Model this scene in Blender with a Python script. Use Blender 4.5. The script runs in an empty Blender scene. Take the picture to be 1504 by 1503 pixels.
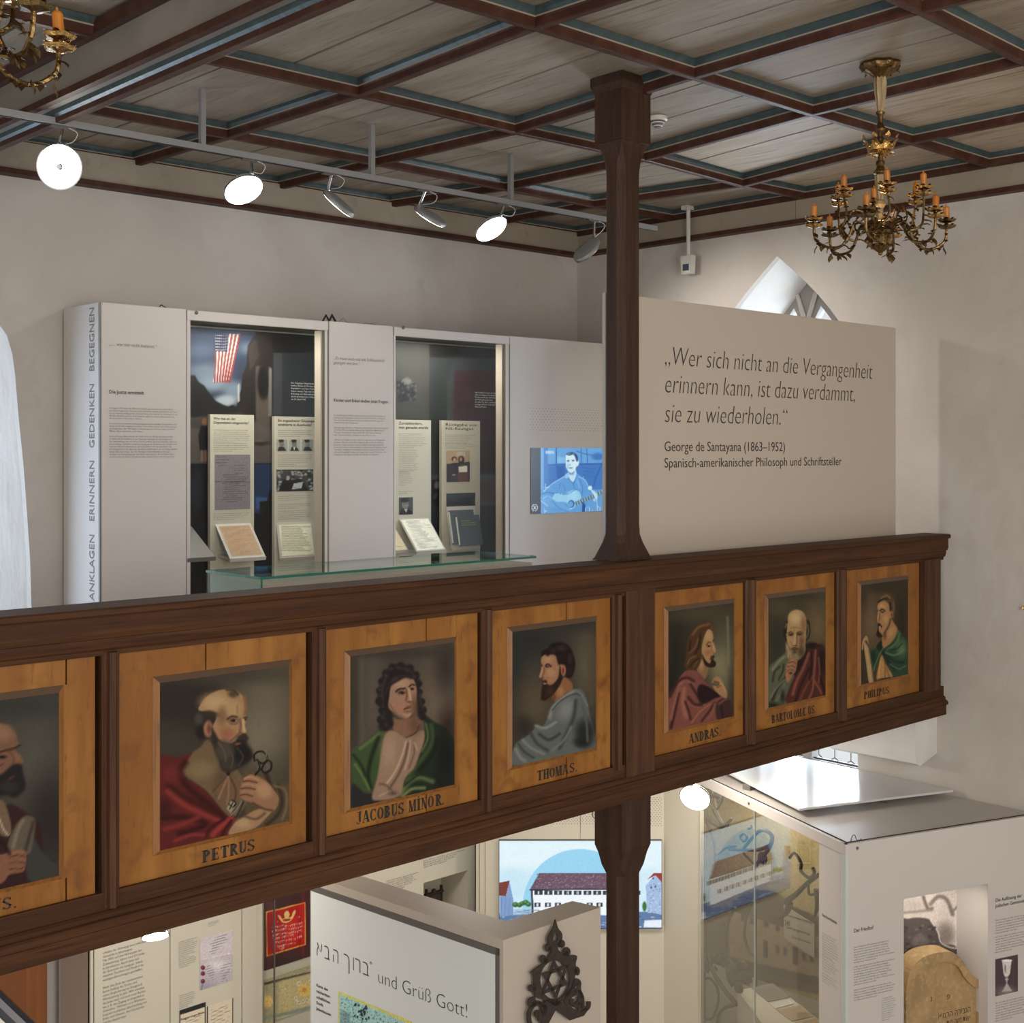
import bpy, math, random
import numpy as np
from mathutils import Vector
from mathutils.geometry import tessellate_polygon
random.seed(7); RNG = np.random.default_rng(3)
SC = bpy.context.scene; COL = SC.collection
# ------------------------------------------------------------ camera, world, exposure
FPX, CX, HZ = 1908.0, 752.0, 662.0          # focal length in px of a 1504 px wide frame, principal point, horizon row
SA, CA = 0.7302, 0.6832                      # heading of the camera against the room axes
cam_d = bpy.data.cameras.new('camera'); cam = bpy.data.objects.new('camera', cam_d); COL.objects.link(cam)
cam_d.sensor_width = 36; cam_d.lens = FPX / 1504 * 36
cam_d.shift_y = -(751.5 - HZ) / 1504; cam_d.clip_start = 0.05
cam.rotation_euler = (math.pi / 2, 0, -math.asin(CA)); SC.camera = cam
SC.view_settings.view_transform = 'Standard'; SC.view_settings.look = 'None'
SC.view_settings.gamma = 1; SC.view_settings.use_curve_mapping = False; SC.view_settings.exposure = 0.34
w = bpy.data.worlds.new('world'); SC.world = w; w.use_nodes = True
w.node_tree.nodes['Background'].inputs[0].default_value = (1.0, 0.97, 0.94, 1)
w.node_tree.nodes['Background'].inputs[1].default_value = 0.66

def area_light(name, loc, look, sx, sy, power, col):
    l = bpy.data.lights.new(name, 'AREA'); l.shape = 'RECTANGLE'; l.size = sx; l.size_y = sy; l.energy = power; l.color = col
    o = bpy.data.objects.new(name, l); COL.objects.link(o); o.location = loc
    o.rotation_euler = (Vector(look) - Vector(loc)).to_track_quat('-Z', 'Y').to_euler(); return o
# daylight entering by the lancet window (right) and the arched window (left)
area_light('daylight_lancet', (8.75, 5.65, 0.1), (7.0, 5.45, -0.4), 1.6, 3.2, 190, (0.80, 0.90, 1.0))
area_light('daylight_lancet_low', (8.75, 5.65, -2.0), (7.2, 5.2, -2.35), 0.9, 0.6, 42, (0.85, 0.93, 1.0))
area_light('daylight_arch', (2.2, 8.5, -0.3), (2.9, 6.6, -0.6), 1.4, 2.2, 40, (0.62, 0.79, 1.0))
# unseen fill lights added behind the camera to brighten the room and right wall
area_light('fill_nave', (-0.5, -1.5, 1.0), (4.5, 5.0, 0.4), 2.5, 2.0, 36, (1.0, 0.95, 0.9))
area_light('fill_nave_side', (1.2, -2.6, 0.3), (7.6, 3.6, -0.2), 2.0, 2.4, 185, (1.0, 0.94, 0.87))

# ------------------------------------------------------------ projections
R3 = np.array([SA, -CA, 0]); F3 = np.array([CA, SA, 0]); U3 = np.array([0, 0, 1.])
def ray(u, v):
    r = (u - CX) / FPX; return np.array([SA * r + CA, -CA * r + SA, (HZ - v) / FPX])
def at(axis, val, u, v):
    d = ray(u, v); return d * (val / d[axis])
def proj(P):
    P = np.asarray(P, float); f = P @ F3
    return CX + (P @ R3) / f * FPX, HZ - P[..., 2] / f * FPX
class Fr:
    """vertical working plane: origin, horizontal axis, normal towards the viewer"""
    def __init__(s, o, dx):
        s.o = np.array([o[0], o[1], 0.]); d = np.array([dx[0], dx[1], 0.]); s.dx = d / np.linalg.norm(d)
        n = np.array([s.dx[1], -s.dx[0], 0.]); s.n = n if n @ s.o < 0 else -n
    def p(s, a, z, d=0.): return s.o + s.dx * a + s.n * d + U3 * z
    def w(s, u, v, d=0.):
        q = ray(u, v); o = s.o + s.n * d; return q * ((o @ s.n) / (q @ s.n))
    def az(s, u, v, d=0.):
        P = s.w(u, v, d); return float((P - s.o) @ s.dx), float(P[2])
    def mp(s, P, d=0.): return np.array([s.p(a, z, d) for a, z in P])

# ------------------------------------------------------------ materials
def lin(c):
    c = np.asarray(c, float) / 255.; return np.where(c <= .04045, c / 12.92, ((c + .055) / 1.055) ** 2.4)
MATS = {}
def mat(name, col, rough=.6, metal=0., nz=None, bump=None, spec=.5, emit=0., ecol=None, alpha=None, col2=None, vc=False, gain=1., coat=0.):
    if name in MATS: return MATS[name]
    m = bpy.data.materials.new(name); MATS[name] = m; m.use_nodes = True; T = m.node_tree; N = T.nodes; L = T.links
    b = N['Principled BSDF']; c = tuple(col) + (1,)
    b.inputs['Base Color'].default_value = c; b.inputs['Roughness'].default_value = rough; b.inputs['Metallic'].default_value = metal
    b.inputs['Specular IOR Level'].default_value = spec; b.inputs['Coat Weight'].default_value = coat
    if emit:
        b.inputs['Emission Color'].default_value = tuple(ecol or col) + (1,); b.inputs['Emission Strength'].default_value = emit
    tc = N.new('ShaderNodeTexCoord')
    def noise(scale, vec, det=5, dist=0.):
        mp = N.new('ShaderNodeMapping'); mp.inputs['Scale'].default_value = vec; L.new(tc.outputs['Object'], mp.inputs[0])
        n = N.new('ShaderNodeTexNoise'); n.inputs['Scale'].default_value = scale; n.inputs['Detail'].default_value = det
        n.inputs['Distortion'].default_value = dist; L.new(mp.outputs[0], n.inputs[0]); return n
    last = None
    if vc:
        a = N.new('ShaderNodeVertexColor'); a.layer_name = 'paint'; last = a.outputs[0]
    if nz:                                   # list of (scale, stretch, colour2, low, high)
        for sc, st, c2, lo, hi in nz:
            n = noise(sc, st, 6, .3); r = N.new('ShaderNodeMapRange'); r.inputs[1].default_value = lo; r.inputs[2].default_value = hi
            L.new(n.outputs[0], r.inputs[0]); mx = N.new('ShaderNodeMix'); mx.data_type = 'RGBA'
            L.new(r.outputs[0], mx.inputs[0]); mx.inputs[7].default_value = tuple(c2) + (1,)
            if last is None: mx.inputs[6].default_value = c
            else: L.new(last, mx.inputs[6])
            last = mx.outputs[2]
    if last is not None:
        if emit and vc: b.inputs['Base Color'].default_value = (.01, .01, .012, 1)
        else: L.new(last, b.inputs['Base Color'])
        if emit: L.new(last, b.inputs['Emission Color'])
    if bump:
        n = noise(bump[0], bump[1], 6); bp = N.new('ShaderNodeBump'); bp.inputs['Strength'].default_value = bump[2]
        bp.inputs['Distance'].default_value = bump[3]; L.new(n.outputs[0], bp.inputs['Height']); L.new(bp.outputs[0], b.inputs['Normal'])
    return m
def glass(name, tint, ior=1.5, refl=1.0):
    m = bpy.data.materials.new(name); m.use_nodes = True; T = m.node_tree; N = T.nodes; L = T.links; N.clear()
    o = N.new('ShaderNodeOutputMaterial'); t = N.new('ShaderNodeBsdfTransparent'); t.inputs[0].default_value = tuple(tint) + (1,)
    g = N.new('ShaderNodeBsdfGlossy'); g.inputs['Roughness'].default_value = 0.01; f = N.new('ShaderNodeFresnel'); f.inputs[0].default_value = ior
    ge = N.new('ShaderNodeNewGeometry'); mr = N.new('ShaderNodeMapRange'); mr.inputs[3].default_value = ior; mr.inputs[4].default_value = 1 / ior; L.new(ge.outputs['Backfacing'], mr.inputs[0]); L.new(mr.outputs[0], f.inputs[0])
    k = N.new('ShaderNodeMath'); k.operation = 'MULTIPLY'; k.inputs[1].default_value = refl; L.new(f.outputs[0], k.inputs[0])
    x = N.new('ShaderNodeMixShader'); L.new(k.outputs[0], x.inputs[0]); L.new(t.outputs[0], x.inputs[1]); L.new(g.outputs[0], x.inputs[2]); L.new(x.outputs[0], o.inputs[0])
    return m
one = (1, 1, 1)
PLASTER = mat('plaster', (.52, .47, .42), .9, nz=[(.9, one, (.60, .56, .52), .42, .66), (5, one, (.50, .455, .41), .56, .8), (70, one, (.25, .21, .18), .76, .8)], bump=(6, one, .35, .03), spec=.2)
PLASTER_W = mat('whitewash', (.72, .70, .67), .9, nz=[(2.0, one, (.64, .62, .58), .45, .7)], bump=(9, (1, 1, .35), .4, .03), spec=.2)
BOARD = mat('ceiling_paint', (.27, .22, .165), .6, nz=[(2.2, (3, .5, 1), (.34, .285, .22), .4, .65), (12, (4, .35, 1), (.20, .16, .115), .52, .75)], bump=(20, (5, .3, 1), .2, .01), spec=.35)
BOARD_LIT = mat('ceiling_paint_lit', (.44, .35, .245), .55, nz=[(2.2, (3, .5, 1), (.5, .42, .32), .4, .65), (10, (4, .35, 1), (.27, .21, .15), .5, .75)], bump=(20, (5, .3, 1), .2, .01), spec=.35)  # warmer, lighter copy of ceiling_paint; brighter light put into the colour
TEAL = mat('teal_paint', (.040, .062, .064), .38, spec=.35, nz=[(14, one, (.055, .085, .086), .45, .7)], bump=(25, one, .25, .01))
RED = mat('oxblood_paint', (.056, .021, .013), .5, spec=.2, nz=[(10, one, (.085, .036, .024), .45, .7)], bump=(22, one, .25, .01))
CREAM = mat('cream_line_paint', (.30, .25, .19), .6)
DARK = mat('joint_dark', (.02, .014, .01), .9)
GIRD = mat('girder_paint', (.20, .178, .15), .5, nz=[(3, (3, .6, 1), (.27, .24, .2), .4, .7)], bump=(18, (4, .4, 1), .2, .01))
OAK = mat('dark_oak', (.056, .024, .011), .55, spec=.12, nz=[(5, (.25, 1, 5), (.092, .038, .016), .42, .68), (26, (.2, 1, 6), (.03, .013, .007), .55, .75)], bump=(26, (.25, 1, 6), .35, .008))
OAKV = mat('dark_oak_upright', (.058, .023, .010), .5, spec=.22, nz=[(5, (5, 5, .25), (.10, .042, .017), .42, .68), (26, (6, 6, .2), (.027, .012, .007), .55, .75)], bump=(26, (6, 6, .25), .35, .008))
POSTM = mat('post_wood', (.042, .020, .0105), .55, spec=.22, nz=[(4, (5, 5, .25), (.065, .031, .018), .45, .7), (30, (6, 6, .2), (.02, .011, .008), .55, .75)], bump=(26, (6, 6, .25), .5, .01))
GRAIN = mat('grained_panel', (.225, .083, .012), .42, nz=[(3, (3, 3, .4), (.32, .135, .024), .4, .68), (9, (1, 1, 1), (.15, .055, .010), .52, .74), (60, (1, 1, .15), (.14, .05, .009), .58, .8)], bump=(40, (1, 1, .1), .25, .004), spec=.3)
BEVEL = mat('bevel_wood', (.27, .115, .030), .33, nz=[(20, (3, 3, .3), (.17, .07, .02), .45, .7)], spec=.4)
BEVEL_SHADE = mat('bevel_wood_shaded', (.10, .058, .034), .4)  # darker copy of bevel_wood for the upward side, shade put into the colour
WHITE = mat('display_white', (.60, .555, .515), .45, spec=.35, nz=[(1.2, one, (.58, .535, .495), .4, .7)])
COOLW = mat('display_face_cool', (.72, .745, .72), .4, spec=.35)
CREAMP = mat('board_cream', (.62, .58, .475), .5)
QUOTE = mat('quote_panel', (.50, .43, .355), .5, spec=.3)
GREY = mat('metal_grey', (.23, .22, .21), .4, metal=.6)
DGREY = mat('frame_grey', (.12, .11, .10), .5)
LGREY = mat('lamp_grey', (.33, .33, .33), .4, metal=.3)
CHROME = mat('chrome', (.75, .75, .75), .12, metal=1.)
INK = mat('ink', (.035, .032, .03), .7)
INKG = mat('ink_grey', (.16, .145, .13), .7)
INKB = mat('ink_blue_grey', (.12, .135, .17), .7)
INKW = mat('ink_white', (.75, .75, .75), .7)
SIGN = mat('sign_black', (.012, .010, .008), .5)
BRASS = mat('old_brass', (.20, .125, .05), .36, metal=.95, nz=[(30, one, (.12, .075, .028), .45, .65)], bump=(60, one, .5, .01))
GILT = mat('bright_brass', (.50, .30, .10), .25, metal=1., bump=(70, one, .6, .01))
OPAL = mat('stem_stone', (.30, .20, .095), .35, nz=[(20, (3, 3, .5), (.42, .32, .18), .4, .65)])
WAX = mat('amber_wax', (.48, .17, .015), .4, nz=[(15, one, (.36, .11, .01), .4, .7)])
LAMP = mat('lamp_face', (1, 1, 1), .5, emit=9., ecol=(1, .96, .9))
IRON = mat('wrought_iron', (.030, .021, .016), .7, nz=[(30, one, (.05, .03, .02), .45, .7)], bump=(60, one, .4, .005))
IRON2 = mat('iron_grey', (.050, .042, .033), .6)
PAINT = mat('oil_paint', (1, 1, 1), .5, vc=True, spec=.12, bump=(160, one, .12, .003))
PRINT = mat('matte_print', (1, 1, 1), .55, vc=True, spec=.3)
SCREEN = mat('screen_light', (1, 1, 1), .3, vc=True, emit=.80)
GLASS = glass('clear_glass', (.97, .98, .97), 1.5, .5)
CASEG = glass('case_glass', (.86, .93, .90), 1.5)
CABG = glass('cabinet_glass', (.97, .97, .95), 1.7, 1.8)
GEDGE = mat('glass_edge', (.05, .22, .16), .15, spec=.7)
PALEG = mat('glass_edge_pale', (.56, .60, .56), .2)
STONE = mat('window_stone', (.19, .175, .16), .85, bump=(20, one, .4, .01))
LEAD = mat('lead', (.04, .04, .045), .5)
FLOOR = mat('floor_stone', (.30, .26, .21), .6, nz=[(3, one, (.24, .2, .16), .4, .7)])
DOORW = mat('door_wood', (.30, .11, .035), .45, nz=[(5, (4, 4, .3), (.22, .08, .025), .4, .7)])
PLASTICW = mat('device_white', (.62, .60, .55), .4)
SAND = mat('sandstone', (.42, .27, .12), .8, nz=[(6, one, (.30, .20, .095), .4, .7), (30, one, (.5, .35, .18), .5, .75)], bump=(25, one, .5, .01))
BOOKC = mat('book_cloth', (.075, .095, .12), .7, bump=(80, one, .4, .003))
PAPER = mat('paper_old', (.50, .36, .22), .7)
PAPERW = mat('paper_white', (.74, .73, .66), .7)

# ------------------------------------------------------------ mesh building
def bbase(V):
    V = np.asarray(V); return np.array([(V[:, 0].min() + V[:, 0].max()) / 2, (V[:, 1].min() + V[:, 1].max()) / 2, V[:, 2].min()])
def wloc(o):
    p = np.zeros(3)
    while o is not None: p += np.array(o.location); o = o.parent
    return p
class MB:
    def __init__(s): s.v = []; s.f = []; s.m = []; s.n = 0
    def add(s, V, F, mi=0):
        s.v += [tuple(map(float, p)) for p in V]; s.f += [tuple(i + s.n for i in f) for f in F]; s.m += [mi] * len(F); s.n += len(V); return s
    def hexa(s, q, mi=0):                    # 8 points: bottom ring 0-3, top ring 4-7
        return s.add(q, [(3, 2, 1, 0), (4, 5, 6, 7), (0, 1, 5, 4), (1, 2, 6, 5), (2, 3, 7, 6), (3, 0, 4, 7)], mi)
    def box(s, a, b, mi=0):
        x0, y0, z0 = a; x1, y1, z1 = b
        return s.hexa([(x0, y0, z0), (x1, y0, z0), (x1, y1, z0), (x0, y1, z0), (x0, y0, z1), (x1, y0, z1), (x1, y1, z1), (x0, y1, z1)], mi)
    def fbox(s, fr, a0, a1, z0, z1, d0, d1, mi=0):
        return s.hexa([fr.p(a0, z0, d1), fr.p(a1, z0, d1), fr.p(a1, z0, d0), fr.p(a0, z0, d0), fr.p(a0, z1, d1), fr.p(a1, z1, d1), fr.p(a1, z1, d0), fr.p(a0, z1, d0)], mi)
    def prism(s, P, off, mi=0, holes=()):    # planar polygon (3-D points) extruded by vector off
        loops = [list(map(np.array, P))] + [list(map(np.array, h)) for h in holes]; off = np.array(off)
        allp = [p for l in loops for p in l]; n = len(allp)
        tri = tessellate_polygon([[Vector(p) for p in l] for l in loops])
        V = allp + [p + off for p in allp]; F = [tuple(t) for t in tri] + [tuple(i + n for i in t[::-1]) for t in tri]
        k = 0
        for l in loops:
            m = len(l); F += [(k + i, k + (i + 1) % m, n + k + (i + 1) % m, n + k + i) for i in range(m)]; k += m
        return s.add(V, F, mi)
    def loft(s, rings, mi=0, caps=True, closed=True):
        m = len(rings[0]); V = [p for r in rings for p in r]; F = []
        for i in range(len(rings) - 1):
            for j in range(m if closed else m - 1):
                k = (j + 1) % m; F.append((i * m + j, i * m + k, (i + 1) * m + k, (i + 1) * m + j))
        if caps: F += [tuple(range(m))[::-1], tuple(range((len(rings) - 1) * m, len(rings) * m))]
        return s.add(V, F, mi)
    def tube(s, P, r, n=6, mi=0, caps=True):
        P = [np.array(p, float) for p in P]; rings = []; N = len(P); rr = r if hasattr(r, '__len__') else [r] * N; prev = None
        for i, p in enumerate(P):
            t = P[min(i + 1, N - 1)] - P[max(i - 1, 0)]; t = t / (np.linalg.norm(t) + 1e-9)
            a = prev if prev is not None else (U3 if abs(t[2]) < .9 else np.array([1., 0, 0]))
            b = np.cross(t, a); b /= np.linalg.norm(b) + 1e-9; a = np.cross(b, t); prev = a
            rings.append([p + rr[i] * (math.cos(q) * a + math.sin(q) * b) for q in [2 * math.pi * k / n for k in range(n)]])
        return s.loft(rings, mi, caps)
    def lathe(s, prof, c, n=20, mi=0, flute=0, fa=0.):
        rings = []
        for r, z in prof:
            rings.append([(c[0] + r * (1 + fa * math.cos(flute * q)) * math.cos(q), c[1] + r * (1 + fa * math.cos(flute * q)) * math.sin(q), c[2] + z) for q in [2 * math.pi * k / n for k in range(n)]])
        return s.loft(rings, mi)
    def ball(s, c, r, n=8, mi=0, sq=(1, 1, 1)):
        rings = []
        for i in range(n // 2 + 1):
            a = math.pi * i / (n // 2); rr = math.sin(a) * r + 1e-5
            rings.append([(c[0] + rr * math.cos(q) * sq[0], c[1] + rr * math.sin(q) * sq[1], c[2] - math.cos(a) * r * sq[2]) for q in [2 * math.pi * k / n for k in range(n)]])
        return s.loft(rings, mi)
    def leaf(s, p, d, up, L, W, mi=0):
        p = np.array(p, float); d = np.array(d, float); d /= np.linalg.norm(d); sd = np.cross(d, up); sd /= np.linalg.norm(sd) + 1e-9; u = np.cross(sd, d)
        V = [p, p + d * L * .35 + sd * W, p + d * L * .7 + sd * W * .6 + u * L * .1, p + d * L, p + d * L * .7 - sd * W * .6 + u * L * .1, p + d * L * .35 - sd * W, p + d * L * .45 + u * L * .14]
        return s.add(V, [(0, 1, 6), (1, 2, 6), (2, 3, 6), (3, 4, 6), (4, 5, 6), (5, 0, 6)], mi)
    def build(s, name, mats, parent=None, base=None, smooth=False, label=None):
        V = np.array(s.v); mats = mats if isinstance(mats, (list, tuple)) else [mats]
        org = wloc(parent) if parent is not None else (np.array(base) if base is not None else bbase(V))
        me = bpy.data.meshes.new(name); me.from_pydata((V - org).tolist(), [], s.f)
        for m in mats: me.materials.append(m)
        if len(mats) > 1: me.polygons.foreach_set('material_index', s.m)
        if smooth: me.polygons.foreach_set('use_smooth', [True] * len(s.f))
        me.update(); o = bpy.data.objects.new(name, me); COL.objects.link(o)
        if parent is not None: o.parent = parent
        else: o.location = org
        if label: o['label'] = label
        return o
def tag(o, label, cat, group=None, kind=None):
    o['label'] = label; o['category'] = cat
    if group: o['group'] = group
    if kind: o['kind'] = kind
    return o
def thing(name, loc, label, cat, group=None):
    o = bpy.data.objects.new(name, None); COL.objects.link(o); o.location = tuple(map(float, loc)); o.empty_display_size = .1
    return tag(o, label, cat, group)
def struct(o, kind='structure'): o['kind'] = kind; return o
def copy_tree(o, parent=None, loc=None):
    c = o.copy(); COL.objects.link(c)
    if parent is not None: c.parent = parent
    if loc is not None: c.location = tuple(loc)
    for ch in list(o.children): copy_tree(ch, c)
    return c

# ------------------------------------------------------------ lettering
def textmesh(s, shear=0., off=0., res=2):
    cu = bpy.data.curves.new('t', 'FONT'); cu.body = s; cu.size = 1; cu.shear = shear; cu.offset = off; cu.resolution_u = res
    o = bpy.data.objects.new('t', cu); me = o.to_mesh(); n = len(me.vertices); V = np.zeros(n * 3); me.vertices.foreach_get('co', V)
    F = [tuple(p.vertices) for p in me.polygons]; V = V.reshape(-1, 3)[:, :2].copy(); o.to_mesh_clear(); bpy.data.objects.remove(o); bpy.data.curves.remove(cu)
    return V, F
CAPH = textmesh('H')[0][:, 1].max()
def wr(fr, lines, u0, v0, u1, cap, pitch=0, mb=None, d=.002, shear=0., off=0., rows=None, res=2, fit_all=False, s0=None, rot=0):
    """lines of type from pixel (u0,v0 baseline) fitted to end at pixel column u1; cap and pitch in pixels at the start"""
    if isinstance(lines, str): lines = [lines]
    mb = mb or MB(); a0, z0 = fr.az(u0, v0, d); a1, _ = fr.az(u1, v0, d); _, zc = fr.az(u0, v0 - cap, d); _, zp = fr.az(u0, v0 + pitch, d)
    ch = zc - z0; dz = z0 - zp; sy = ch / CAPH; T = [textmesh(t, shear, off, res) if t.strip() else (np.zeros((0, 2)), []) for t in lines]
    W = max([t[0][:, 0].max() for t in T if len(t[0])]); sx = (a1 - a0) / W
    for i, (V, F) in enumerate(T):
        if not len(V): continue
        k = (a1 - a0) / V[:, 0].max() if fit_all else sx
        mb.add([fr.p(a0 + x * k, z0 - i * dz + y * sy, d) for x, y in V], F)
    return mb
def fake(n, k=5):
    return n

# ------------------------------------------------------------ painter (flat pictures as vertex colour on a fine grid)
def crom(P, n=5, closed=True):
    P = np.asarray(P, float); m = len(P); out = []
    for i in range(m if closed else m - 1):
        g = (lambda j: P[j % m]) if closed else (lambda j: P[min(max(j, 0), m - 1)])
        a, b, c, e = g(i - 1), g(i), g(i + 1), g(i + 2)
        for t in np.arange(n) / n: out.append(.5 * (2 * b + (c - a) * t + (2 * a - 5 * b + 4 * c - e) * t * t + (3 * b - a - 3 * c + e) * t ** 3))
    if not closed: out.append(P[-1])
    return np.array(out)
def seg_d(X, Y, a, b):
    d = b - a; L = d @ d + 1e-9; t = np.clip(((X - a[0]) * d[0] + (Y - a[1]) * d[1]) / L, 0, 1)
    return np.hypot(X - a[0] - t * d[0], Y - a[1] - t * d[1])
def paint_rgb(X, Y, bg, shapes, noise=.05, seed=0, gs=1.):
    C = np.ones((len(X), 3)) * np.array(bg, float)
    for sh in shapes:
        k, col, bl = sh[0], np.array(sh[1], float), max(sh[2] * gs, .8)
        if k == 'e':
            cx, cy, rx, ry = sh[3:7]; an = math.radians(sh[7]) if len(sh) > 7 else 0
            dx, dy = X - cx, Y - cy; x = dx * math.cos(an) + dy * math.sin(an); y = -dx * math.sin(an) + dy * math.cos(an)
            D = (np.hypot(x / rx, y / ry) - 1) * min(rx, ry)
            al = np.clip(.5 - D / (2 * bl), 0, 1); al = al * al * (3 - 2 * al)
            C = C * (1 - al[:, None]) + col * al[:, None]; continue
        P = sh[3]; wd = sh[4] if len(sh) > 4 else 0
        if k in ('P', 'L'): P = crom(P, 4, k == 'P')
        P = np.asarray(P, float); pad = bl + wd + 2
        M = (X > P[:, 0].min() - pad) & (X < P[:, 0].max() + pad) & (Y > P[:, 1].min() - pad) & (Y < P[:, 1].max() + pad)
        if not M.any(): continue
        x, y = X[M], Y[M]; D = np.full(len(x), 1e9); n = len(P); poly = k in 'pP'
        for i in range(n if poly else n - 1): D = np.minimum(D, seg_d(x, y, P[i], P[(i + 1) % n]))
        if poly:
            ins = np.zeros(len(x), bool)
            for i in range(n):
                a, b = P[i], P[(i + 1) % n]
                c = ((a[1] > y) != (b[1] > y)); xx = (b[0] - a[0]) * (y - a[1]) / (b[1] - a[1] + 1e-12) + a[0]; ins ^= c & (x < xx)
            D = np.where(ins, -D, D)
        else: D = D - wd / 2
        al = np.clip(.5 - D / (2 * bl), 0, 1); al = (al * al * (3 - 2 * al))[:, None]
        C[M] = C[M] * (1 - al) + col * al
    rg = np.random.default_rng(seed); C *= 1 + noise * rg.standard_normal((len(X), 1))
    return np.clip(C, 0, 255)
def picture(name, fr, a0, a1, z0, z1, d, nx, T, bg, shapes, m, parent, gain=1., noise=.04, label=None, thick=0., W=None, back=True):
    """T=(ox,oy,s): shapes are in enlarged-crop coordinates; a grid panel at depth d"""
    nz = max(2, int(nx * abs(z1 - z0) / abs(a1 - a0))); A = np.linspace(a0, a1, nx + 1); Z = np.linspace(z0, z1, nz + 1)
    if W is None: V = np.array([fr.p(a, z, d) for z in Z for a in A])
    else: V = np.array([W(i / nx, j / nz) for j in range(nz + 1) for i in range(nx + 1)])
    u, v = proj(V); X = (u - T[0]) * T[2]; Y = (v - T[1]) * T[2]
    C = lin(paint_rgb(X, Y, bg, shapes, noise, len(name) + nx)) * gain
    if m is PAINT: C = C * .78 + (C @ np.array([.3, .59, .11]))[:, None] * np.array([.23, .22, .20])
    F = [(j * (nx + 1) + i, j * (nx + 1) + i + 1, (j + 1) * (nx + 1) + i + 1, (j + 1) * (nx + 1) + i) for j in range(nz) for i in range(nx)]
    mb = MB(); mb.v = [tuple(p) for p in V]; mb.f = F; mb.m = [0] * len(F); mb.n = len(V)
    o = mb.build(name, m, parent, label=label); at_ = o.data.color_attributes.new('paint', 'FLOAT_COLOR', 'POINT')
    at_.data.foreach_set('color', np.hstack([np.clip(C, 0, 1.0 if m is not SCREEN else 9), np.ones((len(C), 1))]).ravel()); return o
# ============================================================ ROOM
XW, YB, YP = 7.89, 7.63, 4.30               # right wall, back wall, front face of the balustrade
ZF, ZG, ZR, ZC = -4.5, -1.50, 1.79, 1.87    # church floor, gallery floor, underside of ribs, ceiling boards (eye level is 0)
def arch(c, hw, zs, zt, zb, n=7):            # pointed arch outline in (s,z): from bottom corner over the apex to the other corner
    P = [(c - hw, zb)]
    for i in range(n + 1):
        t = i / n; P.append((c - hw * (1 - t) ** 1.0 * (1 - .0 * t) - 0.10 * hw * math.sin(math.pi * t), zs + (zt - zs) * t))
    for i in range(n - 1, -1, -1):
        t = i / n; P.append((c + hw * (1 - t) + 0.10 * hw * math.sin(math.pi * t), zs + (zt - zs) * t))
    P.append((c + hw, zb)); return P
def wall(name, outer, hole, P, off, m):
    mb = MB(); mb.prism([P(*q) for q in outer], off, 0, [[P(*q) for q in hole]] if hole else ()); return struct(mb.build(name, m))
# right wall with its tall lancet niche
OUT = arch(5.60, .67, .68, 1.42, -2.47)
PX = lambda s, z: np.array([XW, s, z])
wall('wall_right', [(-1.5, ZF), (8.3, ZF), (8.3, 2.1), (-1.5, 2.1)], OUT, PX, (.06, 0, 0), PLASTER)
INN = arch(5.66, .50, .62, 1.27, -2.41)
XI = 8.36
mb = MB(); n = len(OUT)
mb.add([(XW + .055, s, z) for s, z in OUT] + [(XI, s, z) for s, z in INN], [(i, (i + 1) % n, n + (i + 1) % n, n + i) for i in range(n)])
struct(mb.build('trim_1', PLASTER_W), 'structure')
# the window itself: stone tracery, lead lights
PI_ = lambda s, z: np.array([XI, s, z])
mb = MB()
hl = [(5.22, -2.33), (5.62, -2.33), (5.62, .76), (5.60, .98), (5.54, 1.09), (5.40, .92), (5.24, .62)]
hr = [(2 * 5.66 - s, z) for s, z in hl]
ht = [(5.66, .78), (5.58, .98), (5.66, 1.13), (5.74, .98)]
mb.prism([PI_(*q) for q in INN], (.08, 0, 0), 0, [[PI_(*q) for q in h] for h in (hl, hr)])
win = struct(mb.build('window_1', STONE)); mb = MB()
for a_, b_ in (((5.66, -2.2), (5.66, .95)), ((5.66, .95), (5.575, 1.19)), ((5.66, .95), (5.745, 1.19))): mb.tube([(XI - .005, *a_), (XI - .005, *b_)], .022, 6)
mb.build('mullion', mat('window_stone_pale', (.34, .32, .29), .85), win)
WG = mat('window_pane', (.8, .85, .9), .2, emit=1.1, ecol=(.86, .93, 1.0), nz=[(3, one, (.6, .7, .8), .45, .6)])
WG = glass('window_glass', (.9, .95, 1.0), 1.4)
for k, h in enumerate((hl, hr)):
    s0, s1 = min(q[0] for q in h), max(q[0] for q in h)
    MB().add([(XI + .05, s0, -2.33), (XI + .05, s1, -2.33), (XI + .05, s1, 1.1), (XI + .05, s0, 1.1)], [(0, 1, 2, 3)]).build('pane', WG, win)
    mb = MB(); R = .080; r0 = 0; z = -2.38
    while z < .95:
        s = s0 - .05 + (R * .866 if r0 % 2 else 0)
        while s < s1 + .05:
            for a in (30, 90, 150):
                q = [(s + R * math.cos(math.radians(a + e)), z + R * math.sin(math.radians(a + e))) for e in (0, 60)]
                if all(s0 <= t[0] <= s1 and t[1] < .9 and t[1] > -2.35 for t in q): mb.tube([(XI + .045, *q[0]), (XI + .045, *q[1])], .0042, 3, 0, False)
            s += R * 1.732
        z += R * 1.5; r0 += 1
    o = mb.build('lead_came', LEAD, win); o['kind'] = 'stuff'
    mb = MB()
    for zz in (-2.325, -1.6, -1.0, -.4, .2): mb.box((XI + .03, s0, zz - .008), (XI + .045, s1, zz + .008))
    mb.build('glazing_bar', LEAD, win)
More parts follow.
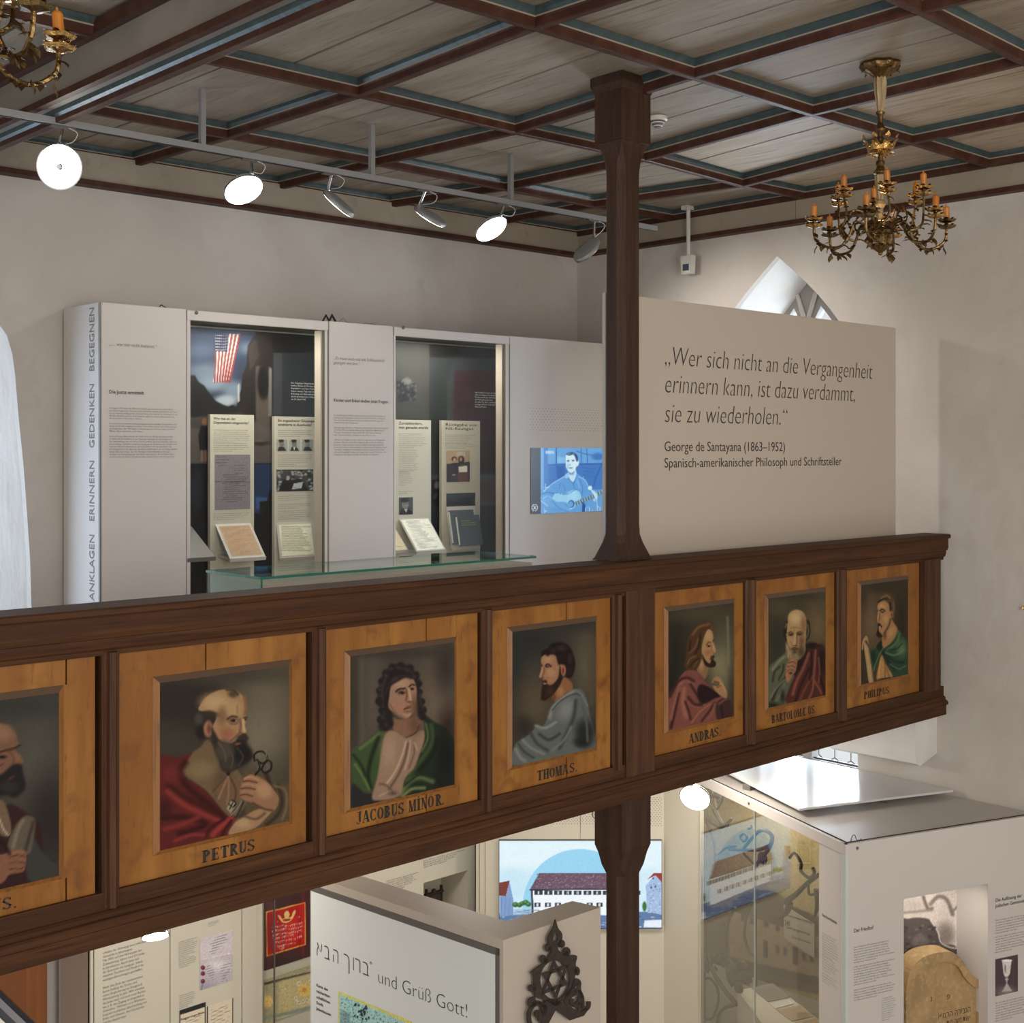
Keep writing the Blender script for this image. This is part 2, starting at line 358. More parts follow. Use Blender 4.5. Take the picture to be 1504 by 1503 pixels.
# back wall with the arched window niche on the left
PB = lambda s, z: np.array([s, YB, z])
edge = [(45, 900), (44, 820), (40, 760), (35, 690), (27, 610), (22, 550), (18, 520), (10, 493), (0, 478)]
ed = [(lambda q: (q[0], q[2]))(at(1, YB, u, v)) for u, v in edge]; ed[0] = (ed[0][0], -1.45)
NO = [(ed[0][0] + .02, -1.45)] + ed[1:] + [(2.85, .83), (2.6, .93), (2.3, .96), (2.0, .9), (1.7, .75), (1.5, .5), (1.38, 0), (1.35, -1.45)]
wall('wall_back', [(-2.0, ZF), (8.2, ZF), (8.2, 2.1), (-2.0, 2.1)], NO, PB, (0, .06, 0), PLASTER)
NI = [(s - (s - 2.3) * .30, z - (z + .3) * .12) for s, z in NO]; n = len(NO); mb = MB()
YI = YB + .5
mb.add([(s, YB + .055, z) for s, z in NO] + [(s, YI, z) for s, z in NI], [(i, (i + 1) % n, n + (i + 1) % n, n + i) for i in range(n)])
struct(mb.build('trim_2', PLASTER_W))
MB().add([(s, YI, z) for s, z in NI], [tuple(range(n))]).build('window_2', WG)['kind'] = 'structure'
# floors
struct(MB().box((-2, -2, ZF - .1), (8.2, 8.2, ZF)).build('floor', FLOOR))
struct(MB().box((-1, YP + .20, ZG - .17), (XW, YB, ZG)).build('floor_gallery', mat('floorboards', (.16, .08, .04), .5)))
# wooden door under the gallery at the left, in the back wall
fb = Fr((0, YB), (1, 0))
dx1, _ = fb.az(64, 1440); dr = MB(); dr.fbox(fb, dx1 - 1.0, dx1, ZF + .01, -2.3, 0.002, .05); dr = struct(dr.build('door_1', DOORW))
for z0, z1 in ((-2.75, -2.42), (-3.55, -2.95), (-4.3, -3.75)):
    for a0 in (dx1 - .88, dx1 - .44 - .02): MB().fbox(fb, a0, a0 + .33, z0, z1, .05, .058).build('door_panel', mat('door_wood_deep', (.22, .075, .022), .5), dr)
for a0 in (dx1 - .5,): MB().fbox(fb, a0 - .004, a0 + .004, ZF + .01, -2.3, .05, .053).build('door_seam', DARK, dr)

# ------------------------------------------------------------ ceiling: ribs, boards
def zp(u, v, z=ZR): q = ray(u, v); return (q * (z / q[2]))[:2]
Xs = [0.35, 1.40, 2.645, 3.88, 4.93, 5.88, 6.83, 7.80]; Ys = [-1.1, .15, 1.45, 2.74, 3.965, 5.33, 6.54, 7.62]
NODE = {(i, j): np.array([x, y]) for i, x in enumerate(Xs) for j, y in enumerate(Ys)}
meas = {(3, 4): (786, 44), (4, 4): (1018, 116), (5, 4): (1192, 170), (6, 4): (1338, 212), (7, 4): (1451, 246), (3, 5): (528, 143), (4, 5): (758, 197), (5, 5): (947, 237), (6, 5): (1089, 275),
        (7, 5): (1211, 300), (3, 6): (336, 204), (4, 6): (556, 244), (5, 6): (741, 280), (6, 6): (872, 305), (7, 6): (1008, 329), (3, 7): (184, 249), (4, 7): (398, 281), (5, 7): (570, 306), (6, 7): (728, 331), (4, 3): (1350, 20), (5, 3): (1504, 95)}
for k, (u, v) in meas.items():
    q = zp(u, v)
    if k[0] == 7: q[0] = min(max(q[0], XW - .12), XW - .05)
    if k[1] == 7: q[1] = min(max(q[1], YB - .09), YB - .03)
    NODE[k] = q
NODE[(7, 7)] = np.array([XW - .06, YB - .05])
for j in range(8):
    NODE[(2, j)] = np.array([2.645, NODE[(3, j)][1] + (.02 if j > 3 else 0)])
    if j < 3: NODE[(7, j)][0] = XW - .08
ceil = struct(MB().box((-1, -2, ZC + .05), (8.2, 8.0, ZC + .12)).build('ceiling', DARK))
prof = [(.044, ZC, 0), (.040, ZC - .016, 0), (.029, ZC - .031, 2), (.028, ZC - .038, 1), (.024, ZC - .046, 1), (.022, ZR + .004, 1), (.016, ZR, 1)]
def rib(A, B, z=0., sc=1., name='rib', par=None):
    A = np.array([*A, 0.]); B = np.array([*B, 0.]); d = B - A; d /= np.linalg.norm(d); n = np.array([-d[1], d[0], 0]); mb = MB(); P = [(a * sc, q + z, m) for a, q, m in prof]
    loop = [(a, q, m) for a, q, m in P] + [(-a, q, m) for a, q, m in P[::-1]]; k = len(loop)
    for e in range(k):
        a0, q0, m0 = loop[e]; a1, q1, m1 = loop[(e + 1) % k]; mi = m0 if e < len(P) else loop[(e + 1) % k][2]
        if e == len(P) - 1: mi = 1
        if e == k - 1: continue
        mb.add([A + n * a0 + U3 * q0, B + n * a0 + U3 * q0, B + n * a1 + U3 * q1, A + n * a1 + U3 * q1], [(0, 1, 2, 3)], mi)
    return mb.build(name, [TEAL, RED, CREAM], par if par is not None else ceil)
for i in range(0, 7):
    for j in range(8):
        if j < 3 and i < 3: continue
        if i == 2: A = NODE[(i, j)] + (.12, 0)
        else: A = NODE[(i, j)]
        B = NODE[(i + 1, j)] - ((.12, 0) if i == 1 else (0, 0))
        if j == 7: rib(A, B)
        else: rib(A, B)
for i in (0, 1, 3, 4, 5, 6, 7):
    for j in range(7):
        if j < 3 and i < 3: continue
        e = (RNG.random() - .5) * .02
        A, B = NODE[(i, j)], NODE[(i, j + 1)]; d = (B - A) / np.linalg.norm(B - A); rib(A + d * .02, B - d * .02 + (e, 0))
# boards: each coffer filled with planks that run away from the viewer towards the back wall
for i in range(7):
    for j in range(7):
        if j < 3 and i < 2: continue
        q00, q10, q01, q11 = NODE[(i, j)], NODE[(i + 1, j)], NODE[(i, j + 1)], NODE[(i + 1, j + 1)]
        k = 2 if (i + j) % 2 else 3; cuts = sorted([0, 1] + [(t + 1) / k + (RNG.random() - .5) * .16 for t in range(k - 1)])
        for a, b in zip(cuts[:-1], cuts[1:]):
            g = .008; L = np.linalg.norm(q10 - q00); a_, b_ = a + g / L, b - g / L; z = ZC + RNG.random() * .004
            c = [q00 + (q10 - q00) * a_, q00 + (q10 - q00) * b_, q01 + (q11 - q01) * b_, q01 + (q11 - q01) * a_]
            mb = MB(); mb.hexa([(*p, z) for p in c] + [(*p, z + .025) for p in c]); mb.build('plank', BOARD_LIT if i >= 5 and j <= 4 else BOARD, ceil)  # front right boards take the lighter copy, brighter light held in their colour
FRZ = mat('frieze_paint', (.30, .25, .19), .6, nz=[(1.6, one, (.36, .31, .24), .4, .7), (9, one, (.24, .19, .14), .6, .8)], bump=(12, one, .2, .01))
# frieze boards and lower moulding along the walls
mb = MB(); mb.hexa([(2.8, YB - .075, 1.645), (XW - .06, YB - .075, 1.645), (XW - .06, YB, 1.645), (2.8, YB, 1.645), (2.8, YB - .075, ZR + .03), (XW - .06, YB - .075, ZR + .03), (XW - .06, YB, ZR + .03), (2.8, YB, ZR + .03)]); mb.build('frieze_board', FRZ, ceil)
MB().box((-1, YB - .075, 1.645), (2.53, YB, ZR + .03)).build('frieze_board', FRZ, ceil)
ys = [-1.5, 1.3, 3.4, 5.4, YB]
for y0, y1 in zip(ys[:-1], ys[1:]): MB().box((XW - .06, y0 + .002, 1.645), (XW, y1 - .002, ZR + .03)).build('frieze_board', FRZ, ceil)
for z0 in (1.63,):
    mb = MB(); mb.box((-1, YB - .095, z0 - .01), (XW, YB, z0 + .022)); struct(mb.build('trim_3', RED))
    mb = MB(); mb.box((XW - .08, -1.5, z0 - .01), (XW, YB, z0 + .022)); struct(mb.build('trim_4', RED))
# the girder with its own rib and mouldings
g = MB().box((2.55, -2, 1.61), (2.765, YB, ZC + .04)).build('beam', GIRD, ceil)
MB().box((2.525, -2, 1.60), (2.56, YB, 1.632)).build('moulding', RED, ceil)
MB().box((2.51, -2, 1.80), (2.56, YB, 1.86)).build('moulding', RED, ceil)
P3 = [(-.042, 1.612, 0), (-.036, 1.590, 0), (-.022, 1.580, 1), (-.020, 1.556, 1), (.020, 1.556, 1), (.024, 1.612, 1)]
mb = MB()
for (a, q, m), (a2, q2, _) in zip(P3[:-1], P3[1:]): mb.add([(2.650 + a, -2, q), (2.650 + a, YB, q), (2.650 + a2, YB, q2), (2.650 + a2, -2, q2)], [(0, 1, 2, 3)], m)
mb.build('rib', [TEAL, RED, CREAM], ceil)
# water stain round the right ceiling rose is part of the boards' paint (a thin worn patch)

# ============================================================ BALUSTRADE
fp = Fr((0, YP), (1, 0)); A0, A1 = 1.15, XW
bal = thing('gallery_balustrade', ((A0 + A1) / 2, YP + .07, -1.77), 'dark brown wooden gallery balustrade with painted apostle panels, spanning the picture', 'balustrade')
def zfp(v, u=700, d=0.): return fp.az(u, v, d)[1]
def profile_rail(P, name, m=OAK, a0=A0, a1=A1):
    mb = MB(); mb.loft([[fp.p(a0, z, d) for d, z in P], [fp.p(a1, z, d) for d, z in P]]); return mb.build(name, m, bal)
profile_rail([(-.13, -.545), (.055, -.545), (.062, -.551), (.062, -.568), (.055, -.574), (-.13, -.574)], 'cap_rail')
profile_rail([(-.10, -.573), (.045, -.573), (.045, -.636), (.038, -.652), (.028, -.656), (.030, -.668), (.024, -.690), (.012, -.700), (.010, -.716), (-.10, -.716)], 'top_moulding')
profile_rail([(-.08, -1.545), (.012, -1.545), (.012, -1.612), (-.08, -1.612)], 'bottom_rail')
profile_rail([(-.10, -1.608), (.018, -1.608), (.026, -1.616), (.026, -1.630), (.036, -1.634), (.044, -1.646), (.044, -1.660), (.030, -1.668), (.030, -1.728), (-.10, -1.728)], 'base_moulding')
profile_rail([(-.14, -.72), (-.08, -.72), (-.08, -1.61), (-.14, -1.61)], 'backing', DARK)
def px2a(u, v=950, d=0): return fp.az(u, v, d)[0]
def stile(u0, u1, d=.014, name='stile', z0=-1.56, z1=-.705):
    mb = MB(); mb.fbox(fp, px2a(u0), px2a(u1), z0, z1, -.07, d); return mb.build(name, OAKV, bal)
stile(915.5, 957.5, .020, 'stile', -1.61, -.655); stile(1354, 1378, .018)
def mull(u0, u1, long=True):
    a0, a1 = px2a(u0), px2a(u1); w_ = a1 - a0; zb = -1.60 if long else -1.56; mb = MB()
    S = [(0, -.05), (0, .006), (.10, .016), (.22, .016), (.28, .030), (.42, .037), (.58, .037), (.72, .030), (.78, .016), (.90, .016), (1, .006), (1, -.05)]
    mb.loft([[fp.p(a0 + w_ * s, zb + (.03 if s in (0, 1) else 0), d) for s, d in S], [fp.p(a0 + w_ * s, -.705, d) for s, d in S]]); return mb.build('mullion', OAKV, bal)
mull(148, 174); mull(457, 478); mull(705, 721); mull(897.5, 911, False); mull(1093, 1108.5); mull(1227.5, 1241.5); mull(-240, -210)
# panels: boards with an opening, mitred bevel, recessed painting
ZT, ZB_ = -.708, -1.556
DP = .009
def panel(ua, ub, corners, split=None, lab=None, top_only=False):
    a0, a1 = px2a(ua), px2a(ub); (x0, y0), (x1, y1), (x2, y2), (x3, y3) = corners      # inner picture TL TR BR BL (px)
    pa0 = (fp.az(x0, y0, DP)[0] + fp.az(x3, y3, DP)[0]) / 2; pa1 = (fp.az(x1, y1, DP)[0] + fp.az(x2, y2, DP)[0]) / 2
    pz1 = (fp.az(x0, y0, DP)[1] + fp.az(x1, y1, DP)[1]) / 2; pz0 = (fp.az(x2, y2, DP)[1] + fp.az(x3, y3, DP)[1]) / 2
    b = .022; oa0, oa1, oz0, oz1 = pa0 - b, pa1 + b, pz0 - b * .8, pz1 + b
    sp = px2a(split) if split else None; root = None
    def board(x0_, x1_, z0_, z1_): return [(x0_, z0_), (x1_, z0_), (x1_, z1_), (x0_, z1_)]
    g = .003; mb = MB(); fpt = lambda P: [fp.p(a, z, -.004) for a, z in P]
    if sp and top_only: mb.prism(fpt([(a0, ZB_), (a1, ZB_), (a1, ZT), (sp + g, ZT), (sp + g, oz1 + .002), (sp - g, oz1 + .002), (sp - g, ZT), (a0, ZT)]), fp.n * -.03, 0, [fpt(board(oa0, oa1, oz0, oz1)[::-1])])
    elif sp:      # a crack divides the board
        mb.prism(fpt([(a0, ZB_), (sp - g, ZB_), (sp - g, oz0), (oa0, oz0), (oa0, oz1), (sp - g, oz1), (sp - g, ZT), (a0, ZT)]), fp.n * -.03)
        mb.prism(fpt([(sp + g, ZB_), (a1, ZB_), (a1, ZT), (sp + g, ZT), (sp + g, oz1), (oa1, oz1), (oa1, oz0), (sp + g, oz0)]), fp.n * -.03)
    else: mb.prism(fpt(board(a0, a1, ZB_, ZT)), fp.n * -.03, 0, [fpt(board(oa0, oa1, oz0, oz1)[::-1])])
    root = mb.build('panel', GRAIN, bal, label=lab)
    o4 = [(oa0, oz0), (oa1, oz0), (oa1, oz1), (oa0, oz1)]; i4 = [(pa0, pz0), (pa1, pz0), (pa1, pz1), (pa0, pz1)]
    mb = MB()
    for k in range(4):
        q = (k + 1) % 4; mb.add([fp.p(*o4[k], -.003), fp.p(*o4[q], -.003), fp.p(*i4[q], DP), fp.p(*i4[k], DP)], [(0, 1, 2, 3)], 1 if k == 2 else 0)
    mb.build('bevel_frame', [BEVEL, BEVEL_SHADE], root)
    MB().add([fp.p(pa0 - .01, pz0 - .01, -.012), fp.p(pa1 + .01, pz0 - .01, -.012), fp.p(pa1 + .01, pz1 + .01, -.012), fp.p(pa0 - .01, pz1 + .01, -.012)], [(0, 1, 2, 3)]).build('canvas_back', DARK, root)
    return root, (pa0, pa1, pz0, pz1)
def K(T, *pts): return [(T[0] + x / T[2], T[1] + y / T[2]) for x, y in pts]
# --- serif capitals for the painted names
def glyph(ch):
    S = []                                   # polygons in a box 1 high
    def bar(x0, y0, x1, y1): S.append([(x0, y0), (x1, y0), (x1, y1), (x0, y1)])
    def ser(x, y, w=.16, up=False): bar(x - w, y - .05 if up else y, x + w, y if up else y + .05)
    def stem(x, t=.24, s=True):
        bar(x - t / 2, 0, x + t / 2, 1)
        if s: ser(x, 0, t * .95); ser(x, 1, t * .95, True)
    def arc(cx, cy, rx, ry, a0, a1, tx=.25, ty=.09, n=14):
        for k in range(n):
            q0, q1 = [math.radians(a0 + (a1 - a0) * e / n) for e in (k, k + 1)]
            o = [(cx + rx * math.cos(q), cy + ry * math.sin(q)) for q in (q0, q1)]; i = [(cx + (rx - tx) * math.cos(q), cy + (ry - ty) * math.sin(q)) for q in (q1, q0)]; S.append(o + i)
    def diag(x0, y0, x1, y1, t): S.append([(x0 - t / 2, y0), (x0 + t / 2, y0), (x1 + t / 2, y1), (x1 - t / 2, y1)])
    w_ = .72
    if ch == 'P': stem(.2); arc(.28, .73, .38, .27, -90, 90)
    elif ch == 'R': stem(.2); arc(.28, .74, .36, .26, -90, 90); diag(.64, 0, .36, .5, .2); ser(.66, 0, .13)
    elif ch == 'B': stem(.2); arc(.28, .75, .34, .25, -90, 90); arc(.28, .27, .38, .27, -90, 90)
    elif ch == 'E': stem(.2); bar(.2, .93, .62, 1); bar(.2, .47, .52, .54); bar(.2, 0, .62, .07); bar(.56, .78, .62, 1); bar(.56, 0, .62, .22); bar(.46, .38, .52, .64)
    elif ch == 'T': stem(.36); bar(.02, .93, .70, 1); bar(.02, .76, .09, 1); bar(.63, .76, .70, 1)
    elif ch == 'U': stem(.2, .2, False); ser(.2, 1, .17, True); bar(.57, .3, .64, 1); ser(.6, 1, .12, True); S[0] = [(.1, .28), (.3, .28), (.3, 1), (.1, 1)]; arc(.37, .3, .27, .30, 180, 360, .17, .09)
    elif ch == 'S': arc(.34, .73, .27, .27, 20, 210, .13, .08); diag(.60, .30, .08, .70, .24); arc(.34, .27, .28, .27, 200, 390, .13, .08); bar(.54, .74, .60, .98); bar(.06, .02, .12, .27)
    elif ch == 'A': diag(.62, 0, .36, 1, .22); diag(.08, 0, .34, 1, .07); bar(.18, .28, .54, .35); ser(.08, 0, .11); ser(.62, 0, .17)
    elif ch == 'C' or ch == 'O':
        arc(.38, .5, .34, .5, 50 if ch == 'C' else 0, 310 if ch == 'C' else 360, .19, .07, 22)
        if ch == 'C': bar(.60, .68, .66, .98); bar(.60, .04, .66, .26)
    elif ch == 'D': stem(.2); arc(.26, .5, .42, .5, -90, 90, .2, .07)
    elif ch == 'H': stem(.18); stem(.58); bar(.18, .47, .58, .54)
    elif ch == 'I': stem(.2); w_ = .40
    elif ch == 'i': stem(.2); S.append([(.13, 1.08), (.27, 1.08), (.27, 1.22), (.13, 1.22)]); w_ = .40
    elif ch == 'L': stem(.2); bar(.2, 0, .60, .07); bar(.54, 0, .60, .26); w_ = .64
    elif ch == 'N': bar(.14, 0, .20, 1); diag(.56, 0, .20, 1, .2); bar(.56, 0, .62, 1); ser(.17, 0, .12); ser(.59, 1, .12, True); ser(.14, 1, .1, True)
    elif ch == 'M': bar(.10, 0, .16, 1); diag(.42, 0, .18, 1, .2); diag(.42, 0, .66, 1, .06); stem(.74, .19); ser(.13, 0, .12); w_ = .92
    elif ch == 'J': bar(.16, .15, .36, 1); ser(.26, 1, .2, True); arc(.12, .17, .22, .2, 180, 330, .1, .07, 6); w_ = .5
    elif ch == 'Æ': diag(.06, 0, .40, 1, .07); stem(.5, .18); bar(.5, .93, .86, 1); bar(.5, .47, .76, .54); bar(.5, 0, .88, .07); bar(.80, .78, .86, 1); bar(.82, 0, .88, .22); bar(.2, .28, .5, .35); ser(.06, 0, .1); w_ = .98
    elif ch == '.': S.append([(.06, 0), (.2, 0), (.2, .14), (.06, .14)]); w_ = .26
    elif ch == '|': w_ = .09
    else: w_ = .35
    return S, w_
def name_text(par, s, u0, v0, u1, v1, cap, d=-.0025):
    a0, z0 = fp.az(u0, v0, d); a1, z1 = fp.az(u1, v1, d); ch = fp.az(u0, v0 - cap, d)[1] - z0; mb = MB(); x = 0; G = []
    for c in s:
        S, w_ = glyph(c); G.append((x, S)); x += w_ + .05
    k = (a1 - a0) / x
    for x0, S in G:
        for P in S: mb.add([fp.p(a0 + (x0 + q[0]) * k, z0 + (z1 - z0) * (x0 + q[0]) / x + q[1] * ch, d) for q in P], [tuple(range(len(P)))])
    return mb.build('lettering', SIGN, par)
# ------------------------------------------------------------ the seven portraits
PG = .78
def portrait(u0, u1, corners, T, bg, shapes, split=None, nx=110, name=None, lab=None):
    root, (a0, a1, z0, z1) = panel(u0, u1, corners, split, lab, split == 303)
    picture('painting', fp, a0, a1, z0, z1, DP + .0005, nx, T, bg, shapes, PAINT, root, PG, .022)
    if name: name_text(root, *name)
    return root
def line(c, w_, b, *P): return ('L', c, b, list(P), w_)
def poly(c, b, *P): return ('P', c, b, list(P))
# left apostle, partly in view
T = (0, 1000, 4.419)
portrait(-195, 140, K(T, (-560, 190), (380, 90), (385, 1250), (-560, 1500)), T, (66, 63, 54), [
    ('e', (84, 80, 68), 160, 220, 520, 150, 260), ('e', (46, 40, 34), 120, 330, 900, 140, 260), ('e', (58, 56, 50), 60, 60, 160, 300, 80),
    poly((56, 26, 26), 10, (-200, 900), (-20, 860), (60, 800), (160, 850), (260, 940), (290, 1150), (370, 1180), (390, 1400), (-200, 1500)),
    poly((120, 92, 64), 8, (-60, 820), (20, 780), (70, 930), (60, 1010), (-20, 980)), line((190, 170, 140), 10, 6, (-10, 880), (20, 960), (50, 1000)),
    poly((62, 60, 54), 12, (200, 1010), (260, 1090), (330, 1170), (380, 1190), (380, 1300), (180, 1290)),
    poly((100, 86, 68), 10, (50, 1100), (90, 960), (150, 885), (200, 880), (230, 920), (210, 1060), (180, 1130)), line((128, 112, 88), 22, 10, (85, 1080), (120, 960), (150, 910)), line((64, 54, 44), 22, 12, (165, 1100), (205, 960), (215, 920)),
    poly((128, 84, 56), 6, (-120, 330), (-40, 275), (40, 290), (90, 330), (118, 395), (130, 425), (95, 440), (125, 480), (150, 520), (135, 545), (95, 545), (60, 600), (20, 700), (-60, 720)),
    ('e', (150, 104, 72), 40, 20, 340, 60, 45), ('e', (142, 92, 60), 20, 100, 500, 30, 26), line((54, 34, 26), 12, 6, (-20, 470), (40, 452), (90, 440), (128, 418)), ('e', (28, 20, 18), 8, 14, 496, 26, 11), line((96, 58, 40), 10, 10, (60, 460), (90, 500), (84, 540)), line((88, 50, 36), 8, 6, (-10, 560), (20, 540)),
    poly((34, 30, 28), 14, (-40, 640), (20, 600), (70, 555), (110, 540), (140, 548), (150, 600), (168, 680), (150, 720), (100, 760), (40, 745), (-30, 740)), ('e', (48, 44, 42), 20, 60, 690, 60, 34), ('e', (96, 48, 38), 8, 72, 632, 22, 8, -30),
    poly((138, 86, 54), 6, (-60, 1160), (40, 1120), (70, 1100), (150, 1098), (172, 1130), (165, 1200), (150, 1240), (60, 1260), (20, 1310), (-80, 1330)), line((80, 44, 30), 6, 5, (60, 1150), (110, 1135), (165, 1140)), line((80, 44, 30), 6, 5, (60, 1190), (120, 1178), (160, 1185)), line((80, 44, 30), 6, 5, (60, 1225), (110, 1222), (150, 1218)), line((160, 104, 66), 10, 6, (50, 1125), (110, 1112), (150, 1115)),
    line((40, 18, 20), 20, 16, (-40, 1000), (20, 1060), (60, 1120))], 98, 90, ('US.', -14, 1341, 26, 1333, 18), 'ochre panel with a balding dark-bearded apostle holding a scroll, cut by the left edge')
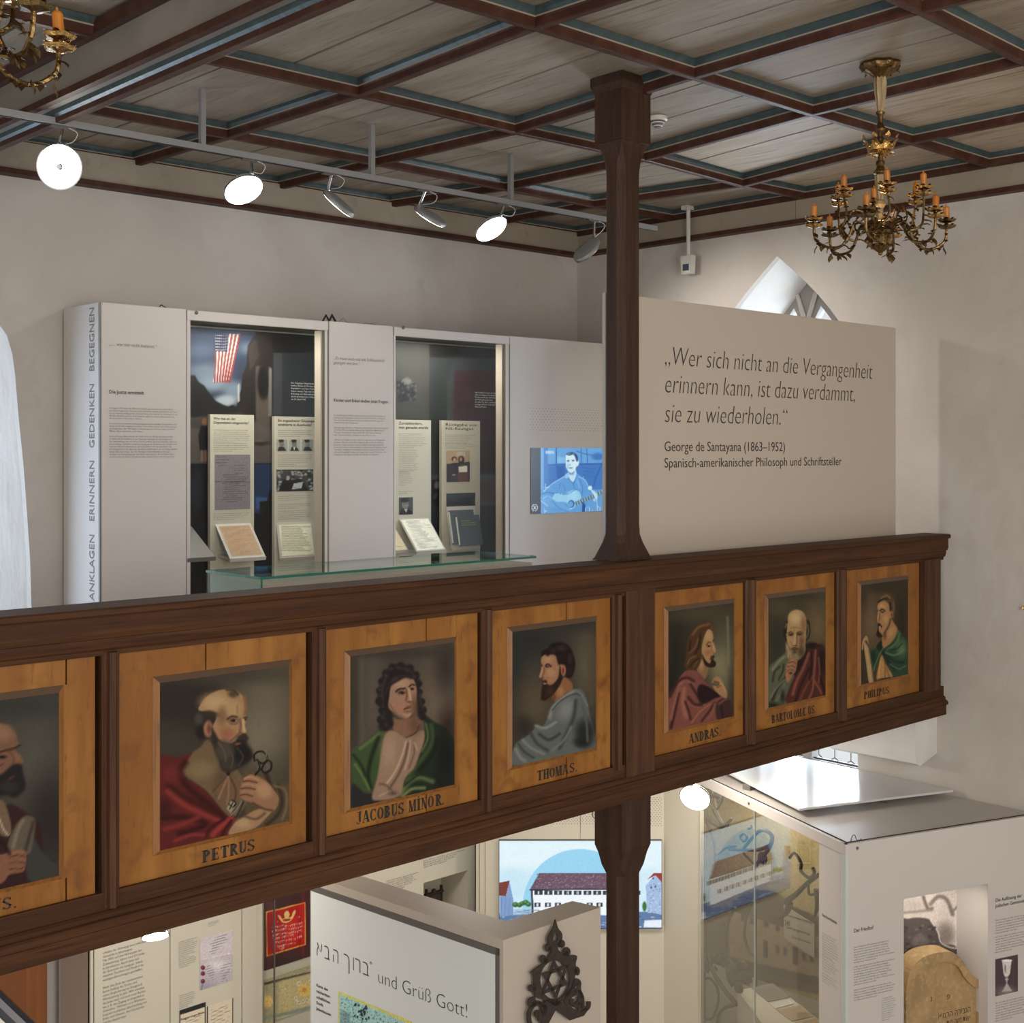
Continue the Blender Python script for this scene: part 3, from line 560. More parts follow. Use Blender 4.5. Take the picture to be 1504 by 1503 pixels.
# PETRUS
T = (210, 950, 4.696)
portrait(174, 450, K(T, (103, 255), (1000, 130), (1015, 1215), (130, 1390)), T, (68, 58, 45), [
    ('e', (50, 43, 35), 150, 260, 380, 260, 260), ('e', (66, 58, 46), 120, 200, 700, 180, 160), ('e', (112, 100, 76), 190, 850, 460, 210, 380), ('e', (122, 112, 86), 120, 800, 620, 120, 140), ('e', (72, 62, 50), 60, 560, 190, 420, 60),
    poly((92, 74, 48), 14, (830, 860), (890, 900), (940, 955), (1030, 960), (1030, 1230), (770, 1270), (700, 1100), (690, 860)), line((60, 46, 30), 22, 14, (930, 960), (960, 1060), (930, 1160), (850, 1230)), line((122, 100, 64), 14, 10, (900, 960), (980, 990), (990, 1100), (960, 1190)), line((52, 40, 28), 26, 14, (850, 880), (880, 960), (900, 1000)),
    poly((116, 90, 56), 12, (270, 860), (330, 745), (400, 690), (450, 640), (540, 780), (650, 850), (720, 990), (700, 1100), (640, 1170), (575, 1165), (440, 1000)),
    ('e', (136, 108, 68), 40, 400, 850, 90, 60), ('e', (92, 68, 42), 50, 560, 960, 60, 100), poly((120, 84, 54), 14, (585, 880), (500, 990), (560, 1120), (600, 1150), (660, 1040), (640, 920)), line((152, 112, 74), 12, 8, (585, 900), (545, 990), (520, 1050)), line((148, 108, 72), 12, 8, (592, 905), (590, 1000), (580, 1090)), line((88, 58, 38), 12, 8, (600, 900), (640, 990), (630, 1080)), line((90, 62, 40), 10, 8, (570, 900), (520, 960), (480, 1000)),
    poly((100, 24, 20), 8, (100, 800), (250, 765), (335, 735), (300, 790), (266, 850), (300, 910), (440, 1000), (575, 1165), (645, 1170), (620, 1240), (585, 1320), (100, 1420)),
    line((62, 14, 13), 40, 26, (290, 800), (250, 880), (330, 990), (460, 1090), (560, 1180)), line((70, 16, 14), 36, 26, (180, 960), (290, 1040), (420, 1100), (530, 1180)), line((148, 36, 27), 34, 20, (170, 1000), (280, 1090), (400, 1150), (520, 1200)), line((60, 14, 14), 34, 20, (140, 1180), (300, 1180), (430, 1220), (360, 1260), (250, 1290)), line((138, 32, 26), 30, 18, (150, 1260), (260, 1230), (380, 1180)), line((160, 36, 32), 34, 14, (480, 1300), (540, 1240), (610, 1180)), line((70, 14, 14), 18, 10, (430, 1310), (470, 1250), (560, 1190)), line((58, 12, 12), 14, 10, (545, 1300), (580, 1240), (610, 1200)), line((150, 34, 30), 20, 14, (220, 1340), (330, 1300), (420, 1300)), ('e', (120, 28, 24), 50, 190, 880, 60, 50), ('e', (68, 16, 15), 40, 150, 1120, 40, 60),
    poly((52, 43, 36), 14, (378, 460), (470, 440), (512, 470), (500, 560), (480, 610), (430, 645), (385, 625), (362, 560), (368, 500)), ('e', (74, 66, 56), 16, 385, 500, 28, 40), ('e', (36, 30, 28), 16, 400, 590, 34, 44),
    poly((172, 126, 76), 7, (385, 440), (400, 395), (440, 345), (520, 302), (620, 296), (685, 335), (712, 395), (708, 460), (716, 500), (702, 545), (713, 590), (700, 608), (660, 640), (600, 665), (540, 655), (500, 610), (478, 560), (505, 490), (470, 450)),
    ('e', (196, 154, 96), 44, 500, 385, 90, 55), ('e', (186, 142, 88), 30, 620, 430, 60, 50), ('e', (140, 98, 58), 24, 545, 480, 30, 60), line((140, 96, 58), 20, 10, (700, 350), (708, 420), (704, 470)),
    ('e', (84, 68, 46), 18, 622, 325, 34, 26), line((70, 56, 40), 12, 8, (575, 300), (620, 300), (655, 330)), ('e', (60, 48, 36), 14, 468, 465, 46, 22, 8),
    ('e', (172, 108, 72), 10, 450, 568, 32, 56), ('e', (120, 66, 46), 10, 456, 568, 14, 34), ('e', (164, 92, 56), 36, 578, 602, 46, 40),
    line((66, 46, 34), 13, 7, (582, 500), (612, 482), (648, 486)), line((60, 42, 32), 10, 6, (694, 492), (716, 488)), ('e', (120, 80, 54), 12, 622, 508, 34, 18), ('e', (38, 26, 24), 6, 626, 510, 18, 9), ('e', (190, 165, 130), 4, 642, 512, 5, 5), line((124, 80, 52), 8, 6, (600, 532), (630, 536), (655, 526)), ('e', (44, 30, 26), 5, 708, 504, 8, 7),
    line((120, 76, 50), 12, 10, (668, 500), (674, 545), (668, 585)), line((206, 164, 110), 14, 8, (690, 505), (694, 550), (702, 588)), line((104, 60, 40), 8, 6, (668, 590), (690, 604), (708, 600)), line((148, 104, 66), 8, 8, (650, 410), (652, 460)), line((120, 82, 52), 14, 8, (606, 650), (640, 620), (662, 600)),
    poly((50, 42, 34), 14, (472, 560), (500, 600), (530, 650), (610, 670), (660, 620), (700, 600), (722, 630), (716, 680), (748, 720), (756, 760), (720, 800), (650, 845), (590, 870), (545, 850), (520, 780), (490, 700)),
    ('e', (34, 28, 25), 30, 690, 740, 56, 70), ('e', (78, 66, 54), 30, 560, 720, 60, 70), ('e', (66, 56, 46), 24, 590, 820, 50, 36), line((92, 80, 66), 12, 8, (520, 660), (560, 720), (570, 790)), line((84, 72, 60), 10, 8, (580, 700), (620, 760), (610, 830)), line((70, 60, 52), 10, 6, (650, 700), (690, 760), (660, 820)), ('e', (58, 48, 40), 12, 690, 630, 34, 20), ('e', (150, 62, 48), 6, 654, 668, 20, 10, -20), ('e', (36, 26, 24), 6, 668, 654, 20, 6, -20),
    ('e', (36, 28, 22), 5, 588, 878, 13, 13),
    poly((168, 126, 80), 8, (850, 1110), (930, 1090), (860, 1170), (790, 1240), (700, 1280), (590, 1300), (620, 1230), (680, 1185), (770, 1130)), ('e', (188, 146, 96), 24, 690, 1220, 50, 30), line((110, 76, 48), 16, 10, (700, 1170), (780, 1190), (840, 1150)),
    poly((158, 108, 68), 6, (688, 925), (720, 890), (760, 882), (830, 915), (880, 960), (930, 1030), (935, 1070), (900, 1135), (830, 1118), (760, 1080), (690, 1055), (668, 1020), (674, 960)),
    ('e', (186, 134, 86), 26, 830, 990, 60, 50, 40), line((84, 46, 30), 8, 6, (690, 932), (730, 926), (785, 940)), line((84, 46, 30), 8, 6, (676, 980), (720, 975), (775, 985)), line((84, 46, 30), 8, 6, (672, 1026), (710, 1020), (755, 1034)), line((190, 138, 92), 10, 8, (700, 908), (750, 900), (800, 922)), line((184, 130, 86), 10, 8, (690, 955), (730, 950), (780, 962)), line((176, 120, 78), 10, 8, (684, 1002), (720, 998), (760, 1010)), line((96, 56, 36), 14, 10, (760, 1080), (830, 1118), (890, 1130)),
    line((34, 30, 28), 16, 4, (800, 800), (800, 850), (775, 884)), line((30, 27, 26), 13, 3, (770, 790), (768, 745), (810, 722), (850, 745), (855, 790), (815, 805), (785, 780)), line((32, 28, 26), 13, 3, (815, 850), (850, 790), (884, 800), (880, 850), (835, 870), (815, 840)), line((130, 124, 112), 5, 2, (840, 716), (852, 745), (856, 775)), line((120, 114, 100), 4, 2, (776, 750), (800, 745), (810, 775)), line((120, 114, 100), 4, 2, (800, 810), (790, 850)), line((116, 110, 98), 4, 2, (850, 810), (868, 830), (850, 850)),
    line((70, 70, 60), 12, 3, (684, 1062), (650, 1110), (606, 1170)), line((150, 148, 132), 5, 2, (680, 1066), (640, 1130), (604, 1166)), line((44, 52, 46), 12, 3, (694, 1070), (672, 1120), (648, 1168)), ('p', (156, 146, 118), 3, [(575, 1118), (612, 1056), (645, 1085), (604, 1150)]), line((40, 32, 28), 8, 2, (590, 1085), (622, 1110)), line((40, 32, 28), 8, 2, (618, 1080), (598, 1120)), line((30, 26, 24), 10, 2, (612, 1060), (640, 1080), (628, 1100))],
    303, 150, ('PETRUS', 297, 1268, 376, 1248.5, 17.5), 'ochre panel with a bald bearded apostle in red holding keys, lettered PETRUS')
# JACOBUS MINOR
T = (500, 930, 5.184)
portrait(478, 702, K(T, (58, 180), (858, 75), (878, 1155), (92, 1330)), T, (76, 66, 56), [
    ('e', (62, 54, 46), 90, 110, 500, 90, 400), line((92, 82, 70), 30, 30, (160, 200), (165, 900)), ('e', (116, 98, 78), 200, 720, 560, 130, 280), ('e', (100, 88, 74), 120, 240, 500, 60, 300), ('e', (60, 50, 44), 80, 800, 250, 70, 160), ('e', (58, 38, 34), 80, 820, 700, 60, 110), ('e', (66, 58, 50), 40, 450, 150, 420, 40),
    poly((34, 46, 30), 12, (640, 640), (720, 680), (800, 720), (850, 790), (870, 860), (885, 1180), (450, 1270), (460, 1180), (560, 1000), (640, 820)), ('e', (24, 26, 22), 60, 800, 950, 60, 160), ('e', (30, 34, 28), 30, 770, 1120, 90, 50),
    line((62, 84, 42), 30, 22, (690, 700), (700, 820), (640, 930), (560, 1040), (500, 1120)), line((88, 112, 52), 14, 10, (650, 690), (665, 800), (620, 900)), line((24, 34, 24), 26, 16, (735, 800), (700, 930), (600, 1040)), line((96, 120, 60), 30, 22, (460, 1230), (520, 1140), (600, 1100), (700, 1130)), line((120, 138, 76), 20, 14, (470, 1250), (540, 1190), (640, 1180)), line((36, 50, 28), 16, 12, (490, 1160), (600, 1080), (690, 1100)),
    poly((60, 84, 40), 10, (88, 900), (150, 850), (230, 790), (290, 735), (350, 770), (320, 900), (300, 1010), (270, 1120), (240, 1220), (180, 1220), (100, 1150)), line((92, 116, 52), 22, 14, (150, 880), (230, 820), (290, 770)), line((28, 40, 24), 28, 18, (290, 800), (240, 930), (210, 1080), (230, 1180)), line((100, 122, 56), 16, 12, (110, 1000), (170, 1090), (220, 1190)), line((34, 46, 26), 20, 14, (100, 930), (160, 1010), (190, 1090)), poly((44, 40, 42), 16, (90, 1150), (180, 1215), (250, 1230), (290, 1290), (95, 1340)),
    poly((158, 122, 94), 10, (345, 770), (420, 745), (520, 790), (620, 740), (640, 800), (600, 930), (560, 1030), (490, 1110), (450, 1240), (290, 1275), (240, 1250), (280, 1100), (310, 920)), ('e', (176, 138, 106), 50, 370, 900, 50, 110), line((200, 168, 132), 12, 10, (500, 830), (470, 930), (420, 1050), (350, 1150)), line((196, 160, 124), 10, 10, (530, 820), (520, 930), (490, 1040)), line((104, 74, 60), 14, 12, (515, 840), (490, 960), (440, 1080), (370, 1190)), line((120, 88, 70), 12, 10, (560, 820), (560, 920), (520, 1030)), line((184, 150, 116), 12, 8, (560, 830), (585, 890)), line((110, 80, 66), 14, 10, (300, 1150), (350, 1160), (400, 1210)), line((188, 152, 122), 12, 8, (300, 1240), (370, 1210), (430, 1220)), ('e', (92, 66, 60), 18, 400, 1220, 30, 14),
    poly((140, 96, 66), 8, (392, 640), (450, 660), (600, 640), (610, 690), (570, 760), (500, 795), (430, 760), (398, 720)), ('e', (112, 74, 50), 50, 565, 700, 40, 60), line((84, 54, 38), 9, 6, (600, 700), (570, 760), (500, 796)),
    poly((38, 31, 32), 18, (340, 740), (290, 720), (310, 600), (280, 520), (300, 400), (330, 320), (380, 260), (440, 238), (520, 250), (570, 300), (600, 350), (605, 460), (630, 540), (640, 600), (650, 650), (600, 650), (540, 520), (400, 500), (400, 700)), *[('e', (40, 33, 33), 9, x, y, r, r) for x, y, r in ((395, 262, 30), (350, 310, 34), (318, 370, 32), (300, 440, 30), (296, 520, 32), (318, 590, 30), (308, 660, 32), (340, 720, 28), (460, 250, 30), (530, 268, 30), (575, 320, 28), (598, 385, 26), (602, 450, 24), (622, 520, 24), (632, 585, 26), (628, 640, 26), (380, 690, 24))], *[('e', (66, 56, 55), 10, x, y, 13, 9, 30) for x, y in ((385, 270), (345, 325), (318, 400), (312, 480), (330, 560), (320, 640), (440, 262), (510, 285), (560, 335), (606, 470), (628, 560), (300, 430), (350, 700))], line((58, 50, 52), 14, 10, (350, 330), (320, 430), (330, 540)), line((56, 48, 50), 12, 10, (440, 270), (520, 280), (570, 340)), line((54, 46, 46), 12, 10, (330, 600), (350, 680)), line((56, 44, 38), 14, 10, (600, 480), (625, 580)),
    poly((166, 120, 86), 7, (372, 480), (380, 420), (400, 375), (450, 345), (520, 335), (560, 360), (580, 430), (578, 500), (570, 560), (545, 620), (505, 650), (450, 640), (400, 600), (365, 560)),
    ('e', (188, 144, 106), 36, 460, 385, 50, 34), ('e', (176, 116, 86), 30, 440, 560, 50, 46), ('e', (118, 78, 54), 24, 562, 560, 22, 70), line((134, 92, 64), 12, 8, (375, 540), (420, 610), (480, 645)),
    line((52, 36, 30), 14, 5, (424, 446), (450, 426), (490, 422)), line((50, 34, 28), 12, 5, (524, 408), (545, 392), (565, 398)), ('e', (110, 74, 54), 10, 464, 454, 28, 18), ('e', (34, 24, 22), 5, 466, 456, 20, 10), ('e', (34, 24, 22), 5, 546, 426, 15, 9), ('e', (180, 150, 120), 3, 456, 462, 5, 4), line((112, 72, 50), 12, 8, (500, 430), (506, 480), (498, 510)), line((200, 156, 116), 14, 8, (520, 430), (528, 470), (536, 510)), ('e', (96, 58, 42), 6, 522, 524, 16, 6), line((132, 62, 52), 12, 5, (486, 582), (512, 562), (536, 560)), line((66, 34, 30), 5, 3, (486, 578), (515, 572), (536, 566)), ('e', (120, 74, 52), 8, 512, 598, 22, 6), line((192, 150, 112), 8, 6, (480, 620), (510, 630), (530, 615)),
    line((48, 38, 36), 26, 12, (340, 470), (372, 400), (430, 360), (490, 330), (540, 340)), line((40, 32, 32), 22, 10, (330, 520), (352, 600), (368, 700))],
    627, 120, ('JACOBUS MiNO|R.', 525, 1211, 653, 1181.5, 17.5), 'ochre panel with a long-haired beardless apostle in green, lettered JACOBUS MINOR')
# THOMAS
T = (735, 895, 5.781)
portrait(721, 897, K(T, (90, 195), (802, 102), (816, 1185), (112, 1325)), T, (64, 58, 48), [
    ('e', (44, 46, 44), 120, 230, 260, 200, 130), ('e', (46, 48, 44), 90, 140, 500, 60, 260), ('e', (96, 80, 56), 150, 300, 800, 130, 200), ('e', (104, 92, 68), 130, 720, 480, 80, 240), ('e', (54, 52, 46), 60, 500, 130, 360, 50), line((92, 78, 50), 30, 30, (765, 240), (775, 800)), ('e', (52, 46, 38), 60, 200, 1000, 70, 80),
    poly((98, 104, 100), 10, (120, 1160), (190, 1100), (260, 1050), (310, 985), (360, 1000), (400, 920), (440, 820), (500, 760), (600, 690), (680, 680), (730, 760), (760, 900), (800, 1040), (815, 1190), (500, 1260), (110, 1330)),
    ('e', (128, 134, 128), 50, 560, 850, 60, 90, 30), ('e', (40, 42, 40), 50, 720, 1050, 80, 110), ('e', (34, 36, 34), 30, 690, 1130, 60, 40), line((58, 64, 62), 26, 20, (640, 780), (620, 920), (560, 1060), (500, 1180)), line((136, 142, 134), 26, 18, (420, 920), (440, 850), (520, 760), (620, 700)), line((62, 66, 64), 10, 8, (440, 860), (510, 780), (620, 720), (680, 730)), line((140, 146, 138), 20, 12, (300, 990), (380, 1010), (470, 960)), line((56, 60, 58), 22, 14, (330, 1060), (410, 1110), (500, 1060)), line((132, 136, 130), 18, 14, (190, 1110), (260, 1180), (370, 1230)), line((62, 66, 66), 22, 14, (260, 1060), (310, 1140), (400, 1200)), line((138, 138, 132), 22, 16, (130, 1190), (170, 1260), (210, 1290)), line((64, 64, 64), 18, 12, (150, 1140), (200, 1210), (280, 1260)), line((120, 126, 120), 16, 14, (440, 1200), (540, 1110), (600, 1000)), line((88, 94, 90), 18, 12, (700, 820), (730, 960), (740, 1120)), line((120, 124, 120), 12, 8, (640, 690), (690, 730), (740, 820)),
    poly((150, 94, 46), 8, (440, 740), (500, 660), (540, 580), (600, 620), (610, 680), (540, 720), (470, 780)), ('e', (180, 116, 56), 22, 510, 700, 26, 40), ('e', (120, 60, 34), 10, 455, 750, 14, 30),
    poly((172, 118, 76), 6, (350, 410), (400, 380), (480, 380), (520, 440), (530, 520), (500, 600), (430, 650), (370, 620), (356, 590), (330, 580), (333, 550), (352, 510), (346, 470)), ('e', (190, 138, 90), 24, 400, 430, 34, 30), ('e', (188, 134, 88), 20, 430, 540, 34, 34), line((196, 146, 100), 9, 6, (352, 500), (346, 545), (338, 572)),
    line((60, 34, 30), 14, 6, (384, 482), (400, 466), (430, 486)), line((60, 40, 34), 9, 5, (346, 468), (356, 480)), ('e', (70, 42, 38), 6, 398, 490, 16, 7), line((120, 74, 52), 8, 6, (372, 500), (370, 540), (356, 570)), ('e', (110, 64, 46), 6, 356, 584, 14, 6),
    poly((36, 22, 20), 10, (350, 400), (352, 360), (400, 330), (440, 290), (510, 280), (580, 310), (625, 400), (635, 480), (610, 570), (560, 580), (550, 500), (520, 470), (490, 470), (470, 400), (430, 385), (400, 400), (375, 385)), ('e', (58, 40, 36), 16, 520, 330, 40, 24), ('e', (50, 36, 32), 14, 450, 350, 26, 18), ('e', (54, 38, 34), 14, 590, 420, 20, 40), ('e', (44, 28, 26), 12, 580, 530, 30, 40),
    poly((48, 26, 18), 10, (505, 480), (524, 560), (520, 600), (480, 680), (430, 740), (380, 775), (345, 765), (348, 700), (355, 650), (362, 610), (390, 605), (400, 640), (440, 640), (490, 580)), ('e', (66, 40, 26), 20, 420, 690, 30, 40), ('e', (74, 36, 26), 5, 372, 612, 22, 8, 20), ('e', (196, 130, 110), 4, 376, 632, 14, 6, 10), line((60, 36, 26), 8, 6, (400, 640), (405, 690), (380, 750)),
    ('e', (184, 108, 76), 7, 535, 520, 20, 46), ('e', (140, 46, 36), 6, 533, 522, 10, 28)],
    833, 110, ('THOMA|S.', 789, 1147.5, 848.5, 1133, 14.5), 'ochre panel with a dark-haired apostle in grey-blue facing left, lettered THOMAS')
# ANDRAS
T = (960, 865, 6.263)
portrait(960, 1092, K(T, (135, 208), (742, 130), (732, 1172), (135, 1308)), T, (60, 53, 38), [
    ('e', (38, 34, 26), 110, 200, 640, 70, 300), ('e', (124, 116, 80), 170, 640, 720, 110, 300), ('e', (136, 128, 90), 90, 600, 700, 70, 110), ('e', (78, 70, 48), 80, 420, 230, 260, 70), line((140, 130, 96), 10, 20, (680, 260), (690, 700)), ('e', (60, 54, 42), 40, 720, 1000, 20, 180), ('e', (30, 27, 22), 50, 170, 900, 30, 100),
    poly((146, 104, 60), 8, (395, 730), (430, 650), (500, 700), (500, 770), (470, 830), (420, 790)), ('e', (186, 138, 78), 20, 440, 700, 20, 44),
    poly((136, 70, 56), 8, (140, 1000), (190, 900), (250, 800), (310, 750), (390, 755), (470, 850), (540, 920), (610, 990), (690, 1010), (700, 1080), (730, 1175), (560, 1215), (137, 1310)),
    line((172, 98, 78), 34, 22, (230, 880), (290, 830), (360, 860)), line((168, 96, 76), 36, 22, (280, 920), (270, 1060), (300, 1180)), line((64, 28, 26), 26, 16, (150, 990), (220, 860), (300, 820), (370, 850)), line((60, 26, 24), 26, 14, (160, 1280), (200, 1100), (230, 960)), line((160, 88, 72), 22, 14, (160, 1200), (190, 1060), (230, 920)), line((68, 30, 28), 22, 14, (340, 880), (400, 980), (440, 1060)), line((158, 86, 70), 18, 12, (320, 1040), (400, 1090), (470, 1060)), line((64, 28, 26), 24, 14, (320, 1000), (370, 1060), (440, 1070)), poly((42, 20, 20), 12, (430, 880), (520, 910), (610, 985), (560, 1010), (450, 1060), (400, 960)), line((170, 98, 78), 12, 8, (350, 1230), (430, 1130), (520, 1060)), line((66, 30, 28), 18, 12, (340, 1200), (320, 1120), (290, 1040)), line((60, 28, 26), 16, 12, (440, 1220), (510, 1130), (560, 1050)), line((150, 84, 68), 14, 10, (500, 1200), (550, 1120), (560, 1060)), poly((70, 38, 36), 14, (580, 1050), (690, 1010), (735, 1175), (590, 1210)), line((132, 78, 66), 14, 10, (600, 1060), (670, 1010)), line((40, 20, 20), 12, 8, (620, 1080), (640, 1190)), line((120, 66, 58), 18, 12, (420, 790), (480, 870)),
    poly((86, 52, 22), 8, (285, 700), (300, 600), (310, 480), (350, 390), (420, 320), (500, 298), (545, 320), (545, 385), (510, 370), (470, 420), (450, 500), (440, 600), (430, 680), (390, 740), (310, 745)), line((136, 92, 44), 16, 14, (360, 420), (420, 350), (500, 330)), line((122, 80, 38), 14, 10, (330, 590), (380, 540), (410, 460)), line((48, 28, 14), 14, 10, (430, 420), (420, 520), (380, 600)), line((126, 84, 42), 12, 8, (310, 690), (340, 640), (390, 620)), line((50, 30, 16), 12, 8, (330, 720), (370, 670), (420, 640)), line((116, 76, 36), 10, 8, (370, 720), (400, 670)), line((52, 32, 16), 14, 10, (340, 480), (330, 570)), line((110, 74, 36), 12, 6, (500, 310), (535, 340), (535, 370)),
    poly((182, 132, 74), 6, (500, 375), (535, 390), (550, 440), (548, 490), (572, 560), (570, 585), (548, 600), (550, 640), (500, 690), (455, 650), (442, 590), (445, 520), (465, 440)), ('e', (200, 152, 92), 20, 505, 430, 24, 36), ('e', (198, 148, 88), 16, 545, 540, 14, 30), ('e', (176, 106, 58), 20, 500, 590, 28, 26), line((90, 54, 30), 9, 5, (486, 522), (505, 492), (526, 498)), ('e', (54, 34, 24), 5, 508, 528, 14, 10), line((84, 50, 30), 8, 4, (545, 486), (552, 470)), line((140, 92, 50), 8, 6, (532, 520), (536, 570), (552, 590)), ('e', (120, 60, 40), 5, 546, 634, 12, 6),
    poly((44, 28, 16), 7, (445, 600), (480, 660), (520, 690), (530, 640), (552, 612), (556, 630), (548, 650), (572, 680), (565, 715), (520, 725), (470, 700)), line((60, 38, 22), 8, 6, (520, 650), (535, 616), (556, 622)),
    poly((176, 126, 70), 6, (545, 830), (580, 808), (620, 830), (650, 890), (675, 950), (668, 1005), (620, 985), (560, 930), (548, 890), (580, 895), (600, 870), (570, 850)), line((94, 56, 32), 7, 4, (560, 850), (600, 862), (590, 895), (555, 880)), line((200, 152, 92), 8, 6, (600, 840), (640, 900), (660, 950)), line((170, 118, 66), 14, 4, (540, 860), (555, 835), (575, 815)), line((100, 60, 34), 5, 4, (580, 912), (620, 890))],
    None, 105, ('ANDRAS.', 1012, 1093, 1059.5, 1080.5, 14), 'orange-brown panel with a long-haired apostle in rose facing right, lettered ANDRAS')
# BARTOLOMAEUS
T = (1110, 855, 6.832)
portrait(1110, 1226, K(T, (125, 165), (700, 95), (698, 1130), (128, 1268)), T, (70, 64, 44), [
    ('e', (52, 52, 38), 90, 210, 600, 70, 200), ('e', (128, 100, 60), 150, 620, 440, 90, 200), ('e', (84, 74, 50), 80, 250, 260, 100, 80), ('e', (92, 78, 54), 60, 660, 180, 60, 100), ('e', (66, 58, 42), 40, 400, 150, 260, 30),
    poly((92, 98, 72), 10, (130, 890), (170, 820), (250, 750), (310, 710), (360, 780), (420, 860), (330, 1210), (128, 1270)), line((132, 132, 98), 24, 16, (170, 880), (230, 800), (290, 750)), line((44, 46, 36), 26, 14, (300, 960), (220, 1060), (170, 1180)), line((120, 122, 92), 16, 12, (150, 1160), (210, 1060), (290, 980)), line((52, 54, 42), 18, 12, (170, 1000), (190, 900), (240, 850)), line((118, 118, 90), 14, 10, (190, 1220), (250, 1120), (290, 1020)), line((46, 50, 40), 16, 10, (230, 980), (270, 900), (280, 830)), ('e', (34, 34, 28), 30, 170, 1240, 60, 30), ('e', (40, 40, 34), 20, 270, 1150, 20, 60),
    poly((86, 36, 26), 10, (305, 1210), (330, 1080), (400, 920), (450, 800), (500, 640), (560, 610), (620, 620), (700, 690), (700, 1130), (520, 1180)), ('e', (36, 24, 22), 30, 660, 800, 36, 130), ('e', (34, 22, 20), 20, 560, 640, 60, 30), line((152, 78, 56), 24, 16, (370, 1130), (410, 1000), (480, 860), (530, 720)), line((50, 20, 18), 20, 12, (400, 1190), (460, 1020), (540, 860)), line((132, 60, 44), 18, 14, (440, 1190), (500, 1060), (560, 960)), line((146, 72, 52), 20, 12, (600, 690), (590, 860), (580, 980)), line((156, 78, 56), 16, 12, (530, 1180), (570, 1080), (580, 1000)), line((42, 18, 16), 18, 10, (560, 700), (560, 840), (540, 980)), line((150, 74, 54), 18, 12, (590, 1000), (630, 1060), (660, 1120)), line((40, 18, 16), 22, 12, (640, 940), (680, 1060), (685, 1130)), line((138, 66, 50), 14, 10, (630, 760), (640, 900), (630, 1010)), poly((40, 24, 20), 14, (430, 780), (500, 620), (520, 700), (460, 840), (400, 940), (380, 900)),
    poly((46, 38, 26), 10, (275, 500), (300, 410), (340, 380), (520, 380), (545, 450), (545, 530), (510, 590), (470, 600), (330, 600), (290, 580)), line((140, 120, 84), 9, 8, (295, 460), (310, 420), (325, 470)), line((130, 112, 80), 9, 8, (520, 430), (530, 500), (510, 560)), line((150, 130, 92), 6, 5, (305, 520), (315, 570)),
    poly((186, 144, 82), 6, (322, 400), (330, 330), (370, 290), (420, 278), (470, 300), (500, 350), (508, 430), (505, 500), (500, 600), (480, 680), (430, 740), (390, 760), (340, 700), (315, 600), (312, 500)), ('e', (214, 176, 106), 44, 400, 360, 60, 60), ('e', (150, 108, 62), 26, 480, 440, 26, 90), ('e', (130, 86, 50), 24, 460, 600, 30, 60), line((140, 100, 58), 6, 8, (350, 465), (400, 455), (450, 470)), line((150, 108, 62), 6, 6, (385, 450), (388, 490)), line((62, 42, 28), 10, 5, (326, 512), (352, 500), (378, 518)), line((60, 40, 26), 10, 5, (412, 512), (440, 498), (470, 512)), ('e', (84, 54, 34), 8, 352, 530, 26, 14), ('e', (34, 24, 18), 4, 353, 528, 13, 7), ('e', (80, 52, 32), 8, 436, 526, 28, 13), ('e', (32, 22, 18), 4, 436, 522, 14, 7), line((210, 166, 102), 12, 6, (396, 530), (392, 580), (386, 625)), line((110, 72, 42), 9, 8, (412, 540), (414, 590), (410, 640)), ('e', (96, 56, 34), 5, 396, 640, 24, 7), line((150, 104, 60), 8, 6, (350, 600), (366, 640)),
    poly((138, 116, 76), 9, (302, 600), (330, 640), (362, 655), (400, 650), (440, 660), (490, 620), (500, 690), (460, 760), (410, 790), (350, 790), (315, 760), (300, 680)), ('e', (92, 66, 44), 24, 456, 700, 30, 50), line((190, 166, 116), 9, 7, (312, 640), (330, 700), (325, 750)), line((182, 158, 108), 8, 7, (345, 700), (350, 760)), line((160, 136, 92), 8, 6, (400, 720), (420, 770)), line((66, 40, 30), 12, 5, (362, 672), (390, 662), (424, 672)), ('e', (90, 44, 34), 5, 392, 684, 24, 8), ('e', (70, 50, 36), 8, 392, 708, 18, 10),
    poly((166, 108, 62), 6, (305, 850), (330, 790), (370, 765), (410, 780), (415, 820), (400, 900), (370, 930), (345, 990), (310, 1010), (298, 940)), line((86, 46, 28), 6, 4, (330, 812), (370, 800), (408, 822)), line((86, 46, 28), 6, 4, (320, 850), (360, 840), (400, 862)), line((86, 46, 28), 6, 4, (320, 890), (350, 880), (390, 896)), line((192, 134, 82), 8, 6, (340, 795), (380, 778)), line((186, 128, 78), 8, 6, (320, 835), (370, 820)), line((180, 122, 74), 8, 6, (312, 870), (355, 860)), line((190, 130, 80), 10, 8, (310, 930), (320, 980)), ('e', (70, 44, 30), 8, 350, 915, 16, 12)],
    None, 100, ('BARTOLOMÆ.US.', 1133.5, 1063, 1199, 1047, 12), 'orange-brown panel with a bald old apostle, hand at his beard, lettered BARTOLOMÆUS')
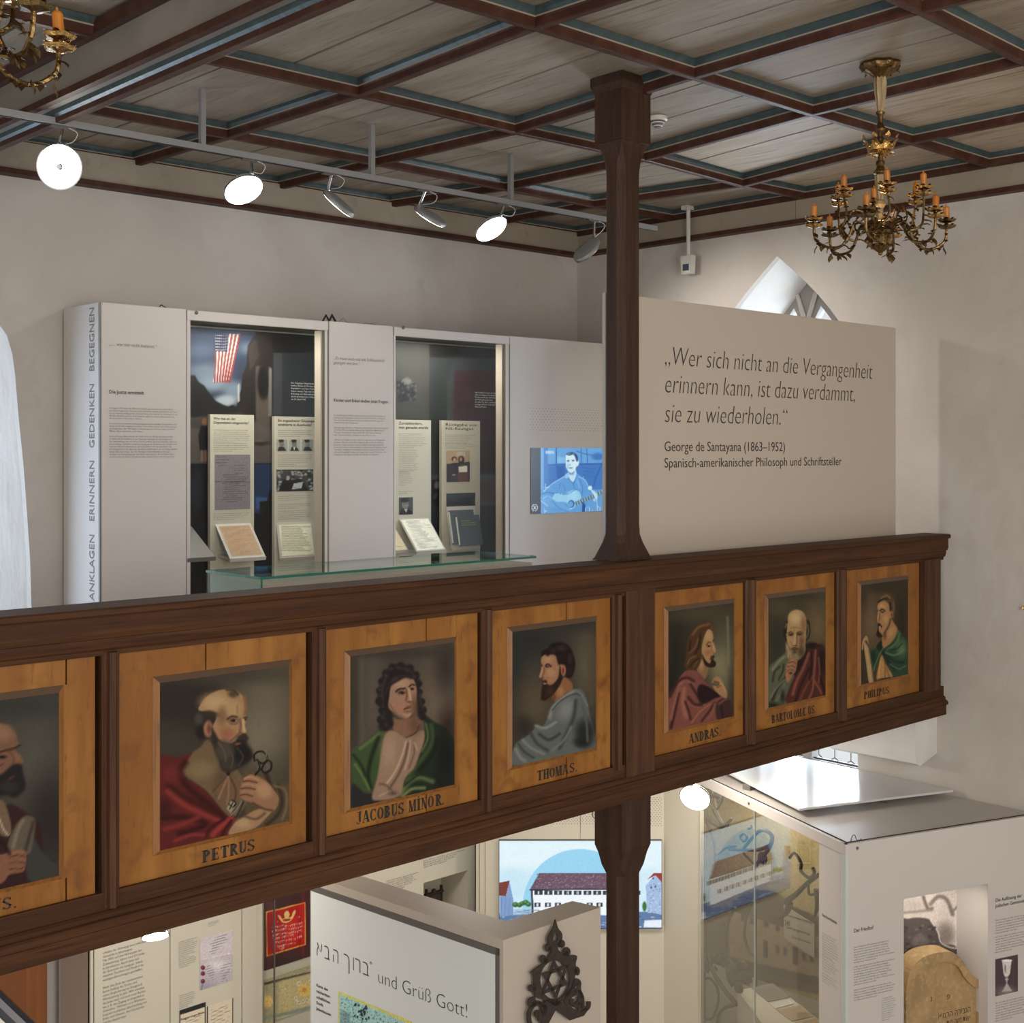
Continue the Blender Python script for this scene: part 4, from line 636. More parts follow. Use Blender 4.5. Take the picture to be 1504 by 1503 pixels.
# PHILIPUS
T = (1245, 835, 7.518)
portrait(1243, 1350.5, K(T, (146, 180), (672, 125), (660, 1170), (150, 1285)), T, (78, 62, 36), [
    ('e', (50, 40, 26), 90, 600, 600, 60, 300), ('e', (126, 102, 62), 150, 260, 600, 90, 220), ('e', (64, 52, 34), 60, 400, 200, 260, 60), ('e', (52, 42, 28), 60, 200, 1150, 60, 100), ('e', (70, 58, 40), 40, 180, 300, 30, 120),
    poly((64, 52, 34), 10, (150, 900), (180, 900), (240, 1260), (150, 1285)), poly((38, 74, 50), 8, (245, 930), (300, 890), (375, 800), (440, 860), (550, 680), (620, 760), (662, 850), (662, 1170), (500, 1195), (440, 1080), (370, 930), (330, 1050), (290, 1140), (250, 1060)),
    ('e', (92, 126, 74), 50, 590, 880, 50, 80), ('e', (22, 46, 34), 30, 280, 980, 26, 60), line((22, 44, 32), 26, 16, (380, 900), (430, 1000), (520, 1120)), line((88, 124, 76), 20, 14, (440, 900), (540, 820), (570, 720)), line((110, 140, 84), 14, 12, (420, 930), (520, 960), (620, 900)), line((24, 50, 36), 18, 14, (430, 960), (520, 1030), (620, 1040)), line((30, 60, 42), 14, 10, (450, 900), (540, 890), (600, 830)), line((84, 116, 72), 14, 10, (470, 1060), (560, 1110), (640, 1080)), line((100, 130, 80), 9, 6, (560, 690), (490, 810), (380, 900), (310, 1050), (285, 1130)), poly((24, 40, 30), 10, (320, 860), (375, 800), (390, 860), (350, 910)),
    poly((186, 130, 52), 7, (375, 960), (420, 1060), (500, 1200), (410, 1225), (320, 1230), (340, 1080)), line((110, 72, 28), 6, 5, (400, 990), (416, 1100), (408, 1220)), line((214, 160, 74), 14, 8, (365, 1020), (350, 1130), (345, 1210)), line((130, 86, 34), 10, 8, (430, 1100), (460, 1200)), line((210, 150, 66), 10, 6, (384, 1040), (385, 1160)), ('e', (52, 34, 22), 10, 420, 1222, 90, 14, -8),
    poly((180, 122, 60), 7, (390, 720), (440, 640), (480, 560), (520, 620), (550, 680), (500, 790), (430, 860), (388, 870), (380, 780)), ('e', (200, 146, 78), 24, 480, 700, 30, 60, 20), ('e', (120, 74, 36), 14, 410, 740, 16, 44),
    poly((96, 70, 38), 7, (330, 400), (332, 340), (370, 290), (430, 272), (480, 290), (518, 350), (526, 440), (515, 540), (500, 560), (480, 470), (460, 440), (455, 390), (400, 355), (360, 370)), line((150, 116, 68), 12, 8, (370, 330), (430, 300), (470, 330)), line((50, 34, 20), 14, 8, (340, 370), (390, 340), (440, 340)), line((130, 104, 64), 8, 8, (505, 370), (512, 470)), line((44, 30, 18), 14, 8, (470, 380), (478, 450)),
    poly((184, 130, 68), 6, (335, 395), (400, 358), (450, 395), (462, 470), (485, 500), (478, 580), (430, 680), (380, 740), (345, 720), (340, 640), (326, 585), (325, 570), (336, 520), (328, 460)), ('e', (206, 154, 84), 20, 380, 420, 36, 30), ('e', (204, 150, 84), 16, 420, 560, 24, 40), line((58, 38, 22), 15, 6, (358, 470), (380, 450), (412, 470)), ('e', (48, 30, 20), 5, 384, 484, 18, 9), line((56, 36, 22), 9, 4, (326, 470), (340, 462)), line((118, 74, 38), 9, 8, (352, 500), (354, 550), (342, 585)), line((212, 160, 92), 8, 5, (336, 500), (330, 560)), ('e', (180, 118, 64), 6, 486, 510, 16, 40), ('e', (110, 60, 34), 5, 486, 514, 7, 22),
    poly((48, 30, 18), 7, (330, 615), (350, 605), (378, 640), (366, 660), (348, 640), (345, 690), (375, 730), (385, 755), (345, 765), (316, 735), (325, 690), (338, 650)), ('e', (224, 176, 120), 4, 356, 652, 8, 12), line((84, 54, 30), 14, 14, (400, 720), (450, 640), (475, 560)),
    poly((186, 146, 82), 5, (176, 830), (195, 822), (235, 900), (260, 1060), (285, 1250), (235, 1262), (205, 1060)), line((122, 92, 46), 10, 6, (235, 900), (262, 1060), (283, 1240)), line((206, 168, 100), 10, 6, (195, 860), (225, 1020), (250, 1220)), poly((192, 140, 78), 5, (160, 820), (180, 770), (205, 745), (222, 770), (232, 840), (215, 800), (190, 800), (172, 850), (168, 900), (156, 890))],
    None, 95, ('PHiLiPUS.', 1269, 1027.3, 1308.5, 1018, 10.5), 'orange-brown panel with a bearded apostle in a green cloak, lettered PHILIPUS')
# ============================================================ TIMBER POST
CXP, CYP = 4.875, 4.395
def oct_(hx, hy, c, z):
    c = max(c, .0005); P = [(-hx, -hy + c), (-hx + c, -hy), (hx - c, -hy), (hx, -hy + c), (hx, hy - c), (hx - c, hy), (-hx + c, hy), (-hx, hy - c)]
    return [(CXP + x, CYP + y, z) for x, y in P]
post = thing('timber_post', (CXP, CYP, ZF), 'dark brown chamfered wooden post rising through the balustrade to the ceiling', 'post')
def pl(*S): return [oct_(*s) for s in S]
mb = MB(); mb.loft(pl((.082, .066, .032, -.50), (.082, .066, .034, 1.36), (.082, .066, .032, 1.40), (.084, .068, .022, 1.47))); mb.build('shaft', POSTM, post)
mb = MB(); mb.loft(pl((.084, .068, .020, 1.465), (.086, .070, .010, 1.49), (.092, .075, .002, 1.52), (.104, .085, 0, 1.537), (.110, .090, 0, 1.54), (.110, .090, 0, 1.80))); mb.build('capital', POSTM, post)
mb = MB(); mb.loft(pl((.112, .092, 0, 1.79), (.118, .10, 0, 1.81), (.124, .108, 0, 1.825), (.124, .108, 0, 1.868))); mb.build('head_moulding', POSTM, post)
mb = MB(); mb.loft(pl((.125, .098, .004, -.548), (.118, .092, .01, -.536), (.096, .076, .03, -.46), (.086, .069, .034, -.42), (.083, .067, .034, -.36))); mb.build('base_flare', POSTM, post)
mb = MB(); mb.loft(pl((.108, .092, 0, -1.70), (.108, .092, 0, -1.98), (.096, .08, .002, -2.02), (.086, .07, .006, -2.08), (.0832, .0672, .034, -2.12))); mb.build('lower_capital', POSTM, post)
mb = MB(); mb.loft(pl((.083, .067, .034, ZF), (.083, .067, .034, -2.119))); mb.build('lower_shaft', POSTM, post)

# ============================================================ UPPER EXHIBIT WALL
YD = 7.12; fd = Fr((0, YD), (1, 0)); X0 = at(1, YD, 146, 500)[0]; X1 = 7.62
ZTOP = fd.az(146, 444)[1]; ZBT = ZG
def fx(u, d=0.): return fd.az(u, 600, d)[0]
ew = thing('exhibit_wall', ((X0 + X1) / 2, 7.35, ZG), 'long white exhibit wall with two glass showcases, standing on the gallery', 'display')
def pbox(a0, a1, z0, z1, d0, d1, name, m, par=ew, fr=fd): return MB().fbox(fr, a0, a1, z0, z1, d0, d1).build(name, m, par)
DEP = YB - YD - .03
# body: end panel, back, top
end = MB().fbox(fd, X0 - .0, X0 + .02, ZBT, ZTOP, -DEP, -.012).build('end_panel', WHITE, ew)
pbox(X0 + .02, X1, ZBT, ZTOP - .02, -DEP, -DEP + .02, 'back_board', CREAMP)
pbox(X0 + .02, X1, ZTOP - .045, ZTOP - .02, -DEP + .02, -.03, 'top_board', DGREY)
pbox(X0 + .02, X1, -1.30, -1.28, -DEP + .02, -.03, 'showcase_floor', CREAMP)
pbox(X0, X0 + .012, ZBT, ZTOP, -.014, .0, 'corner_profile', GREY)
fe = Fr((X0 - .001, 0), (0, 1))
def panel_txt(u0, u1, name='text_panel'):
    return pbox(fx(u0), fx(u1), ZBT, ZTOP, -.03, 0, name, WHITE)
p1 = panel_txt(148.5, 273.3); p2 = panel_txt(483.5, 577.5); p3 = panel_txt(749, 1060)
# side panel lettering, upright
mb = MB()
for wd, ya, yb in (('ANKLAGEN', 883, 786), ('ERINNERN', 767, 677), ('GEDENKEN', 659, 564), ('BEGEGNEN', 546, 451.5)):
    V, F = textmesh(wd); zb, zt_ = [at(0, X0, 138.3, y)[2] for y in (ya, yb)]; k = (zt_ - zb) / V[:, 0].max(); y0 = at(0, X0, 138.5, 700)[1]; y1 = at(0, X0, 131.5, 700)[1]; s = (y1 - y0) / CAPH
    mb.add([(X0 - .0015, y0 + y * s, zb + x * k) for x, y in V], F)
mb.build('lettering', INKG, end)
L = ew
wr(fd, '„… war mir nicht bekannt.“', 160, 507.5, 230.5, 5, shear=.2).build('lettering', INKG, p1)
mb = wr(fd, 'Die Justiz ermittelt', 160, 578, 211.5, 5, off=.012); mb.build('heading', INK, p1)
B1 = ['Im August 1945 hatten die Alliierten in Nürnberg einen internationalen Militär-', 'gerichtshof eingerichtet. Erstmals in der Geschichte stellten Siegermächte die Täter', 'vor ein Gericht und klagten sie an. Damit wurde das Ausmaß der Verbrechen in der', 'NS-Zeit öffentlich gemacht. Viele Deutsche sagten, sie hätten jetzt erstmals von', 'den geschehenen Gräueltaten erfahren.', '',
      'Im ersten Prozess wurden 24 Hauptkriegsverbrecher angeklagt. Diese beriefen sich', 'darauf, nur Befehle ausgeführt zu haben. 12 von ihnen wurden zum Tode verurteilt', 'und hingerichtet. Bis 1949 folgten in Nürnberg weitere Prozesse gegen deutsche', 'Militärs, Ärzte, Industrielle und Politiker.', '',
      'Auch auf lokaler Ebene wurden die Verbrechen der NS-Zeit juristisch verfolgt.', 'So wurde die Brandstiftung an der Göppinger Synagoge vor Gericht gebracht.', 'Die Untersuchung, wer vor Ort an der Deportation der Juden mitwirkte, führte zu', 'keiner Anklage. Schließlich rückten in Göppingen die Verbrechen der NS-Zeit noch', 'mehr ins öffentliche Bewusstsein, als im Dezember 1959 der Apotheker, der', 'nach Kriegsende in der Stadt eine Apotheke eröffnet hatte, von der Polizei verhaftet', 'wurde. Nun kam heraus, dass der ehemalige SS-Sturmbannführer als Lager-', 'apotheker im Vernichtungslager Auschwitz eingesetzt war. An der Rampe hatte', 'er Kinder und ihre Mütter, Kranke und Alte selektiert und in den Tod geschickt.']
wr(fd, B1, 160.5, 600.5, 261, 2.3, 3.78, res=0).build('body_text', INKG, p1)
wr(fd, ['„Es muss auch mal ein Schlussstrich', 'gezogen werden.“'], 490, 528, 564.5, 4.6, 6.6, shear=.2).build('lettering', INKG, p2)
wr(fd, 'Kinder und Enkel stellen jetzt Fragen', 490, 590, 569.5, 4.6, off=.012).build('heading', INK, p2)
B2 = ['Die Aufarbeitung der NS-Zeit begann in der westdeutschen Gesellschaft sehr', 'verhalten nach Kriegsende, sie setzte erst in den 1960er Jahren ein. Begleitet', 'war und ist diese Entwicklung bis heute von Schlussstrichforderungen und', 'anderer Abwehr der Vergangenheit.', '', 'Bundespräsident Richard von Weizsäcker setzte mit seiner Rede zum Kriegsende', 'am 8. Mai 1985 einen wichtigen Akzent in der öffentlichen Aufarbeitung der', 'NS-Zeit in Deutschland. Er nannte den 8. Mai 1945 „Tag der Befreiung“', 'statt „Tag der Niederlage“ und führte in seiner Rede u. a. aus:', '',
      '„Wir alle, ob schuldig oder nicht, ob alt oder jung, müssen die Vergangenheit', 'annehmen. Wir alle sind von ihren Folgen betroffen und für sie in Haftung', 'genommen. Jüngere und Ältere müssen und können sich gegenseitig helfen', 'zu verstehen, warum es lebenswichtig ist, die Erinnerung wachzuhalten. Es geht', 'nicht darum, Vergangenheit zu bewältigen. Das kann man gar nicht. Sie lässt', 'sich ja nicht nachträglich ändern oder ungeschehen machen. Wer aber vor der', 'Vergangenheit die Augen verschließt, wird blind für die Gegenwart.“']
wr(fd, B2, 490.5, 611, 570, 2.2, 3.62, res=0).build('body_text', INKG, p2)
# perforated sound field and monitor in the right panel
def dots(fr, u0, v0, u1, v1, par, pu=4.6, m=INKG, d=.001, r=.0035):
    a0, z0 = fr.az(u0, v0, d); a1, z1 = fr.az(u1, v1, d); st = fr.az(u0 + pu, v0, d)[0] - a0; mb = MB(); z = z0; k = 0
    while z > z1:
        a = a0 + (st / 2 if k % 2 else 0)
        while a < a1:
            mb.add([fr.p(a + r * math.cos(q), z + r * math.sin(q), d) for q in np.arange(6) * math.pi / 3], [tuple(range(6))]); a += st
        z -= st * .62; k += 1
    o = mb.build('perforation', m, par); o['kind'] = 'stuff'; return o
dots(fd, 779, 600, 905, 636, p3)
T = (770, 650, 11.57); S = lambda g: (int(g * .42), int(g * .72), g)
a0, z1 = fd.az(779.5, 658, .004); a1, _ = fd.az(906, 658, .004); z0 = fd.az(779.5, 755.5, .004)[1]
mon = MB().fbox(fd, a0, a1, z0, z1, -.03, .003).build('monitor', DGREY, p3)
sh = [('p', (42, 52, 66), 2, [(100, 60), (278, 60), (278, 1260), (100, 1260)]), ('p', (112, 170, 226), 8, [(278, 60), (330, 60), (330, 800), (278, 800)]), ('p', (70, 128, 198), 6, [(330, 60), (400, 60), (400, 800), (330, 800)]), ('p', (104, 166, 222), 8, [(405, 60), (1450, 60), (1450, 340), (405, 370)]), ('p', (128, 188, 236), 16, [(560, 240), (720, 260), (720, 350), (560, 352)]), ('p', (52, 104, 176), 5, [(532, 60), (556, 60), (556, 380), (532, 380)]), ('p', (54, 108, 180), 6, [(400, 368), (1450, 340), (1450, 385), (400, 400)]), ('p', (64, 122, 194), 20, [(400, 400), (1450, 385), (1450, 800), (400, 800)]), ('p', (48, 100, 178), 14, [(540, 400), (690, 400), (680, 560), (560, 640)])]
sh += [line((58, 112, 182), 16, 6, (900, 150), (1100, 210), (1400, 240)), line((58, 112, 182), 14, 6, (965, 100), (970, 340)), line((52, 106, 178), 14, 6, (980, 420), (1180, 460)), line((52, 106, 178), 14, 6, (1000, 480), (1190, 520)), line((52, 106, 178), 14, 6, (1010, 550), (1200, 590)), line((52, 106, 178), 30, 10, (1340, 340), (1230, 560), (1180, 740)), line((54, 108, 180), 14, 6, (1060, 100), (1075, 340)), ('e', (62, 118, 190), 30, 1250, 240, 100, 60), line((140, 196, 238), 10, 8, (1000, 580), (1010, 800)),
    poly((96, 160, 220), 6, (290, 890), (420, 760), (560, 650), (700, 570), (740, 530), (870, 510), (960, 580), (1040, 640), (1090, 740), (1150, 830), (1180, 900), (1000, 950), (970, 1230), (560, 1230), (420, 1100), (290, 1000)),
    line((168, 214, 244), 14, 8, (330, 830), (480, 700), (680, 580)), line((168, 214, 244), 10, 8, (920, 580), (1030, 640), (1085, 740)), line((52, 104, 176), 12, 8, (300, 880), (400, 850), (500, 870)), line((62, 116, 188), 8, 6, (620, 690), (590, 790)), line((62, 116, 188), 8, 6, (660, 720), (700, 820)), line((60, 114, 186), 8, 6, (750, 620), (840, 700), (860, 620)), line((58, 110, 180), 8, 6, (940, 620), (990, 760), (980, 900)), line((130, 190, 234), 14, 8, (900, 640), (940, 780)), poly((150, 204, 240), 8, (690, 560), (740, 520), (750, 590), (700, 610)), line((70, 126, 196), 5, 3, (800, 650), (840, 680)), line((64, 120, 190), 10, 6, (830, 690), (850, 800)),
    poly((196, 228, 246), 5, (745, 490), (870, 470), (880, 560), (830, 670), (770, 610)), ('e', (120, 178, 226), 16, 800, 530, 50, 26),
    poly((214, 238, 248), 5, (705, 260), (712, 215), (760, 200), (850, 190), (900, 240), (925, 340), (920, 390), (880, 420), (870, 470), (820, 515), (770, 510), (735, 470), (705, 400)), ('e', (170, 214, 240), 16, 740, 400, 24, 50),
    poly((44, 76, 120), 7, (715, 210), (740, 175), (830, 165), (900, 220), (915, 300), (890, 330), (870, 270), (840, 215), (770, 222)), line((150, 200, 236), 8, 4, (730, 200), (790, 180)), line((160, 204, 236), 8, 4, (800, 215), (850, 185)), ('e', (74, 120, 176), 8, 745, 315, 24, 16), ('e', (74, 120, 176), 8, 830, 308, 24, 15), ('e', (70, 118, 172), 6, 778, 382, 18, 6), ('e', (64, 108, 166), 5, 790, 436, 38, 9), ('e', (150, 196, 232), 5, 790, 448, 26, 6), line((60, 108, 170), 10, 6, (745, 500), (800, 525), (860, 490)),
    poly((150, 208, 240), 6, (470, 940), (500, 880), (560, 858), (640, 870), (720, 885), (800, 830), (870, 805), (930, 830), (960, 900), (960, 960), (870, 1080), (800, 1140), (700, 1150), (590, 1120), (520, 1060), (480, 1000)), ('e', (166, 218, 246), 40, 820, 900, 90, 70), line((70, 128, 196), 8, 4, (470, 950), (500, 885), (560, 860), (720, 888), (870, 808), (935, 835)), ('e', (44, 84, 140), 4, 800, 1045, 56, 66), ('e', (104, 166, 222), 8, 790, 1050, 44, 52), ('p', (104, 134, 150), 3, [(860, 1010), (1380, 790), (1400, 850), (880, 1080)])]
for k in range(24): x = 880 + k * 21; y = 1040 - k * 9.6; sh.append(('l', (196, 226, 240) if k % 2 else (52, 84, 124), 3, [(x - 8, y - 28), (x + 12, y + 28)], 7))
sh += [poly((106, 168, 222), 6, (290, 910), (400, 900), (480, 960), (560, 1010), (680, 1010), (760, 1060), (770, 1140), (690, 1180), (620, 1140), (560, 1100), (430, 1090), (330, 1020)), line((52, 104, 172), 8, 5, (480, 1000), (560, 1090), (620, 1130), (740, 1180)), line((58, 110, 180), 6, 4, (690, 1050), (760, 1100)), line((170, 216, 244), 8, 5, (320, 960), (400, 910), (470, 950)), ('e', (206, 236, 248), 5, 1118, 775, 36, 36), poly((190, 226, 246), 5, (1130, 800), (1200, 840), (1240, 900), (1230, 980), (1180, 900)), line((200, 230, 248), 9, 4, (1230, 960), (1240, 1100), (1250, 1220)), line((190, 224, 244), 12, 5, (285, 990), (400, 1085)), line((190, 224, 244), 8, 4, (310, 760), (420, 765)), line((190, 224, 244), 8, 4, (358, 700), (355, 810)), line((190, 224, 244), 8, 4, (290, 1160), (380, 1165)), line((190, 224, 244), 8, 4, (340, 1120), (350, 1210)), line((200, 230, 246), 8, 4, (1045, 1200), (1045, 1110), (1105, 1110), (1105, 1200)), line((200, 230, 246), 8, 4, (1160, 1140), (1165, 1200)), line((200, 230, 246), 8, 4, (1250, 1090), (1290, 1120), (1270, 1190)), ('p', (34, 80, 150), 8, [(985, 1000), (1040, 1060), (1030, 1220), (980, 1220)]), ('e', (170, 210, 236), 4, 1190, 980, 20, 26), line((40, 80, 140), 8, 6, (290, 1230), (620, 1210), (1400, 1190))]
for k, s_ in enumerate('SUEWEST'): sh.append(('l', (206, 228, 246), 4, [(365 + k * 21, 150), (378 + k * 21, 190)], 9)); sh.append(('l', (206, 228, 246), 4, [(380 + k * 21, 152), (366 + k * 21, 186)], 5))
n_ = 24; C_ = [(178 + 50 * math.cos(2 * math.pi * k / n_), 1110 + 56 * math.sin(2 * math.pi * k / n_)) for k in range(n_ + 1)]
sh += [('l', (215, 220, 228), 3, C_, 9), ('l', (225, 230, 236), 3, [(158, 1088), (198, 1132)], 11), ('l', (225, 230, 236), 3, [(198, 1088), (158, 1132)], 11)]
picture('screen_image', fd, a0, a1, z0, z1, .0045, 150, T, (100, 160, 215), sh, SCREEN, mon, .9, .02)
# showcases -------------------------------------------------------------
def showcase(ul, ur, ul2, ur2, vt, vb):
    zt = fd.az(ul, vt)[1]; zb = fd.az(ul, vb)[1]; a0, a1, b0, b1 = fx(ul), fx(ur), fx(ul2), fx(ur2)
    h = pbox(a0, a1, ZTOP - .063, ZTOP - .004, -.03, .006, 'header_rail', WHITE); q = fd.az(ul + 14, vt + 4.5, .008)
    mb = MB(); mb.lathe([(.012, 0), (.012, .004), (.004, .006)], (0, 0, 0), 10); R = [(fd.p(q[0], q[1], .006) + fd.dx * v[0] + U3 * v[1] + fd.n * v[2]) for v in mb.v]
    m2 = MB(); m2.add(R, mb.f); m2.build('lock', DGREY, h)
    pbox(a0, b0, -1.28, ZTOP - .063, -.03, 0, 'side_profile', WHITE); pbox(b1, b1 + .010, -1.28, ZTOP - .063, -.03, 0, 'side_profile', DGREY); pbox(b1 + .012, a1, -1.28, ZTOP - .063, -.04, -.002, 'side_profile', CREAMP)
    pbox(a0, a1, ZBT, -1.285, -.03, 0, 'plinth_board', WHITE)
    MB().fbox(fd, b0, b1, -1.28, ZTOP - .063, -.013, -.008).build('glass_pane', GLASS, ew)
    pbox(b1 - .012, b1, -1.28, ZTOP - .063, -.085, -.015, 'inner_return', QUOTE)
    l = bpy.data.lights.new('showcase_light', 'AREA'); l.shape = 'RECTANGLE'; l.size = (b1 - b0) * .6; l.size_y = .03; l.energy = 7.0; l.color = (1, .96, .86)
    o = bpy.data.objects.new('showcase_light', l); COL.objects.link(o); o.location = tuple(fd.p((b0 + b1) / 2, ZTOP - .047, -.10)); o.rotation_euler = (0, 0, 0)
    return b0, b1
c1 = showcase(274.5, 481, 279.5, 475, 455, 469); c2 = showcase(578.5, 747.5, 581, 741, 477, 492)
# printed backdrops, with reflections of the glass painted into them
DB = -.36
T = (275, 455, 3.581); zb_ = -1.2
sh = [('p', (44, 58, 82), 60, [(0, 0), (450, 0), (450, 250), (0, 250)]), ('p', (24, 34, 56), 30, [(0, 0), (240, 0), (200, 100), (0, 110)]), ('e', (96, 108, 124), 40, 80, 330, 120, 50), ('e', (120, 132, 146), 30, 130, 390, 90, 40), ('e', (104, 118, 136), 30, 250, 430, 60, 50), ('e', (70, 84, 108), 30, 60, 220, 70, 40), ('e', (86, 98, 116), 24, 320, 200, 40, 30), ('e', (150, 160, 168), 16, 200, 480, 60, 30),
    ('p', (22, 22, 26), 5, [(15, 345), (40, 345), (60, 380), (90, 400), (110, 430), (150, 480), (190, 500), (215, 510), (240, 500), (270, 520), (280, 560), (15, 575)]), ('p', (32, 27, 26), 4, [(445, 80), (380, 90), (350, 140), (318, 190), (310, 300), (290, 340), (282, 420), (262, 480), (262, 560), (320, 700), (445, 720)]), ('p', (160, 160, 160), 3, [(264, 400), (274, 385), (276, 480), (264, 490)]), ('p', (84, 74, 68), 8, [(360, 300), (400, 290), (440, 330), (440, 700), (360, 640)]), ('e', (14, 12, 14), 10, 400, 380, 32, 90), ('p', (110, 106, 104), 5, [(430, 300), (445, 310), (445, 560), (425, 560)]), ('p', (52, 44, 42), 6, [(320, 200), (360, 140), (380, 240), (330, 330)]),
    ('p', (92, 84, 80), 14, [(10, 570), (280, 545), (450, 640), (450, 810), (10, 810)]), ('p', (66, 60, 60), 8, [(10, 580), (120, 560), (120, 640), (10, 620)]), ('e', (40, 34, 34), 10, 390, 700, 40, 14), ('e', (120, 108, 104), 8, 380, 690, 26, 6),
    ('p', (12, 14, 20), 3, [(0, 812), (460, 808), (460, 1600), (0, 1600)]), ('p', (30, 52, 92), 5, [(352, 812), (452, 812), (452, 1080), (352, 1070)]), ('p', (62, 96, 150), 8, [(360, 985), (450, 990), (450, 1050), (360, 1050)]), ('p', (14, 15, 22), 4, [(380, 1010), (420, 1005), (430, 960), (455, 920), (460, 1120), (385, 1120)]), ('e', (34, 38, 50), 14, 48, 950, 36, 110), ('p', (20, 23, 32), 8, [(10, 1080), (120, 1120), (110, 1280), (10, 1270)]),
    ('p', (186, 180, 176), 2, [(148, 128), (280, 128), (264, 200), (215, 384), (136, 380), (146, 300)])]
for k in range(13):
    t0 = k / 13; x0 = 146 + k * 10.2; 
    if k % 2 == 0: sh.append(('p', (122, 48, 50), 1.5, [(149 + k * 10.2, 128), (159 + k * 10.2, 128), (148 + k * 6.6, 384), (141 + k * 6.2, 384)]))
sh.append(('p', (30, 36, 66), 1.5, [(148, 128), (218, 128), (212, 222), (146, 220)]))
for i in range(8):
    for j in range(6): sh.append(('e', (190, 190, 190), 1.2, 153 + i * 8.2 - j * .4, 136 + j * 15, 2.0, 2.6))
sh += [('p', (60, 40, 30), 1.5, [(284, 128), (380, 132), (380, 137), (284, 133)]), ('p', (24, 24, 30), 4, [(72, 610), (108, 610), (116, 660), (108, 740), (66, 740), (58, 660)]), ('e', (130, 92, 60), 4, 93, 588, 16, 18), ('p', (150, 112, 92), 3, [(72, 740), (82, 740), (84, 800), (70, 800)]), ('p', (150, 112, 92), 3, [(92, 740), (104, 740), (104, 796), (92, 796)])]
sh += [('p', (14, 15, 18), 3, [(445, 60), (700, 60), (700, 1400), (452, 1400)]), ('p', (40, 43, 48), 2, [(452, 228), (700, 224), (700, 560), (452, 560)]), ('p', (56, 58, 62), 2, [(452, 228), (498, 226), (498, 560), (452, 560)]), ('p', (26, 32, 44), 8, [(452, 900), (700, 900), (700, 1400), (452, 1400)])]  # grey panel at the right is a glass reflection painted into the print
b0 = fd.az(281, 600, DB)[0] - .3; b1 = fd.az(475, 600, DB)[0] + .02; zt = ZTOP - .065
bd1 = MB().fbox(fd, b0 + .02, b1, -1.25, zt, DB - .02, DB - .002).build('print_board', DGREY, ew)
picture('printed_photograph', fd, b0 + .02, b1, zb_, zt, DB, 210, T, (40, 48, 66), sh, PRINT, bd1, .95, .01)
wr(fd, ['Die Göppinger Hauptstraße mit', 'weißen Fahnen als Zeichen der', 'Kapitulation und dem US-Sternen-', 'banner wenige Tage nach der', 'Befreiung vom Nationalsozialismus', 'durch amerikanische Soldaten', 'am 20. April 1945.'], 427.5, 563.5, 469, 2.4, 4.0, res=0, d=DB + .003).build('caption', INKW, bd1)
T = (575, 475, 4.061)
sh = [('p', (22, 22, 22), 6, [(0, 50), (700, 100), (700, 210), (0, 200)]), ('p', (66, 66, 64), 4, [(20, 90), (225, 90), (225, 700), (20, 700)]), ('p', (12, 12, 12), 10, [(228, 100), (460, 130), (420, 190), (240, 200)]), ('p', (46, 52, 54), 4, [(225, 215), (700, 225), (700, 800), (225, 800)]), ('p', (56, 26, 38), 2, [(373, 282), (700, 285), (700, 900), (373, 880)]), ('p', (40, 46, 50), 3, [(340, 218), (344, 218), (344, 700), (340, 700)]), ('p', (48, 18, 30), 3, [(390, 450), (700, 450), (700, 525), (390, 520)]), ('e', (48, 28, 42), 20, 630, 760, 40, 120), ('p', (78, 80, 86), 3, [(240, 905), (700, 900), (700, 1090), (240, 1090)]), ('p', (90, 58, 70), 3, [(373, 940), (700, 935), (700, 1070), (373, 1070)]), ('p', (36, 46, 62), 4, [(0, 1090), (700, 1085), (700, 1700), (0, 1700)]), ('p', (12, 14, 18), 3, [(240, 935), (298, 935), (298, 1088), (240, 1085)]), ('e', (120, 122, 126), 5, 272, 965, 18, 22), ('e', (70, 74, 80), 6, 262, 1030, 12, 20, 20), ('p', (40, 44, 48), 4, [(20, 340), (90, 340), (150, 400), (130, 460), (40, 470)]), ('e', (110, 110, 108), 5, 90, 350, 30, 24)]  # grey ground and maroon rectangle: reflected exhibits painted into the print
rr = random.Random(4)
for k in range(60): x, y = 35 + rr.random() * 110, 350 + rr.random() * 110; sh.append(('e', (92, 88, 92) if k % 2 else (34, 34, 40), 3, x, y, 6, 5))
for y in (355, 368, 382): sh.append(('l', (36, 14, 22), 2, [(405, y), (545, y + 2)], 4))
b0 = fd.az(581, 600, DB)[0] - .35; b1 = fd.az(741, 600, DB)[0] + .02
bd2 = MB().fbox(fd, b0, b1, -1.25, zt, DB - .02, DB - .002).build('print_board', DGREY, ew)
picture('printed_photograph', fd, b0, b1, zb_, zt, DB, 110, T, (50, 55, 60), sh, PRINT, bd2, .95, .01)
wr(fd, ['Inge Auerbacher besucht die Gedenk-', 'stätte am Stuttgarter Nordbahnhof.', 'Von hier wurden über 2000 Juden', 'aus Württemberg deportiert.', 'Am selben Tag, dem 1. Dezember 1941,', 'auch Inge sowie ihre Großmutter', 'Betty Lauchheimer.'], 697.5, 577.5, 733, 2.3, 3.5, res=0, d=DB + .003).build('caption', INKW, bd2)
